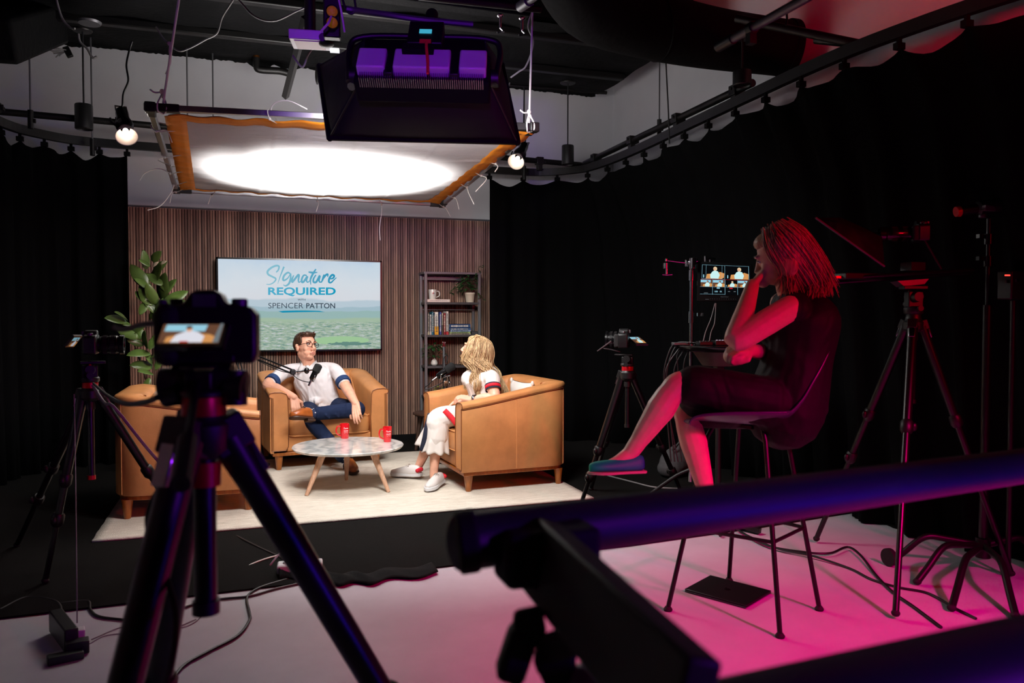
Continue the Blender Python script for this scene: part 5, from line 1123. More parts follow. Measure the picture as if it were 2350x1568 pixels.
# trousers
m = MB(); m.ell(pelv + V((0, .02, -.02)), (.175, .14, .11), Rz(-.1))
limb(m, [hipR, hipR.lerp(knR, .5), knR, knR.lerp(anR, .35), knR.lerp(anR, .9)], [.092, .085, .068, .062, .056]); limb(m, [hipL, hipL.lerp(knL, .5), knL, knL.lerp(anL, .4), knL.lerp(anL, .86)], [.092, .084, .070, .064, .056])
for j, (a, b) in enumerate(((knL, anL), (hipL, knL), (knR, anR))):
    for k in range(4): p = a.lerp(b, .1 + .2 * k); m.tube([p + V((-.03, -.05, .02)), p + V((0, -.062, -.015)), p + V((.03, -.045, -.045))], [.006, .012, .005], 8, round_=True)
organic(m, 'trousers', M['navy'], man, .006, 4)
M['sock'] = mat('navy_sock', (20, 34, 66), .85)
for a, b, f in ((knL, anL, .82), (knR, anR, .86)):
    m = MB(); d = (b - a).normalized(); limb(m, [a.lerp(b, f), b + d * .02], [.045, .04]); so_ = build(m, 'sock', M['sock'], man, w=True)
    m = MB()
    for k in range(14): an = k * 2.4; c_ = a.lerp(b, f + .03 + (1.0 - f) * (k / 14)); Rr = frame(d).to_3x3(); m.ell(c_ + Rr @ V((math.cos(an), math.sin(an), 0)) * .0425, .006, n=8)
    build(m, 'sock_dots', M['shirt'], so_, w=True)
shoe(man, pd(716, 962, 6.44), pd(664, 956, 6.40) + V((0, -.10, .0)), V((-.2, .25, 1)), 1.15, M['shoeb'], M['sole'])
h_ = pd(797, 1072, 6.62); h_.z = ZR + .03; t_ = pz(822, 1098, ZR + .012); shoe(man, h_, h_ + (t_ - h_).normalized() * .30, V((0, 0, 1)), 1.15, M['shoeb'], M['sole'])

# ---------------------------------------------------------------- the blonde woman
wm = thing('person', 'blonde woman in a white knit outfit with red trim, seated in the right armchair', 'person', pd(1100, 930, 6.3))
F = 6.2
hc = pd(1091, 804, F); hs = .98; Rh = head_frame(-RT * .93 - FW * .0 + UP * .20 + FW * .18, UP + RT * .12)
neck, chest, waist, pelv = pd(1099, 846, F), pd(1105, 868, F), pd(1112, 905, F), pd(1116, 936, F)
shN, shF = pd(1128, 864, F - .16), pd(1096, 858, F + .17)         # near (left) and far shoulders
elN, wrN = pd(1134, 912, F - .24), pd(1081, 917, F - .16)
elF, wrF = pd(1098, 908, F + .18), pd(1064, 918, F + .02)
m = MB(); head_mesh(m, hc, Rh, hs, True)
limb(m, [hc + Rh @ V((0, -.02, -.05)), pd(1094, 832, F), neck + V((0, 0, -.03))], [.050, .046, .055])
limb(m, [shN, shN.lerp(elN, .5), elN, elN.lerp(wrN, .4), wrN], [.048, .046, .042, .040, .026]); limb(m, [shF, elF, elF.lerp(wrF, .4), wrF], [.045, .040, .036, .026])
hand(m, wrN, pd(1050, 910, F - .14) - wrN, UP * 1 - FW * .3, 1, (.5, .6, .7, .8), .98, (.2, .1)); hand(m, wrF, pd(1040, 924, F) - wrF, UP - RT * .2, -1, (.5, .6, .7, .7), .98)
hipN, knN, anN = pd(1108, 944, F - .1), pd(1006, 962, F - .22), pd(996, 1078, 5.98)
hipF, knF, anF = pd(1104, 944, F + .1), pd(1010, 958, F - .02), pd(962, 1068, 6.28)
limb(m, [knN, knN.lerp(anN, .35), anN, anN + V((0, 0, -.05))], [.052, .052, .032, .034]); limb(m, [knF, knF.lerp(anF, .35), anF, anF + V((-.02, 0, -.04))], [.052, .052, .032, .034])
organic(m, 'body', M['skinw'], wm, .0042, 3)
face_parts(wm, hc, Rh, hs, M['lipr'], M['hairb'], .004)
# knit top
m = MB(); m.tube(spline([pelv + V((0, 0, -.04)), waist, chest, neck + V((0, 0, -.05))], 5), [.140, .138, .134, .130, .126, .126, .128, .132, .138, .144, .144, .138, .125, .105, .085, .070], 20, round_=True, el=1.22, up=-RT)
m.ell(chest + -RT * .085 + V((0, 0, -.01)), (.075, .12, .075)); limb(m, [neck + V((0, 0, -.06)), shN + V((0, 0, -.01)), shN.lerp(elN, .50)], [.065, .060, .057]); limb(m, [neck + V((0, 0, -.06)), shF + V((0, 0, -.01)), shF.lerp(elF, .5)], [.065, .058, .055])
top_ = organic(m, 'knit_top', M['knit'], wm, .006, 5)
d = (elN - shN).normalized(); c_ = shN.lerp(elN, .56)
for k, (mt_, off, r_) in enumerate(((M['navk'], -.022, .0595), (M['redk'], -.008, .060), (M['navk'], .014, .0590))):
    m = MB(); p = c_ + d * off; m.tube([p - d * (.006 if k != 1 else .014), p - d * .002, p + d * .002, p + d * (.006 if k != 1 else .014)], [r_ - .002, r_, r_, r_ - .002], 26, cap=False); build(m, 'sleeve_stripe', mt_, top_, w=True, solid=.004)
m = MB(); nr_ = [neck + V((0, 0, -.030)) + (-RT * math.cos(a) * .066 + FW * math.sin(a) * .066) + V((0, 0, -.03 * math.cos(a))) for a in [2 * PI * j / 24 for j in range(25)]]; m.tube(nr_, .009, 8); build(m, 'neck_trim', M['redk'], top_, w=True, label='red ribbed neckline trim')
# wide cropped trousers with side stripes
def wide_leg(m, hip, kn, an, fr_, r0, r1, r2):
    hem = kn.lerp(an, fr_ * .62); limb(m, [hip, hip.lerp(kn, .5), kn, kn.lerp(hem, .5), hem], [r0, r0 * .95, r1, (r1 + r2) / 2, r2], 18, el=1.15)
    for k in range(7):
        a = 2 * PI * k / 7; q = V((math.cos(a), math.sin(a), 0)); m.tube([kn + q * r1 * .8, kn.lerp(hem, .5) + q * r2 * .85, hem + q * r2 * .8], [.012, .018, .016], 8, round_=True)
m = MB(); m.ell(pelv + V((0, 0, -.03)), (.13, .17, .10)); wide_leg(m, hipN, knN, anN, .60, .085, .082, .088); wide_leg(m, hipF, knF, anF, .55, .085, .080, .085)
tr_o = organic(m, 'wide_trousers', M['knit'], wm, .006, 3)
def hem_skirt(kn, an, fr_, r1, r2, seed):
    d = (an - kn).normalized(); R = frame(d).to_3x3(); m = MB()
    def f(u, v):
        t = .10 + (fr_ - .10) * v; a = 2 * PI * u; r = (r1 + (r2 - r1) * v ** 1.2) * (1 + (.015 + .075 * v) * math.sin(7 * a + seed) + .03 * v * math.sin(3 * a + seed * 2))
        return kn.lerp(an, t) + R @ V((math.cos(a) * r, math.sin(a) * r, .008 * math.sin(7 * a + seed) * v))
    m.grid(f, 72, 14, cu=True); build(m, 'trouser_hem', M['knit'], tr_o, w=True, ang=180, solid=.003)
hem_skirt(knN, anN, .66, .080, .100, 1); hem_skirt(knF, anF, .62, .078, .094, 2.2)
def stripe(pts, wd, mt_, nm, lab):                                  # a flat tape laid on the cloth
    m = MB(); P = spline(pts, 6); n = len(P); vs = []
    for i, p in enumerate(P):
        dd = (P[min(i + 1, n - 1)] - P[max(i - 1, 0)]).normalized(); sd_ = dd.cross((CAM - p).normalized()).normalized() * wd / 2; vs += [p - sd_, p + sd_]
    m.add(vs, [(i * 2, i * 2 + 1, i * 2 + 3, i * 2 + 2) for i in range(n - 1)]); o = build(m, nm, mt_, tr_o, w=True, solid=.008, ang=80, label=lab)
stripe([pd(989, 950, F - .23), pd(982, 976, F - .26), pd(977, 1004, F - .27), pd(969, 1036, F - .26)], .050, M['navk'], 'navy_side_stripe', 'navy stripe down the trouser side')
stripe([pd(1020, 942, F - .28), pd(1034, 956, F - .30), pd(1048, 974, F - .31)], .040, mat('red_stripe', (205, 20, 35), .8), 'red_side_stripe', 'red stripe along the thigh')
# watch
dw = (wrN - elN).normalized(); m = MB(); p = wrN - dw * .03; m.tube([p - dw * .011, p + dw * .011], .0300, 20, cap=False); wt_ = build(m, 'watch_strap', M['chrome'], wm, w=True, solid=.004)
m = MB(); m.box(p + V((0, -.012, .029)), (.034, .034, .010), frame(dw, V((0, 0, 1))).to_3x3() @ Ry(0) if False else Rz(.2)); build(m, 'watch_face', M['blackg'], wt_, w=True, bevel=.003)
# sneakers
h_ = pd(1014, 1094, 5.99); h_.z = ZR + .028; t_ = pz(972, 1132, ZR + .01)
sn, P = shoe(wm, h_, h_ + (t_ - h_).normalized() * .275, V((0, 0, 1)), 1.0, M['sneak'], M['wpl'], 'sneaker', 'sneaker')
m = MB(); m.tube([P(-.030, .04, .045), P(0, -.015, .05), P(.030, .04, .045)], .017, 8, round_=True); build(m, 'heel_tab', mat('red_heel', (205, 18, 34), .5), sn, w=True, label='red heel tab')
h_ = pz(966, 1092, ZR + .03); t_ = pz(889, 1090, ZR + .012); sn, P = shoe(wm, h_, h_ + (t_ - h_).normalized() * .275, V((0, 0, 1)), 1.0, M['sneak'], M['wpl'], 'sneaker', 'sneaker')
m = MB(); m.tube([P(-.030, .04, .045), P(0, -.015, .05), P(.030, .04, .045)], .017, 8, round_=True); build(m, 'heel_tab', M['redk'], sn, w=True, label='red heel tab')
# long wavy hair: a cap and many strands
def strands(parent, mt_, roots, n, r0, wave, seed, name='hair'):
    r = random.Random(seed); m = MB()
    for k in range(n):
        g = roots[r.randrange(len(roots))]; j = V((r.gauss(0, 1), r.gauss(0, 1), r.gauss(0, 1))); P = []
        ph = r.uniform(0, 6.28); L = len(g)
        for i, (p, sp) in enumerate(g):
            t = i / (L - 1); P.append(p + j * sp + V((math.sin(ph * .3 + t * 13 + j.x * .4), math.cos(ph * .3 + t * 11), 0)) * wave * t)
        Q = spline(P, 5); m.tube(Q, [r0 * (1.1 - .75 * (i / len(Q)) ** 2) for i in range(len(Q))], 4, cap=False)
    return m
hp = lambda x, y, z: hc + Rh @ (V((x, y, z)) * hs)
m = MB(); he = lambda p, r: m.ell(hp(*p), tuple(q * hs for q in r), Rh, 18)
he((0, -.030, .052), (.080, .086, .071)); he((0, -.055, .0), (.080, .070, .095)); he((0, .026, .078), (.060, .052, .036))
for q in (-1, 1): he((.066 * q, -.002, .03), (.020, .045, .058)); he((.070 * q, -.02, -.03), (.02, .04, .06))
G = []; top0 = hp(0, -.005, .120)
NB, FB = pd(1146, 880, F - .02), pd(1150, 884, F + .10)
for k in range(26):
    a = math.radians(-112 + 234 * k / 25)                           # 0 = back of the head, minus = her left (near) side
    x, y = math.sin(a) * -1.0, -math.cos(a)
    s0 = hp(x * .020, .015 - .025 * (k % 3), .113); s1 = hp(x * .070, y * .075 - .010, .082); s2 = hp(x * .098, y * .098 - .018, .005); s3 = hp(x * .104, y * .104 - .018, -.075)
    near = x < 0
    if y > .25: e = [(pd(1094, 846, F - .11), .012), (pd(1089, 866, F - .145), .014), (pd(1097, 886, F - .16), .012), (pd(1095, 906, F - .165), .007)] if near else [(pd(1083, 850, F + .03), .010), (pd(1076, 868, F), .010), (pd(1072, 890, F - .02), .006)]
    elif near: e = [(pd(1118, 850, F - .12), .018), (pd(1132, 872, F - .09), .020), (pd(1140, 894, F - .06), .018), (pd(1150, 914, F - .03), .010)]
    else: e = [(pd(1124, 850, F + .06), .02), (pd(1140, 872, F + .05), .022), (pd(1150, 894, F + .03), .02), (pd(1156, 912, F + .02), .012)]
    G.append([(s0, .002), (s1, .005), (s2, .007), (s3, .010)] + e)
def locks(m, G, per, r0, wave, seed):
    r = random.Random(seed)
    for gi, g in enumerate(G):
        for lk in range(3):                                         # each guide carries three wavy locks
            oj = V((r.gauss(0, 1), r.gauss(0, 1), r.gauss(0, 1))); ph = r.uniform(0, 6.28); L = len(g)
            base = spline([p + oj * sp * .8 for p, sp in g], 6); n = len(base)
            side = RT * .8 + UP * .3 + FW * r.uniform(-.6, .6)
            for k in range(per):
                j = V((r.gauss(0, 1), r.gauss(0, 1), r.gauss(0, 1))); P = []
                for i, p in enumerate(base):
                    t = i / (n - 1); sp = .0035 + .008 * math.sin(PI * min(1, t * 1.05)) * (1 - .3 * t)
                    P.append(p + j * sp + side * (math.sin(ph + t * 19) * wave * max(0, t - .25) * 1.3) + FW * (math.cos(ph + t * 19) * wave * max(0, t - .25)))
                m.tube(P, [r0 * (1.1 - .8 * (i / n) ** 2) for i in range(n)], 4, cap=False)
locks(m, G, 22, .0027, .024, 5)
build(m, 'hair', M['hairb'], wm, w=True, ang=180)

# ---------------------------------------------------------------- the crew member on the stool
cw = thing('person', 'woman in a black dress on the tall chair, chin on fist, hair lit red', 'person', pd(1780, 950, 3.4))
F = 3.42
hc = pd(1788, 590, F - .02); hs = 1.0; Rh = head_frame(-RT * .82 + FW * .50 - UP * .38, UP - RT * .30)
neck, chest, waist, pelv = pd(1822, 680, F), pd(1838, 735, F), pd(1828, 830, F), pd(1800, 915, F)
shN, shF = pd(1812, 708, F - .14), pd(1792, 696, F + .2)
elN, wrN = pd(1690, 782, F - .16), pd(1727, 655, F - .02)
elF, wrF = pd(1790, 812, F + .12), pd(1722, 806, F - .03)
m = MB(); head_mesh(m, hc, Rh, hs, True)
limb(m, [hc + Rh @ V((0, -.02, -.05)), pd(1806, 648, F), neck + V((0, 0, -.02))], [.050, .050, .060])
limb(m, [shN, shN.lerp(elN, .45), elN, elN.lerp(wrN, .35), wrN], [.055, .056, .047, .046, .029]); limb(m, [shF, elF, elF.lerp(wrF, .4), wrF], [.050, .044, .040, .030])
hand(m, wrN, pd(1752, 622, F + .0) - wrN, -RT + UP * .4, -1, (1.0, 1.05, 1.05, 1.05), 1.0, (.9, .6), fist=True); hand(m, wrF, pd(1698, 803, F - .06) - wrF, UP * 1 - FW * .7, -1, (1.02, 1.06, 1.06, 1.06), 1.05, (.9, .9), fist=True)
hipN, knN, anN = pd(1770, 925, F - .09), pd(1556, 880, F - .10), pd(1443, 1046, F - .10)
hipF, knF, anF = pd(1780, 930, F + .1), pd(1572, 938, F + .02), pd(1630, 1165, F - .02)
limb(m, [hipN, hipN.lerp(knN, .55), knN.lerp(hipN, .06), knN.lerp(anN, .14), knN.lerp(anN, .36), knN.lerp(anN, .8), anN], [.085, .078, .060, .057, .062, .038, .034]); limb(m, [anN, pd(1412, 1064, F - .12), pd(1372, 1076, F - .14)], [.036, .028, .018])
limb(m, [hipF, hipF.lerp(knF, .55), knF.lerp(hipF, .06), knF.lerp(anF, .14), knF.lerp(anF, .36), knF.lerp(anF, .8), anF], [.085, .078, .060, .056, .060, .038, .034]); limb(m, [anF, anF + V((-.05, .01, -.06)), anF + V((-.15, .02, -.075))], [.036, .028, .02])
organic(m, 'body', M['skinc'], cw, .0045, 4)
face_parts(cw, hc, Rh, hs, M['lip'], M['hairroot'])
m = MB(); m.tube(spline([pelv + V((0, 0, -.06)), waist, chest, neck + V((0, 0, -.03))], 5), [.165, .165, .162, .156, .150, .146, .146, .15, .155, .160, .160, .150, .132, .108, .085, .070], 22, round_=True, el=1.15, up=-RT)
limb(m, [neck + V((0, 0, -.04)), shN + V((.03, 0, -.005))], [.08, .062]); limb(m, [neck + V((0, 0, -.04)), shF + V((.02, 0, -.01))], [.08, .066])
m.ell(chest - RT * .10 + V((0, 0, -.03)), (.09, .13, .09)); m.ell(pelv + V((0, 0, -.02)), (.19, .185, .13))
limb(m, [hipN + V((0, 0, .0)), hipN.lerp(knN, .45), hipN.lerp(knN, .82)], [.108, .102, .094], 16); limb(m, [hipF, hipF.lerp(knF, .45), hipF.lerp(knF, .80)], [.108, .10, .09], 16)
limb(m, [hipN.lerp(hipF, .5), hipN.lerp(hipF, .5).lerp(knN.lerp(knF, .5), .8)], [.10, .095]); organic(m, 'dress', M['dress'], cw, .0065, 5)
sf, P = shoe(cw, pd(1478, 1082, F - .10), pd(1352, 1086, F - .16), UP + RT * .03, 1.05, M['teal'], M['solet'], 'flat_shoe', 'flat', label='teal pointed flat shoe')
shoe(cw, anF + V((.05, 0, -.085)), anF + V((-.18, .03, -.10)), V((0, 0, 1)), 1.0, M['teal'], M['solet'], 'flat_shoe', 'flat')
hp = lambda x, y, z: hc + Rh @ (V((x, y, z)) * hs)
m = MB(); he = lambda p, r: m.ell(hp(*p), tuple(q * hs for q in r), Rh, 18)
he((0, -.035, .050), (.088, .092, .078)); he((0, -.055, .0), (.088, .075, .10)); he((0, .02, .085), (.066, .058, .040))
for q in (-1, 1): he((.074 * q, -.012, .02), (.020, .045, .065)); he((.076 * q, -.03, -.04), (.02, .045, .06))
G = []; DN = V((0, 0, -1))
for k in range(22):
    a = -2.0 + 4.2 * k / 21                                          # angle round the back of the head
    x, y = -math.cos(a * .75) * .092 if False else math.sin(a) * -.092, -.035 - math.cos(a) * .088
    s0 = hp(x * .55, y * .5 - .01, .118); s1 = hp(x, y, .045); end = pd(1858, 668, F) + (s1 - hp(0, -.035, .045)) * .62 + RT * .01
    if y > -.02: end = pd(1822, 655, F - .05) + (s1 - hp(0, -.035, .045)) * .5
    G.append([(s0, .010), (s1, .008), (s1.lerp(end, .5) + RT * .018, .012), (end + V((0, 0, .03)), .016), (end + V((0, 0, -.0)), .022)])
mm = strands(cw, M['hairc'], G, 2200, .0022, .002, 9); n0 = len(m.v); m.v += mm.v; m.f += [tuple(i + n0 for i in f) for f in mm.f]; m.mi += mm.mi
build(m, 'hair', M['hairc'], cw, w=True, ang=180)
# ================================================================ camera gear
M['purplehi'] = mat('tripod_collar', (22, 20, 26), .25, metal=.3)
def tripod(label, apex, feet, r=.016, head=.17, column=.34, red=True, locks=(.42,), legmat='carbon', bowl=.05, strap=False, sc=1.0):
    o = thing('tripod', label, 'tripod', V((apex.x, apex.y, 0)))
    m = MB(); m.lathe([(bowl * .7, -.06), (bowl * 1.05, -.045), (bowl * 1.1, -.01), (bowl * .9, .0), (bowl * .8, .02), (bowl * .85, .035)], apex, 24); build(m, 'crown', M['black'], o, w=True)
    if red: m = MB(); m.lathe([(bowl * .86, 0), (bowl * .88, .004), (bowl * .88, .028), (bowl * .86, .032)], apex + V((0, 0, .0)), 24, cap=False); build(m, 'red_collar', M['redm'], o, w=True)
    if column:
        m = MB(); m.cyl(apex + V((0, 0, -.03)), apex + V((0, 0, -column)), r * .9, n=14); build(m, 'centre_column', M['carbon'], o, w=True)
        m = MB(); m.cyl(apex + V((0, 0, -.065)), apex + V((0, 0, -.10)), r * 1.3, n=16); build(m, 'column_collar', M['redm'] if red == 2 else M['black'], o, w=True)
        m = MB(); m.cyl(apex + V((0, 0, -column)), apex + V((0, 0, -column - .02)), r * 1.1, n=14); build(m, 'column_cap', M['redm'] if red == 3 else M['black'], o, w=True)
    for f in feet:
        h = (V((f.x, f.y, 0)) - V((apex.x, apex.y, 0))).normalized(); top = apex + h * bowl * .9 + V((0, 0, -.03)); d = (f - top); L = d.length; d = d.normalized()
        m = MB(); k1 = locks[0]; m.tube([top, top + d * L * .06, top + d * L * (k1 - .02)], [r * 1.6, r * 1.35, r * 1.25], 14, up=h); lg = build(m, 'leg', M[legmat], o, w=True)
        m = MB(); m.box(top + V((0, 0, .004)), (r * 2.8, r * 3.2, r * 3), frame(d, h).to_3x3()); build(m, 'shoulder', M['black'], lg, w=True, bevel=.004)
        m = MB(); m.box(top + d * .03 + h * r * 1.5, (r * 1.6, r * .5, r * 3.4), frame(d, h).to_3x3()); build(m, 'silver_latch', M['chrome'], lg, w=True, bevel=.002)
        rr = r * 1.05
        for j, k in enumerate(list(locks) + [None]):
            if k is None: break
            a = top + d * L * k; m = MB(); m.tube([a - d * .03, a - d * .02, a + d * .02, a + d * .035], [r * 1.4, r * 1.75, r * 1.75, r * 1.2], 14); m.ell(a + frame(d, h).to_3x3() @ V((r * 1.9, 0, 0)), (r * .9, r * .7, r * 1.2)); build(m, 'leg_lock', M['black'], lg, w=True)
            nx = locks[j + 1] if j + 1 < len(locks) else 1.0; m = MB(); m.cyl(a, top + d * L * nx, r * (1.0 - .18 * j), n=12); build(m, 'lower_tube', M['carbon'], lg, w=True)
        m = MB(); m.ell(f - d * .012, (r * 1.1, r * 1.1, r * .9)); build(m, 'rubber_foot', M['rubber'], lg, w=True)
    return o
def fluid_head(o, base, top, fwd, r=.045, handle=True, hl=.3):
    fwd = V((fwd.x, fwd.y, 0)).normalized(); s = fwd.cross(V((0, 0, 1))); R = Matrix((s, fwd, V((0, 0, 1)))).transposed(); H = top.z - base.z
    m = MB(); m.lathe([(r * .9, 0), (r, .008), (r, H * .22), (r * .8, H * .28)], base, 24); m.box(base + V((0, 0, H * .5)), (r * 1.1, r * 1.6, H * .55), R); hd_ = build(m, 'fluid_head', M['black'], o, w=True, bevel=.004)
    for q in (-1, 1): m = MB(); m.cyl(base + s * q * r * .5 + V((0, 0, H * .6)), base + s * q * r * 1.15 + V((0, 0, H * .6)), r * .62, r * .5, 20); build(m, 'tilt_drum', M['black'], hd_, w=True)
    m = MB(); m.cyl(base + s * r * 1.1 + V((0, 0, H * .35)), base + s * r * 1.7 + V((0, 0, H * .35)), .012, .016, 12); build(m, 'lock_knob', M['black'], hd_, w=True)
    m = MB(); m.cyl(base - s * r * 1.1 + V((0, 0, H * .2)), base - s * r * 1.6 + V((0, 0, H * .2)), .010, .014, 12); build(m, 'lock_knob', M['black'], hd_, w=True)
    m = MB(); m.box(top - V((0, 0, H * .08)), (r * 1.3, r * 2.6, H * .12), R); build(m, 'camera_plate', M['black'], hd_, w=True, bevel=.003)
    m = MB(); m.ell(base + s * r * .9 + V((0, 0, H * .8)), .007); build(m, 'red_button', M['redm'], hd_, w=True)
    if handle:
        a = base - fwd * r * .9 + V((0, 0, H * .45)); b = a - fwd * hl + V((0, 0, -hl * .45)) + s * .05; m = MB(); m.cyl(a, b, .006, n=8); m.cyl(a.lerp(b, .6), b, .012, n=10); build(m, 'pan_handle', M['black'], hd_, w=True)
def mat_pic(name, cols): return [emis(name + str(k), c, s) for k, (c, s) in enumerate(cols)]
def picture(parent, P, which, mats, label=None):
    """P(u,v) -> world point on the screen; flat shapes making a small seated-guest picture"""
    m = MB(); lay = [0]
    def poly(mi, pts):
        m.m = mi; lay[0] += 1; e = lay[0] * .00025; m.add([P(u, v, e) for u, v in pts], [tuple(range(len(pts)))])
    def blob(mi, cx, cy, rx, ry, n=14): poly(mi, [(cx + rx * math.cos(2 * PI * k / n), cy + ry * math.sin(2 * PI * k / n)) for k in range(n)])
    def guest(x0, y0, w, h, dark=True):                            # chair, body, head in a cell
        Q = lambda a, b: (x0 + a * w, y0 + b * h)
        poly(0 if dark else 1, [Q(0, 0), Q(1, 0), Q(1, 1), Q(0, 1)])
        if not dark: poly(5, [Q(.0, .62), Q(.85, .62), Q(.85, .98), Q(0, .98)])
        poly(2, [Q(.18, .02), Q(.96, .02), Q(.98, .42), Q(.80, .52), Q(.62, .42), Q(.4, .38), Q(.22, .34)])
        poly(3, [Q(.38, .04), Q(.72, .04), Q(.78, .30), Q(.70, .56), Q(.55, .62), Q(.45, .52), Q(.36, .3)])
        blob(4 if dark else 6, x0 + .58 * w, y0 + .74 * h, .085 * w, .15 * h); blob(7, x0 + .555 * w, y0 + .70 * h, .05 * w, .10 * h)
        if dark: poly(5, [Q(.06, .08), Q(.1, .08), Q(.1, .3), Q(.06, .3)])
    if which == 'man':
        poly(1, [(0, 0), (1, 0), (1, 1), (0, 1)]); poly(5, [(.05, .62), (.72, .62), (.74, .97), (.06, .97)])
        poly(2, [(.1, .02), (.95, .02), (.98, .25), (.82, .45), (.66, .48), (.3, .42), (.12, .3)])
        poly(3, [(.2, .02), (.72, .02), (.74, .34), (.62, .56), (.50, .64), (.40, .60), (.26, .40)])
        blob(7, .46, .70, .05, .13); blob(6, .45, .80, .055, .08)
        poly(8, [(.36, .0), (.5, .0), (.5, .07), (.36, .07)]); poly(9, [(.9, .0), (1, .0), (1, 1), (.95, 1)])
    elif which == 'lady': guest(0, 0, 1, 1, False)
    else:
        poly(0, [(0, 0), (1, 0), (1, 1), (0, 1)]); guest(.03, .52, .46, .46); guest(.51, .52, .46, .46)
        for k in range(4): guest(.01 + .245 * k, .26, .235, .23, k == 2)
        for k, (u0, v0, u1, v1) in enumerate(((.03, .515, .49, .52), (.03, .97, .49, .975), (.03, .515, .034, .975), (.486, .515, .49, .975), (.96, .52, .965, .97), (.5, .975, .965, .98), (.0, .25, 1, .254), (0, .5, 1, .505), (.245, .0, .249, .5), (.49, .0, .495, .5), (.735, 0, .739, .5), (0, .01, .49, .015), (.11, .52, .113, .975), (.43, .52, .433, .975))):
            poly(8 if k in (7,) else 5, [(u0, v0), (u1, v0), (u1, v1), (u0, v1)])
        for b, u0, u1, v0, v1, mi in (('0:00', .29, .35, .08, .13, 5), ('OK', .39, .43, .08, .13, 5)):
            vs, fs = fit_text(b, u0, u1, v0, v1, .02); m.m = mi; lay[0] += 1; m.add([P(v.x, v.y, lay[0] * .00025) for v in vs], fs)
        poly(8, [(.58, .20), (.64, .20), (.64, .235), (.58, .235)]); poly(5, [(.33, .20), (.39, .20), (.39, .24), (.33, .24)])
        for u in (.55, .66): poly(9, [(u, .10), (u + .04, .10), (u + .04, .12), (u, .12)])
        poly(9, [(.08, .04), (.16, .04), (.16, .055), (.08, .055)])
    return build(m, 'screen_image', mats, parent, w=True, smooth=False)
def picmats(n, k=1.0, cool=False):
    return mat_pic(n, [((8, 9, 12), k), ((104, 70, 52), k), ((214, 150, 88), k), ((225, 225, 235) if not cool else (200, 240, 240), k), ((225, 200, 160), k), ((150, 205, 225), k), ((70, 45, 35), k), ((224, 170, 140), k), ((200, 30, 40), k), ((110, 120, 125), k)])
def camera_body(label, c, fwd, s, lens_l, screen=None, up=V((0, 0, 1)), lens_r=.038):
    """c = middle of the body; fwd = where the lens points"""
    f = V(fwd).normalized(); x = f.cross(up).normalized(); z = x.cross(f); R = Matrix((x, f, z)).transposed(); P = lambda a, b, q: c + R @ (V((a, b, q)) * s)
    o = thing('video_camera', label, 'camera', c)
    m = MB(); prof = [(-.068, -.045), (.068, -.045), (.072, -.03), (.072, .028), (.062, .040), (.028, .044), (.022, .058), (.012, .064), (-.012, .064), (-.022, .058), (-.030, .044), (-.060, .042), (-.072, .030), (-.072, -.035)]
    m.prism([(a, b) for a, b in prof], R @ Matrix(((1, 0, 0), (0, 0, -1), (0, 1, 0))), P(0, .022, 0), 0.001)
    m.v = []; m.f = []; m.mi = []
    k = len(prof); m.add([P(a, -.028, b) for a, b in prof] + [P(a, .026, b) for a, b in prof], [tuple(range(k))[::-1], tuple(range(k, 2 * k))] + [(i, (i + 1) % k, k + (i + 1) % k, k + i) for i in range(k)])
    build(m, 'body', M['black'], o, w=True, bevel=.006 * s, seg=3)
    m = MB(); m.box(P(-.052, .034, -.004), (.032 * s, .03 * s, .075 * s), R); build(m, 'grip', M['rubber'], o, w=True, bevel=.008 * s)
    m = MB(); L = lens_l; rr = lens_r * s
    A = frame(R @ V((0, 1, 0)), z).to_3x3(); m.lathe([(rr * .8, 0), (rr * .82, L * .1), (rr * .95, L * .14), (rr * .95, L * .42), (rr * 1.0, L * .45), (rr * 1.0, L * .72), (rr * .96, L * .74), (rr * .96, L * .8), (rr * 1.08, L * .84), (rr * 1.08, L * 1.0), (rr * .9, L * 1.0), (rr * .8, L * .93), (.001, L * .92)], P(0, .026, -.002), 28, A); ln = build(m, 'lens', M['blackg'], o, w=True, ang=25)
    m = MB()
    for q in (.28, .58):
        for j in range(30): a = 2 * PI * j / 30; m.box(P(0, .026, -.002) + A @ V((math.cos(a) * rr * 1.0, math.sin(a) * rr * 1.0, L * q)), (rr * .06, rr * .06, L * .16), A @ Rz(a))
    build(m, 'focus_ring', M['rubber'], ln, w=True, smooth=False)
    m = MB()
    for a, b, q, r_, h in ((.045, 0, .040, .012, .010), (-.045, .005, .042, .010, .008), (-.062, -.005, .04, .007, .008)): m = MB(); m.lathe([(r_ * s, 0), (r_ * s, h * s), (r_ * .8 * s, (h + .002) * s)], P(a, b, q), 16, R); build(m, 'dial', M['grey'], o, w=True)
    m = MB(); m.box(P(0, -.032, .048), (.03 * s, .012 * s, .018 * s), R); build(m, 'hot_shoe', M['grey'], o, w=True)
    return o, P, R
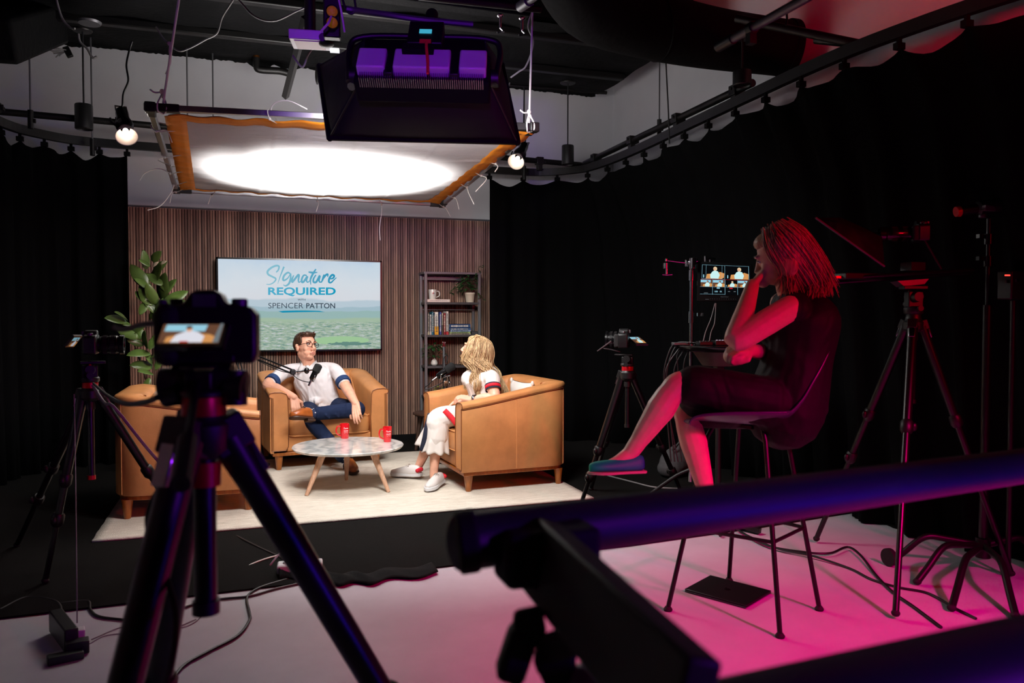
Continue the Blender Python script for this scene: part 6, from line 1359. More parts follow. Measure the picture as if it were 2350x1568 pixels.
# ---- 1. foreground camera and tripod, out of focus
F1 = 1.15; apex = pd(468, 958, F1)
ft = lambda x0, y0, sl, F: (lambda y: V((pd(x0 + (y - y0) * sl, y, F).x, pd(x0 + (y - y0) * sl, y, F).y, .012)))(730 + 2340 / F)
feetA = [ft(476, 985, .62, 1.5), ft(425, 1000, -.246, .82), ft(425, 1000, -.13, 1.62)]
tA = tripod('blurred black tripod nearest the viewer, with red collar, left of centre', apex, feetA, .0180, locks=(.42, .62), column=.27, bowl=.036, red=2)
hA = pd(470, 832, F1); fluid_head(tA, apex + V((0, 0, .03)), hA, V((.25, 1, 0)), .036, True, .22)
for q, rr_ in ((-1, .027), (1, .021)):
    m = MB(); m.cyl(pd(470 + 52 * q, 885, F1), pd(470 + 92 * q, 890, F1), rr_, rr_ * 1.1, 18); m.cyl(pd(470 + 70 * q, 850, F1), pd(470 + 70 * q, 930, F1), .017, n=12); build(m, 'side_drum', M['black'], tA, w=True)
camc = pd(478, 765, F1); fwdA = (pd(740, 850, 7) - camc); fwdA.z = -.02
cA, P, R = camera_body('blurred camera nearest the viewer with its lit rear screen showing the man', camc, fwdA, .98, .09)
m = MB(); m.box(P(-.052, -.005, -.002), (.036, .062, .090), R); build(m, 'hand_grip', M['rubber'], cA, w=True, bevel=.014)
q00, q10, q11, q01 = pd(362, 789, F1 - .075), pd(502, 789, F1 - .075), pd(515, 746, F1 - .055), pd(377, 746, F1 - .055)
nn_ = (q10 - q00).cross(q01 - q00).normalized()
if nn_.dot(CAM - q00) < 0: nn_ = -nn_
def SP(u, v, e=0): return q00.lerp(q10, u).lerp(q01.lerp(q11, u), v) + nn_ * (.0012 + e)
m = MB(); a, b, c, d = SP(-.07, -.12), SP(1.07, -.12), SP(1.07, 1.12), SP(-.07, 1.12); m.add([a - nn_ * .003, b - nn_ * .003, c - nn_ * .003, d - nn_ * .003] + [q - nn_ * .012 for q in (a, b, c, d)], [(0, 1, 2, 3), (7, 6, 5, 4), (0, 4, 5, 1), (1, 5, 6, 2), (2, 6, 7, 3), (3, 7, 4, 0)])
lcd = build(m, 'flip_screen', M['blackg'], cA, w=True); PM = picmats('lcd', .95); picture(lcd, SP, 'man', PM)
m = MB(); m.beam(pd(440, 800, F1 - .04), pd(440, 775, F1 - .02), .03, .02); build(m, 'screen_hinge', M['black'], cA, w=True)
m = MB(); m.box(pd(470, 822, F1), (.09, .06, .012), R); build(m, 'quick_plate', M['black'], cA, w=True, bevel=.002)
cable('camera_cable', [(385, 742, 1.13), (330, 745, 1.18), (285, 756, 1.24), (262, 752, 1.3)], 1.2, .0042, 'blurred black cable leaving the left side of the nearest camera')
cable('camera_cable', [(362, 912, 1.12), (330, 924, 1.3), (285, 926, 1.7), (246, 908, 2.4), (214, 880, 3.5)], 1.3, .0050, 'black cable sagging between the two left tripods')
cable('camera_cable', [(395, 1080, 1.14), (345, 1160, 1.1), (342, 1230, 1.1), (372, 1300, 1.08), (402, 1400, 1.05), (398, 1500, 1.0), (372, 1600, .96)], 1.1, .0040, 'black cable hanging down beside the nearest tripod legs')
# ---- 2. left camera on tripod, seen from the side
F2 = 3.78; apex = pd(207, 892, F2); feetB = [pz(103, 1338, .014), pz(38, 1253, .014), V((pd(390, 1180, 4.3).x, pd(390, 1180, 4.3).y, .014))]
p3 = pz(465, 1275, .014); feetB[2] = p3
tB = tripod('dark tripod at the left with silver latches, holding the side-on camera', apex, feetB, .0165, locks=(.45, .66), column=.42, bowl=.040, red=3)
fluid_head(tB, apex + V((0, 0, .03)), pd(213, 828, F2), RT * .9 + FW * .5, .042, False)
cB, P, R = camera_body('black camera seen from the side on the left tripod, lens towards the set', pd(210, 790, F2), RT * .93 + FW * .36, 1.05, .115, lens_r=.042)
s0 = pd(155, 792, F2); q00, q10, q11, q01 = pd(153, 795, F2), pd(170, 795, F2 + .07), pd(187, 774, F2 + .07), pd(170, 774, F2)
nn_ = (q10 - q00).cross(q01 - q00).normalized()
if nn_.dot(CAM - q00) < 0: nn_ = -nn_
m = MB(); b4 = [SP(-.08, -.12), SP(1.08, -.12), SP(1.08, 1.12), SP(-.08, 1.12)]; m.add([q - nn_ * .002 for q in b4] + [q - nn_ * .012 for q in b4], [(0, 1, 2, 3), (7, 6, 5, 4), (0, 4, 5, 1), (1, 5, 6, 2), (2, 6, 7, 3), (3, 7, 4, 0)]); lcd = build(m, 'flip_screen', M['blackg'], cB, w=True)
picture(lcd, SP, 'lady', picmats('lcdb', .45))
cable('camera_cable', [(213, 885, 3.7), (240, 925, 3.6), (262, 935, 3.55), (330, 1020, 3.6), (392, 1092, 3.7), (440, 1150, 3.8)], 3.7, .007, 'taut grey cable slanting from the left tripod across the armchair', 'wcord')
m = MB(); zc = [pd(440, 1150, 3.8), pz(492, 1200, .012), pz(560, 1240, .012), pz(640, 1278, .012), pz(668, 1290, .03)]; m.tube(spline(zc, 8), .007, 8); tag(build(m, 'floor_cable', M['cable']), 'black cable running over the carpet to the white power strip', 'cable')
cable('hanging_cable', [(170, 905, 3.7), (172, 1000, 3.6), (174, 1150, 3.3), (176, 1330, 3.0), (177, 1430, 2.9)], 3.5, .0022, 'hair-thin dark cord hanging straight from the left camera to the floor adapter', 'wcord')
# ---- 3. right-hand camera on tripod beside the curtain
F3 = 5.0; apex = pd(1440, 852, F3); feetC = [pz(1330, 1168, .016), pz(1410, 1150, .016) + V((0, .4, 0)), pz(1572, 1150, .016)]
tC = tripod('black tripod right of the set beside the curtain, behind the teal shoe', apex, feetC, .017, locks=(.55, .75), column=.34, bowl=.042)
fluid_head(tC, apex + V((0, 0, .03)), pd(1432, 812, F3), -RT + FW * .3, .044, False)
cC, P, R = camera_body('black camera pointing left with a tilted lit screen, near the curtain', pd(1432, 780, F3), -RT * .95 + FW * .25, 1.12, .085, lens_r=.048)
q00, q10, q11, q01 = pd(1460, 788, F3 - .06), pd(1484, 788, F3 - .06), pd(1467, 774, F3 + .05), pd(1443, 774, F3 + .05)
nn_ = (q10 - q00).cross(q01 - q00).normalized()
if nn_.dot(CAM - q00) < 0: nn_ = -nn_
m = MB(); b4 = [SP(-.08, -.12), SP(1.08, -.12), SP(1.08, 1.12), SP(-.08, 1.12)]; m.add([q - nn_ * .002 for q in b4] + [q - nn_ * .012 for q in b4], [(0, 1, 2, 3), (7, 6, 5, 4), (0, 4, 5, 1), (1, 5, 6, 2), (2, 6, 7, 3), (3, 7, 4, 0)]); lcd = build(m, 'flip_screen', M['blackg'], cC, w=True)
picture(lcd, SP, 'lady', picmats('lcdc', .9, True))
m = MB(); m.tube([pd(1402, 784, F3 - .05), pd(1371, 806, F3 - .1)], [.006, .004], 8); m.tube(spline([pd(1385, 800, F3), pd(1400, 802, F3), pd(1424, 808, F3)], 4), .003, 6); build(m, 'pan_handle', M['grey'], tC, w=True)
# ---- 4. stand with monitor, tray of switchers
F4 = 5.0; b0 = pd(1587, 700, F4); st_ = thing('monitor_stand', 'chrome grip stand holding the multi-view monitor beside the crew member', 'stand', V((b0.x, b0.y, 0)))
zt_ = pd(1587, 600, F4).z
def vpt(z): return V((b0.x, b0.y, z))
zz_ = lambda y: pd(1587, y, F4).z
m = MB(); m.cyl(vpt(.25), vpt(zz_(600)), .012, n=16); build(m, 'pole', M['chrome'], st_, w=True)
m = MB(); m.cyl(vpt(zz_(644)), vpt(zz_(620)), .018, n=18); build(m, 'collar', M['chrome'], st_, w=True)
m = MB(); m.cyl(vpt(zz_(741)), vpt(zz_(715)), .018, n=18); m.box(vpt(zz_(722)) + RT * .055, (.04, .012, .02)); build(m, 'collar', M['chrome'], st_, w=True)
m = MB(); m.cyl(vpt(zz_(618)) - FW * .03, vpt(zz_(594)) - FW * .03, .022, n=18); m.cyl(pd(1575, 603, F4), pd(1600, 598, F4), .02, n=14); build(m, 'grip_head', M['chrome'], st_, w=True)
m = MB(); m.cyl(pd(1531, 598, F4), pd(1578, 604, F4), .005, n=8); build(m, 'arm_rod', M['chrome'], st_, w=True)
m = MB(); m.cyl(pd(1529, 594, F4), pd(1529, 600, F4), .008, n=10); m.cyl(pd(1528, 604, F4), pd(1528, 617, F4), .016, n=14); m.cyl(pd(1530, 617, F4), pd(1530, 629, F4), .007, n=10); m.tube([pd(1520, 630, F4), pd(1530, 631, F4), pd(1543, 630, F4)], .005, 8); m.cyl(pd(1576, 597, F4), pd(1576, 612, F4), .012, n=10); build(m, 'swivel_grip', M['chrome'], st_, w=True)
m = MB(); m.tube([pd(1618, 596, F4), pd(1630, 594, F4), pd(1642, 595, F4)], .008, 8); m.cyl(pd(1619, 588, F4), pd(1619, 602, F4), .009, n=10); m.cyl(pd(1630, 594, F4), pd(1630, 602, F4), .008, n=10); build(m, 'wing_nut', M['chrome'], st_, w=True)
for k in range(3):
    a = 2.1 * k + .4; m = MB(); m.tube(spline([vpt(.33), vpt(.26) + V((math.cos(a), math.sin(a), 0)) * .12, V((b0.x, b0.y, .015)) + V((math.cos(a), math.sin(a), 0)) * .42], 5), .012, 10); build(m, 'leg', M['iron'], st_, w=True)
mo = thing('monitor', 'flat monitor showing a grid of camera views of the seated guests', 'monitor', pd(1665, 645, F4))
q00, q10, q11, q01 = pd(1606, 676, F4 - .03), pd(1724, 678, F4 - .10), pd(1722, 611, F4 - .10), pd(1608, 606, F4 - .03)
nn_ = (q10 - q00).cross(q01 - q00).normalized()
if nn_.dot(CAM - q00) < 0: nn_ = -nn_
m = MB(); b4 = [SP(-.055, -.22), SP(1.04, -.22), SP(1.04, 1.08), SP(-.055, 1.08)]; m.add([q - nn_ * .002 for q in b4] + [q - nn_ * .035 for q in b4], [(0, 1, 2, 3), (7, 6, 5, 4), (0, 4, 5, 1), (1, 5, 6, 2), (2, 6, 7, 3), (3, 7, 4, 0)]); build(m, 'case', M['blackm'], mo, w=True, bevel=.004)
picture(mo, SP, 'multi', picmats('mon', 1.0, True))
m = MB(); vs, fs = fit_text('FEELWORLD', .41, .56, -.082, -.055, .01); m.add([SP(v.x, v.y, .001) for v in vs], fs)
for k in range(12): m.add([SP(.2 + k * .045 + a, -.145 + b, .001) for a, b in ((0, 0), (.010, 0), (.010, .010), (0, .010))], [(0, 1, 2, 3)])
m.add([SP(a, b, .001) for a, b in ((.11, -.165), (.18, -.165), (.18, -.15), (.11, -.15))], [(0, 1, 2, 3)])
build(m, 'bezel_print', emis('dim_print', (90, 90, 95), .6), mo, w=True, smooth=False)
m = MB(); m.beam(pd(1600, 650, F4 + .03), pd(1640, 650, F4 + .02), .03, .03); build(m, 'mount', M['black'], mo, w=True)
cable('monitor_cable', [(1641, 696, 4.95), (1632, 730, 4.95), (1620, 760, 4.9), (1614, 783, 4.85)], 4.5, .0028, 'thin grey cable from the monitor to the left of the tray', 'wcord'); cable('monitor_cable', [(1643, 696, 4.95), (1640, 740, 4.95), (1632, 762, 4.9), (1628, 783, 4.85)], 4.5, .0028, 'second thin grey cable from the monitor, right one', 'wcord')
ty = thing('equipment_tray', 'black round-edged tray table with switchers in front of the crew member', 'tray table', pd(1640, 798, 4.2)); FT = 4.85
cT = pd(1650, 795, FT); m = MB(); m.lathe([(.001, -.03), (.22, -.03), (.255, -.012), (.262, .0), (.258, .006), (.001, .006)], cT, 48); build(m, 'top', M['blackg'], ty, w=True)
m = MB(); m.lathe([(.10, -.12), (.16, -.03)], cT, 24); m.box(cT + V((0, 0, -.1)), (.05, .05, .16)); build(m, 'underside_bracket', mat('dark_bronze', (62, 52, 46), .5), ty, w=True, bevel=.004)
m = MB(); m.cyl(cT + V((0, 0, -.15)), V((cT.x, cT.y, .03)), .018, n=14); build(m, 'post', M['black'], ty, w=True)
for k in range(4): a = PI / 2 * k + .5; m = MB(); m.beam(V((cT.x, cT.y, .06)), V((cT.x + .28 * math.cos(a), cT.y + .28 * math.sin(a), .025)), .03, .03); build(m, 'foot', M['black'], ty, w=True)
for (x0_, x1_, y_, h_, lab) in ((1600, 1632, 786, .022, 'small black switcher on the left half of the tray'), (1636, 1672, 786, .028, 'button panel with bright keys on the right half of the tray')):
    a = pd(x0_, y_, FT); b = pd(x1_, y_, FT); c_ = (a + b) / 2; c_.z = cT.z + .008 + h_ / 2; sw = thing('video_switcher', lab, 'switcher', c_)
    m = MB(); m.box(c_, (b.x - a.x, .10, h_), Rz(-.3)); build(m, 'case', M['black'], sw, w=True, bevel=.003)
    m = MB()
    for k in range(8): m.box(c_ + Rz(-.3) @ V(((k - 3.5) * .009, -.02 + .02 * (k % 2), h_ / 2 + .002)), (.006, .008, .004))
    build(m, 'keys', emis('keys', (210, 180, 200), .7) if 'bright' in lab else M['grey'], sw, w=True)
for k, (x, xe) in enumerate(((1545, 1524), (1552, 1531), (1560, 1528), (1572, 1547), (1583, 1568), (1560, 1556))):
    cable('drooping_cable', [(1596 - 3 * k, 787, 4.8), (x + 12, 786 + k, 4.85), (x - 6, 800 + 3 * k, 4.85), (xe, 850, 4.85), (xe + 2, 900 + 8 * k, 4.85), (1540 + 8 * k, 1060, 4.8)], 4.8, .0042, ('outermost', 'second outermost', 'third', 'fourth', 'fifth', 'innermost')[k] + ' black cable drooping off the left of the tray')
m = MB(); m.box(pd(1562, 789, 4.85), (.10, .07, .016), Rz(-.3)); tag(build(m, 'cable_hub', M['grey'], bevel=.003), 'small grey connector block where the drooping cables start', 'hub')
# ---- 5. rig with prompter on the right tripod
F5 = 3.95; apex = pd(2096, 735, F5); feetD = [pz(2055, 1414, .016), pz(1872, 1240, .016), V((3.60, 2.88, .016))]
tD = tripod('tall dark tripod at right with a red edge light, carrying the prompter rig', apex, feetD, .017, locks=(.38, .58), column=.40, bowl=.044, red=False)
fluid_head(tD, apex + V((0, 0, .03)), pd(2096, 655, F5), -RT, .046, False)
m = MB(); m.add([pd(2060, 645, F5), pd(2132, 640, F5), pd(2122, 652, F5), pd(2075, 657, F5)] + [p + FW * .08 for p in (pd(2060, 645, F5), pd(2132, 640, F5), pd(2122, 652, F5), pd(2075, 657, F5))], [(0, 1, 2, 3), (7, 6, 5, 4), (0, 4, 5, 1), (1, 5, 6, 2), (2, 6, 7, 3), (3, 7, 4, 0)]); build(m, 'wedge_plate', M['grey'], tD, w=True)
rig = thing('prompter_rig', 'black prompter with slanted glass hood on rails, lit red at its edges', 'prompter', pd(2000, 620, F5))
m = MB(); m.tube([pd(1905, 640, F5), pd(2235, 620, F5)], .010, 8); m.tube([pd(1905, 650, F5 + .12), pd(2235, 626, F5 + .12)], .010, 8); build(m, 'rails', M['blackg'], rig, w=True)
m = MB(); m.box((pd(1950, 636, F5) + pd(1950, 636, F5 + .2)) / 2, (.24, .22, .03)); build(m, 'display_tray', M['black'], rig, w=True, bevel=.004)
m = MB(); a, b = pd(1872, 500, F5), pd(2030, 612, F5); c_, d_ = pd(2026, 606, F5 + .28), pd(1882, 508, F5 + .28); m.add([a, b, c_, d_], [(0, 1, 2, 3)]); build(m, 'glass_pane', M['blackg'], rig, w=True, solid=.004)
m = MB(); m.tube([a, b], .006, 8); m.tube([a, d_], .005, 8); build(m, 'glass_frame', M['grey'], rig, w=True)
m = MB(); e_ = pd(1955, 505, F5 + .14); m.add([a, d_, pd(2020, 540, F5 + .26), c_, b, pd(2024, 545, F5 + .02), pd(1930, 500, F5 + .14)], [(0, 6, 1), (6, 2, 1), (6, 5, 2), (0, 4, 5, 6)]); build(m, 'cloth_hood', M['dress'], rig, w=True, solid=.003)
cD, P, R = camera_body('dark camera with a long lens on the prompter rig', pd(2112, 535, F5 + .05), -RT * .97 + FW * .2, 1.0, .17, lens_r=.036)
m = MB(); m.tube([pd(2122, 552, F5), pd(2160, 618, F5)], .006, 8); m.box(pd(2095, 612, F5), (.09, .07, .04)); build(m, 'camera_support', M['black'], rig, w=True)
m = MB(); m.box(pd(1930, 636, F5 - .012), (.05, .004, .012), Rz(-PSI)); build(m, 'red_badge', M['redm'], rig, w=True)
# ---- 6. rolling stand far right
F6 = 4.1; p = pz(2255, 1310, .0); rs = thing('rolling_stand', 'heavy black rolling stand with curved legs at the far right', 'stand', V((p.x, p.y, 0)))
def rp3(z): return V((p.x, p.y, z))
F6 = FPX * 1.3 / (1310 - 730)
m = MB(); m.cyl(rp3(.10), rp3(pd(2255, 700, F6).z), .022, n=18); build(m, 'lower_pole', M['carbon'], rs, w=True)
m = MB(); m.cyl(rp3(pd(2255, 720, F6).z), rp3(pd(2255, 505, F6).z), .012, n=14); build(m, 'upper_pole', M['carbon'], rs, w=True)
for y in (595, 545): m = MB(); m.cyl(rp3(pd(2255, y + 18, F6).z), rp3(pd(2255, y - 5, F6).z), .024, n=14); m.box(rp3(pd(2255, y, F6).z) + RT * -.04, (.04, .02, .02)); build(m, 'collar', M['blackg'], rs, w=True)
m = MB(); m.cyl(rp3(.07), rp3(.17), .035, n=18); build(m, 'hub', M['black'], rs, w=True)
for (x, y, kx, ky, big) in ((2105, 1335, 2165, 1262, 0), (2184, 1395, 2222, 1310, 0), (2330, 1412, 2322, 1300, 0), (2040, 1292, 2095, 1238, 1), (2400, 1300, 2340, 1262, 0)):
    f = pz(x, y, .018); k_ = f.lerp(rp3(0), .38) + V((0, 0, .15)); m = MB(); m.tube(spline([rp3(.13), rp3(.15).lerp(k_, .6), k_, f.lerp(k_, .4), f], 5), .0165, 12); lg = build(m, 'leg', M['iron'], rs, w=True)
    m = MB()
    if big: m.cyl(f + V((-.012, 0, .03)) - RT * .0, f + V((.012, 0, .03)), .046, n=20)
    else: m.ell(f, (.02, .02, .016))
    build(m, 'caster' if big else 'rubber_foot', M['rubber'], lg, w=True)
tb_ = thing('tube_light', 'black tubular light on top of the rolling stand, red glint on its end', 'light', pd(2280, 478, F6))
m = MB(); a, b = pd(2196, 486, F6), pd(2420, 452, F6); m.tube([a, a.lerp(b, .2), a.lerp(b, .22), b], [.024, .026, .038, .040], 22); build(m, 'barrel', M['black'], tb_, w=True)
m = MB(); dd_ = (b - a).normalized(); m.tube([a - dd_ * .006, a + dd_ * .014], [.026, .029], 22); build(m, 'end_cap', M['redm'], tb_, w=True)  # red glint given to the cap as its own metal colour
m = MB(); m.cyl(pd(2255, 500, F6), pd(2255, 482, F6), .02); m.box(pd(2268, 478, F6 - .03), (.07, .03, .03)); build(m, 'mount_bracket', M['grey'], tb_, w=True, bevel=.003)
bx_ = thing('control_box', 'small box with a tiny lit red strip at the far right edge', 'box', pd(2318, 640, 3.9))
m = MB(); m.box(pd(2325, 655, 3.9), (.12, .08, .14)); build(m, 'case', M['black'], bx_, w=True, bevel=.006)
m = MB(); m.box(pd(2312, 632, 3.82), (.024, .004, .007), Rz(-PSI)); build(m, 'red_light', emis('red_strip', (255, 60, 50), 2.2), bx_, w=True)
m = MB(); m.box(pd(2312, 646, 3.84), (.022, .01, .016)); m.box(pd(2335, 644, 3.84), (.020, .01, .016)); build(m, 'silver_knobs', M['chrome'], bx_, w=True)
m = MB(); m.cyl(pd(2325, 690, 3.9), V((pd(2325, 690, 3.9).x, pd(2325, 690, 3.9).y, .03)), .013); build(m, 'post', M['black'], bx_, w=True)
# ---- 7. tall shell chair under the crew member
F7 = 3.42; chs = thing('tall_chair', 'tall moulded shell chair with thin black legs and foot ring', 'chair', pz(1722, 1392, 0))
M['shell'] = mat('shell_plastic', (52, 44, 74), .32)
prof = [(1566, 966), (1580, 960), (1640, 964), (1720, 970), (1790, 968), (1830, 930), (1855, 880), (1875, 830), (1893, 772)]
pr = spline([pd(x, y, F7) for x, y in prof], 6); nP = len(pr) - 1
def shell(u, v):
    i = u * nP; k = min(int(i), nP - 1); p_ = pr[k].lerp(pr[k + 1], i - k); w_ = .22 * (math.sin(PI * (.13 + .80 * min(1, u * 1.0))) ** .35) * (1 - .12 * u); s_ = (v - .5) * 2
    t_ = (pr[min(k + 1, nP)] - pr[k]).normalized(); nm = t_.cross(FW).normalized()
    if nm.dot(UP * .5 - RT) < 0: nm = -nm
    FWh = V((FW.x, FW.y, 0)).normalized()
    return p_ + FWh * s_ * w_ + nm * (.075 * abs(s_) ** 2.4 * math.sin(PI * min(1, u * .95 + .03)) + .0)
m = MB(); m.grid(shell, 40, 24); build(m, 'shell_seat', M['shell'], chs, w=True, solid=.008, ang=180, sub=0)
ftc = [pz(1533, 1396, .012), pz(1790, 1457, .012), pz(1880, 1395, .012), pz(1673, 1330, .012)]; sc_c = sum(ftc, V()) / 4; seatz = pd(1700, 985, F7).z
tops2 = [f.lerp(V((sc_c.x, sc_c.y, 0)), .50) for f in ftc]
for t_ in tops2: t_.z = seatz
for f, t_ in zip(ftc, tops2):
    m = MB(); m.tube([f, t_.lerp(f, .05), t_.lerp(V((sc_c.x, sc_c.y, seatz)), .12) + V((0, 0, .012))], .0105, 12); lg = build(m, 'leg', M['iron'], chs, w=True)
    m = MB(); m.lathe([(.018, -.012), (.02, -.004), (.012, .008)], f, 16); build(m, 'glide', M['rubber'], lg, w=True)
m = MB(); rz_ = .37; rg2 = [f.lerp(t_, (rz_ - f.z) / (t_.z - f.z)) for f, t_ in zip(ftc, tops2)]; m.tube([p_ for p_ in rg2] + [rg2[0]], .0085, 10); build(m, 'foot_ring', M['iron'], chs, w=True)
m = MB(); m.tube([tops2[0] + V((0, 0, .01)), tops2[2] + V((0, 0, .01))], .009, 8); m.tube([tops2[1] + V((0, 0, .01)), tops2[3] + V((0, 0, .01))], .009, 8); m.box(V((sc_c.x, sc_c.y, seatz + .012)), (.16, .14, .014), Rz(.3)); build(m, 'seat_bracket', M['iron'], chs, w=True)
# ---- 8. laptop on the floor
lp_ = thing('laptop', 'closed dark laptop lying on the pink lit floor under the tall chair', 'laptop', pz(1670, 1362, 0))
lc = [pz(1571, 1360, 0), pz(1712, 1399, 0), pz(1770, 1364, 0), pz(1630, 1328, 0)]
m = MB(); m.add([p_ + V((0, 0, .003)) for p_ in lc] + [p_ + V((0, 0, .011)) for p_ in lc], [(3, 2, 1, 0), (4, 5, 6, 7)] + [(i, (i + 1) % 4, 4 + (i + 1) % 4, 4 + i) for i in range(4)]); build(m, 'base', mat('space_grey', (70, 70, 74), .35, metal=.8), lp_, w=True, bevel=.003)
m = MB(); m.add([p_ + V((0, 0, .0125)) for p_ in lc] + [p_ + V((0, 0, .018)) for p_ in lc], [(3, 2, 1, 0), (4, 5, 6, 7)] + [(i, (i + 1) % 4, 4 + (i + 1) % 4, 4 + i) for i in range(4)]); build(m, 'lid', M['black'], lp_, w=True, bevel=.003)
lm = sum(lc, V()) / 4; m = MB(); m.ell(lm + V((0, 0, .0182)), (.014, .016, .0006)); m.ell(lm + V((.006, .020, .0182)), (.004, .007, .0006), Rz(-.5)); build(m, 'lid_emblem', M['blackg'], lp_, w=True)
# ---- 9. blurred rails in the very foreground
M['rail'] = mat('rail_gloss', (30, 26, 46), .5, spec=.5)
fg = thing('cart_frame', 'large blurred black tube frame crossing the lower right foreground', 'frame', pd(1700, 1250, .9))
def tubepx(p0, p1, r, name, mt='rail', n=28): m = MB(); m.tube([p0, p1], r, n); return build(m, name, M[mt], fg, w=True, bevel=.004)
tubepx(pd(1048, 1247, .86), pd(2700, 1022, 1.75), .0315, 'rail')
m = MB(); a = pd(1048, 1247, .86); b = pd(1095, 1240, .864); m.tube([a, b], .0345, 28); build(m, 'rail_end_cap', M['rubber'], fg, w=True, bevel=.004)
m = MB(); m.beam(pd(1235, 1268, .89), pd(1590, 1640, .56), .080, .03, FW); build(m, 'diagonal_strut', mat('strut_dark', (30, 24, 22), .6), fg, w=True, bevel=.004)
m = MB(); m.box(pd(1255, 1268, .875), (.11, .06, .06)); build(m, 'joint_block', M['rubber'], fg, w=True, bevel=.008)
tubepx(pd(1560, 1745, .62), pd(2700, 1465, .80), .052, 'rail')
kn = thing('clamp', 'blurred black clamp with a purple lit knob at the bottom edge', 'clamp', pd(1200, 1500, .8))
m = MB(); m.beam(pd(1165, 1560, .8), pd(1205, 1440, .8), .035, .03); m.beam(pd(1180, 1440, .8), pd(1250, 1425, .8), .03, .03); build(m, 'clamp_jaw', M['rubber'], kn, w=True, bevel=.008)
m = MB(); m.beam(pd(1250, 1490, .8), pd(1290, 1570, .8), .03, .03); m.tube([pd(1230, 1500, .8), pd(1320, 1505, .8)], .02, 14); m.beam(pd(1260, 1490, .8), pd(1400, 1440, .72), .03, .03); build(m, 'clamp_body', M['rubber'], kn, w=True, bevel=.006)
m = MB(); m.tube([pd(1345, 1590, .8), pd(1440, 1590, .8)], [.030, .030], 20, round_=True); build(m, 'knob', mat('purple_lit_knob', (150, 110, 170), .35), kn, w=True)  # purple light on the knob is put into its base colour
# ---- 10. power strips, adapters, floor cables
ps = thing('power_strip', 'white power strip on the black carpet behind the nearest tripod leg', 'power strip', pz(690, 1318, .012))
a, b = pz(637, 1323, .012), pz(742, 1315, .012); c_ = (a + b) / 2; ang = math.atan2(b.y - a.y, b.x - a.x)
m = MB(); m.box(c_ + V((0, .04, .03)), ((b - a).length, .085, .045), Rz(ang)); body_ = build(m, 'case', M['wpl'], ps, w=True, bevel=.008)
m = MB()
for k in range(6): m.box(c_ + Rz(ang) @ V(((k - 2.5) * .032, .04, 0)) + V((0, 0, .053)), (.014, .022, .002), Rz(ang))
build(m, 'sockets', M['grey'], body_, w=True)
m = MB(); m.box(c_ + Rz(ang) @ V((-.06, .04, .07)), (.035, .04, .04), Rz(ang)); m.tube(spline([c_ + Rz(ang) @ V((-.06, .04, .09)), c_ + Rz(ang) @ V((-.10, .05, .10)), c_ + Rz(ang) @ V((-.15, .06, .04))], 5), .005, 6); build(m, 'plug', M['wpl'], ps, w=True, bevel=.004)
def fcable(pix, r, label, mt='cable', z=None):
    m = MB(); P = spline([pz(x, y, r + .001 if y > 1300 else .012 + r) for x, y in pix], 8); m.tube(P, r, 8); return tag(build(m, 'floor_cable', M[mt]), label, 'cable')
fcable([(690, 1322), (640, 1335), (590, 1352), (567, 1372), (572, 1405), (572, 1425), (545, 1460), (480, 1495), (420, 1530), (385, 1580)], .0062, 'black cable curving over the white floor from the power strip to the bottom edge')
fcable([(745, 1328), (640, 1350), (575, 1368), (520, 1374), (470, 1380), (430, 1392), (400, 1405)], .006, 'black cable lying along the edge of the white floor')
fcable([(0, 1400), (60, 1372), (120, 1378), (140, 1395), (132, 1420), (128, 1440)], .006, 'black cable at the lower left feeding the adapter cluster')
fcable([(140, 1385), (200, 1380), (208, 1400), (230, 1416), (300, 1424), (340, 1428)], .006, 'pair of black cables looping on the floor at lower left')
fcable([(640, 1274), (600, 1286), (565, 1302), (520, 1335), (492, 1365)], .004, 'wavy white cord crossing the black carpet', 'cord')
fcable([(470, 1366), (450, 1378), (456, 1396), (463, 1414), (420, 1440), (330, 1444), (280, 1440), (210, 1468)], .0022, 'thin grey wire with kinks on the white floor', 'wcord')
fcable([(205, 1478), (240, 1460), (290, 1454), (380, 1448), (450, 1422)], .0022, 'second thin grey wire on the white floor beside the adapters', 'wcord')
fcable([(1690, 1215), (1760, 1252), (1850, 1268), (1905, 1270), (1945, 1256), (1975, 1275), (2010, 1320), (2050, 1360), (2100, 1395), (2160, 1440)], .0065, 'black cable with a hump crossing the pink floor under the tall chair')
fcable([(1700, 1222), (1780, 1258), (1860, 1275), (1950, 1305), (2000, 1330), (2060, 1348), (2130, 1362), (2190, 1395), (2240, 1420)], .006, 'black cable running straighter over the pink floor to the rolling stand')
fcable([(1395, 1092), (1450, 1106), (1500, 1118), (1560, 1122)], .006, 'dim grey cable on the carpet below the teal shoe', 'wcord')
ad = thing('adapter_cluster', 'black power block with plugs and chargers at the lower left corner', 'power strip', pz(160, 1480, 0))
m = MB(); a = pz(128, 1450, 0); b = pz(165, 1500, 0); m.beam(a + V((0, 0, .05)), b + V((0, 0, .05)), .05, .09); build(m, 'strip_case', M['black'], ad, w=True, bevel=.005)
m = MB(); m.box(pz(172, 1462, .045), (.07, .05, .06), Rz(.2)); build(m, 'white_adapter', M['wpl'], ad, w=True, bevel=.004)
m = MB(); m.box(pz(178, 1484, .03), (.08, .055, .05), Rz(.2)); build(m, 'black_adapter', M['black'], ad, w=True, bevel=.004)
m = MB(); m.box(pz(150, 1508, .015), (.12, .05, .03), Rz(.3)); build(m, 'flat_charger', M['black'], ad, w=True, bevel=.004)
m = MB(); k = [pz(1502, 1141, .013), pz(1548, 1137, .013), pz(1563, 1142, .013), pz(1550, 1133, .013), pz(1500, 1137, .013)]; m.add(k, [(0, 1, 4)]); m.add([k[1], k[2], k[3]], [(0, 1, 2)])
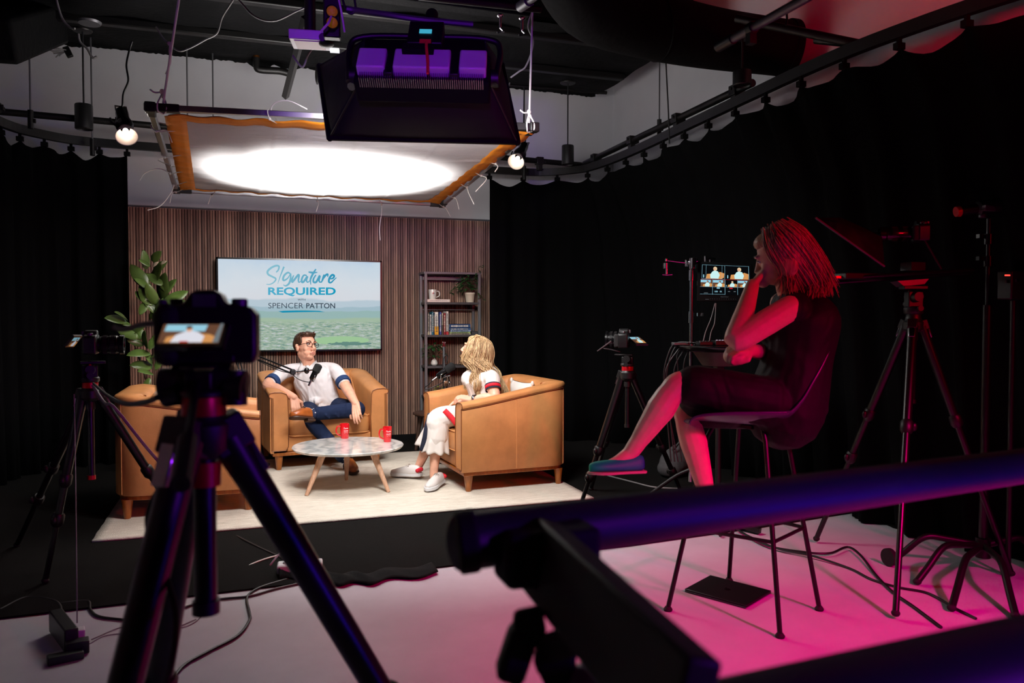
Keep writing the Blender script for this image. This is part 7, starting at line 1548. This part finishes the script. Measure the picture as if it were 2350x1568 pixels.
m = MB(); m.beam(pz(1500, 1140, .014), pz(1550, 1136, .014), .03, .002); m.beam(pz(1550, 1136, .014), pz(1568, 1142, .014), .02, .002); tag(build(m, 'floor_tape', mat('blue_tape', (10, 120, 175), .6, emit=.15)), 'bright blue tape mark on the dark carpet near the right tripod', 'tape')  # tape material also carries a faint glow of its own
pb = thing('battery_pack', 'small silver-edged power box on the carpet behind the woman on the tall chair', 'box', pz(1650, 1125, .012)); m = MB(); m.box(pz(1655, 1125, .05) , (.13, .12, .08), Rz(.4)); build(m, 'case', M['grey'], pb, w=True, bevel=.005)
bg = thing('camera_bag', 'dark rumpled bag on the carpet behind the right tripod', 'bag', pz(1562, 1100, .012)); m = MB(); c_ = pz(1562, 1098, .012); m.ell(c_ + V((0, .1, .11)), (.13, .1, .12)); m.ell(c_ + V((.04, .1, .19)), (.09, .07, .07)); m.ell(c_ + V((-.05, .08, .07)), (.11, .1, .08)); organic(m, 'bag_body', mat('bag_cloth', (60, 58, 60), .85), bg, .012, 4)
m = MB(); m.tube(spline([c_ + V((-.06, .03, .22)), c_ + V((0, -.01, .30)), c_ + V((.08, .03, .22))], 6), .01, 8); build(m, 'bag_handle', M['black'], bg, w=True)
# ================================================================ lights
def area(name, loc, aim, size, power, col=(1, 1, 1), spread=180, sy=None, shape='SQUARE'):
    li = bpy.data.lights.new(name, 'AREA'); li.energy = power; li.color = col; li.size = size; li.spread = math.radians(spread)
    if sy: li.shape = 'RECTANGLE'; li.size_y = sy
    o = bpy.data.objects.new(name, li); C.objects.link(o); o.location = loc
    o.rotation_euler = (V(loc) - V(aim)).to_track_quat('Z', 'Y').to_euler(); return o
def spot(name, loc, aim, ang, power, col=(1, 1, 1), blend=.5, soft=.05):
    li = bpy.data.lights.new(name, 'SPOT'); li.energy = power; li.color = col; li.spot_size = math.radians(ang); li.spot_blend = blend; li.shadow_soft_size = soft
    o = bpy.data.objects.new(name, li); C.objects.link(o); o.location = loc
    o.rotation_euler = (V(loc) - V(aim)).to_track_quat('Z', 'Y').to_euler(); return o
sc0 = (sa + sb + sc_ + sd) / 4
# the lamp that shines down through the silk
spot('silk_lamp', sc0 + V((.0, .15, 1.12)), sc0 + V((.0, .15, 0)), 84, 1600, (1, .965, .93), .75, .12)
# the softbox lamp, in the mouth of the softbox, aimed down at the set
mc = (BLc + BRc + TLc + TRc) / 4 + nrm * .02
area('softbox_lamp', mc, mc + nrm, .9, 62, (1, .97, .95), 140, .55)
# coloured studio lamps standing round the camera, plus three added fill spots
spot('red_lamp', (3.3, .2, 2.1), (2.1, 3.0, 1.0), 62, 190, (1, .0, .02), .7, .15)
spot('red_wall_spill', (2.4, 1.0, 2.4), (3.98, 3.8, 4.3), 56, 260, (1, .0, .04), .8, .1)  # added spot standing in for the red lamp's spill on the upper wall
spot('magenta_lamp', (2.7, .0, 2.5), (2.35, 1.95, 0), 62, 760, (1, .0, .30), .9, .12)
spot('purple_lamp', (-.6, -1.2, 2.0), tuple(pd(925, 125, 3.6)), 18, 420, (.30, .02, 1), .6, .1)
spot('blue_lamp', (1.9, -.2, .5), (1.35, .9, 1.0), 66, 60, (.05, .01, 1), .9, .1)
spot('violet_fill', (1.6, -.6, 1.35), (.65, .6, .98), 44, 45, (.30, .02, 1), .8, .08)  # added spot to tint the lower foreground rail and the nearest tripod
spot('side_fill', (-.6, 1.5, 1.7), (1.25, 3.0, .45), 36, 14, (.55, 1, .95), .8, .1)  # weak added fill for the teal shoe, the shins and the floor there
w = bpy.data.worlds.new('world'); bpy.context.scene.world = w; w.use_nodes = True
w.node_tree.nodes['Background'].inputs[0].default_value = (.5, .5, .6, 1); w.node_tree.nodes['Background'].inputs[1].default_value = .0
# ================================================================ camera
cd = bpy.data.cameras.new('camera'); cam = bpy.data.objects.new('camera', cd); C.objects.link(cam)
cam.matrix_world = Matrix.Translation(CAM) @ Matrix((RT, UP, -FW)).transposed().to_4x4()
cd.sensor_width = 36; cd.lens = FPX / 2350 * 36; cd.clip_start = .05; cd.clip_end = 60
cd.dof.use_dof = True; cd.dof.focus_distance = 6.3; cd.dof.aperture_fstop = 4.2
sc = bpy.context.scene; sc.camera = cam
sc.view_settings.view_transform = 'Standard'; sc.view_settings.look = 'None'; sc.view_settings.gamma = 1; sc.view_settings.exposure = 0
sc.cycles.max_bounces = 7; sc.cycles.diffuse_bounces = 4; sc.cycles.glossy_bounces = 3; sc.cycles.transmission_bounces = 4
sc.cycles.use_denoising = True; sc.cycles.sample_clamp_indirect = 6; sc.cycles.caustics_reflective = False; sc.cycles.caustics_refractive = False
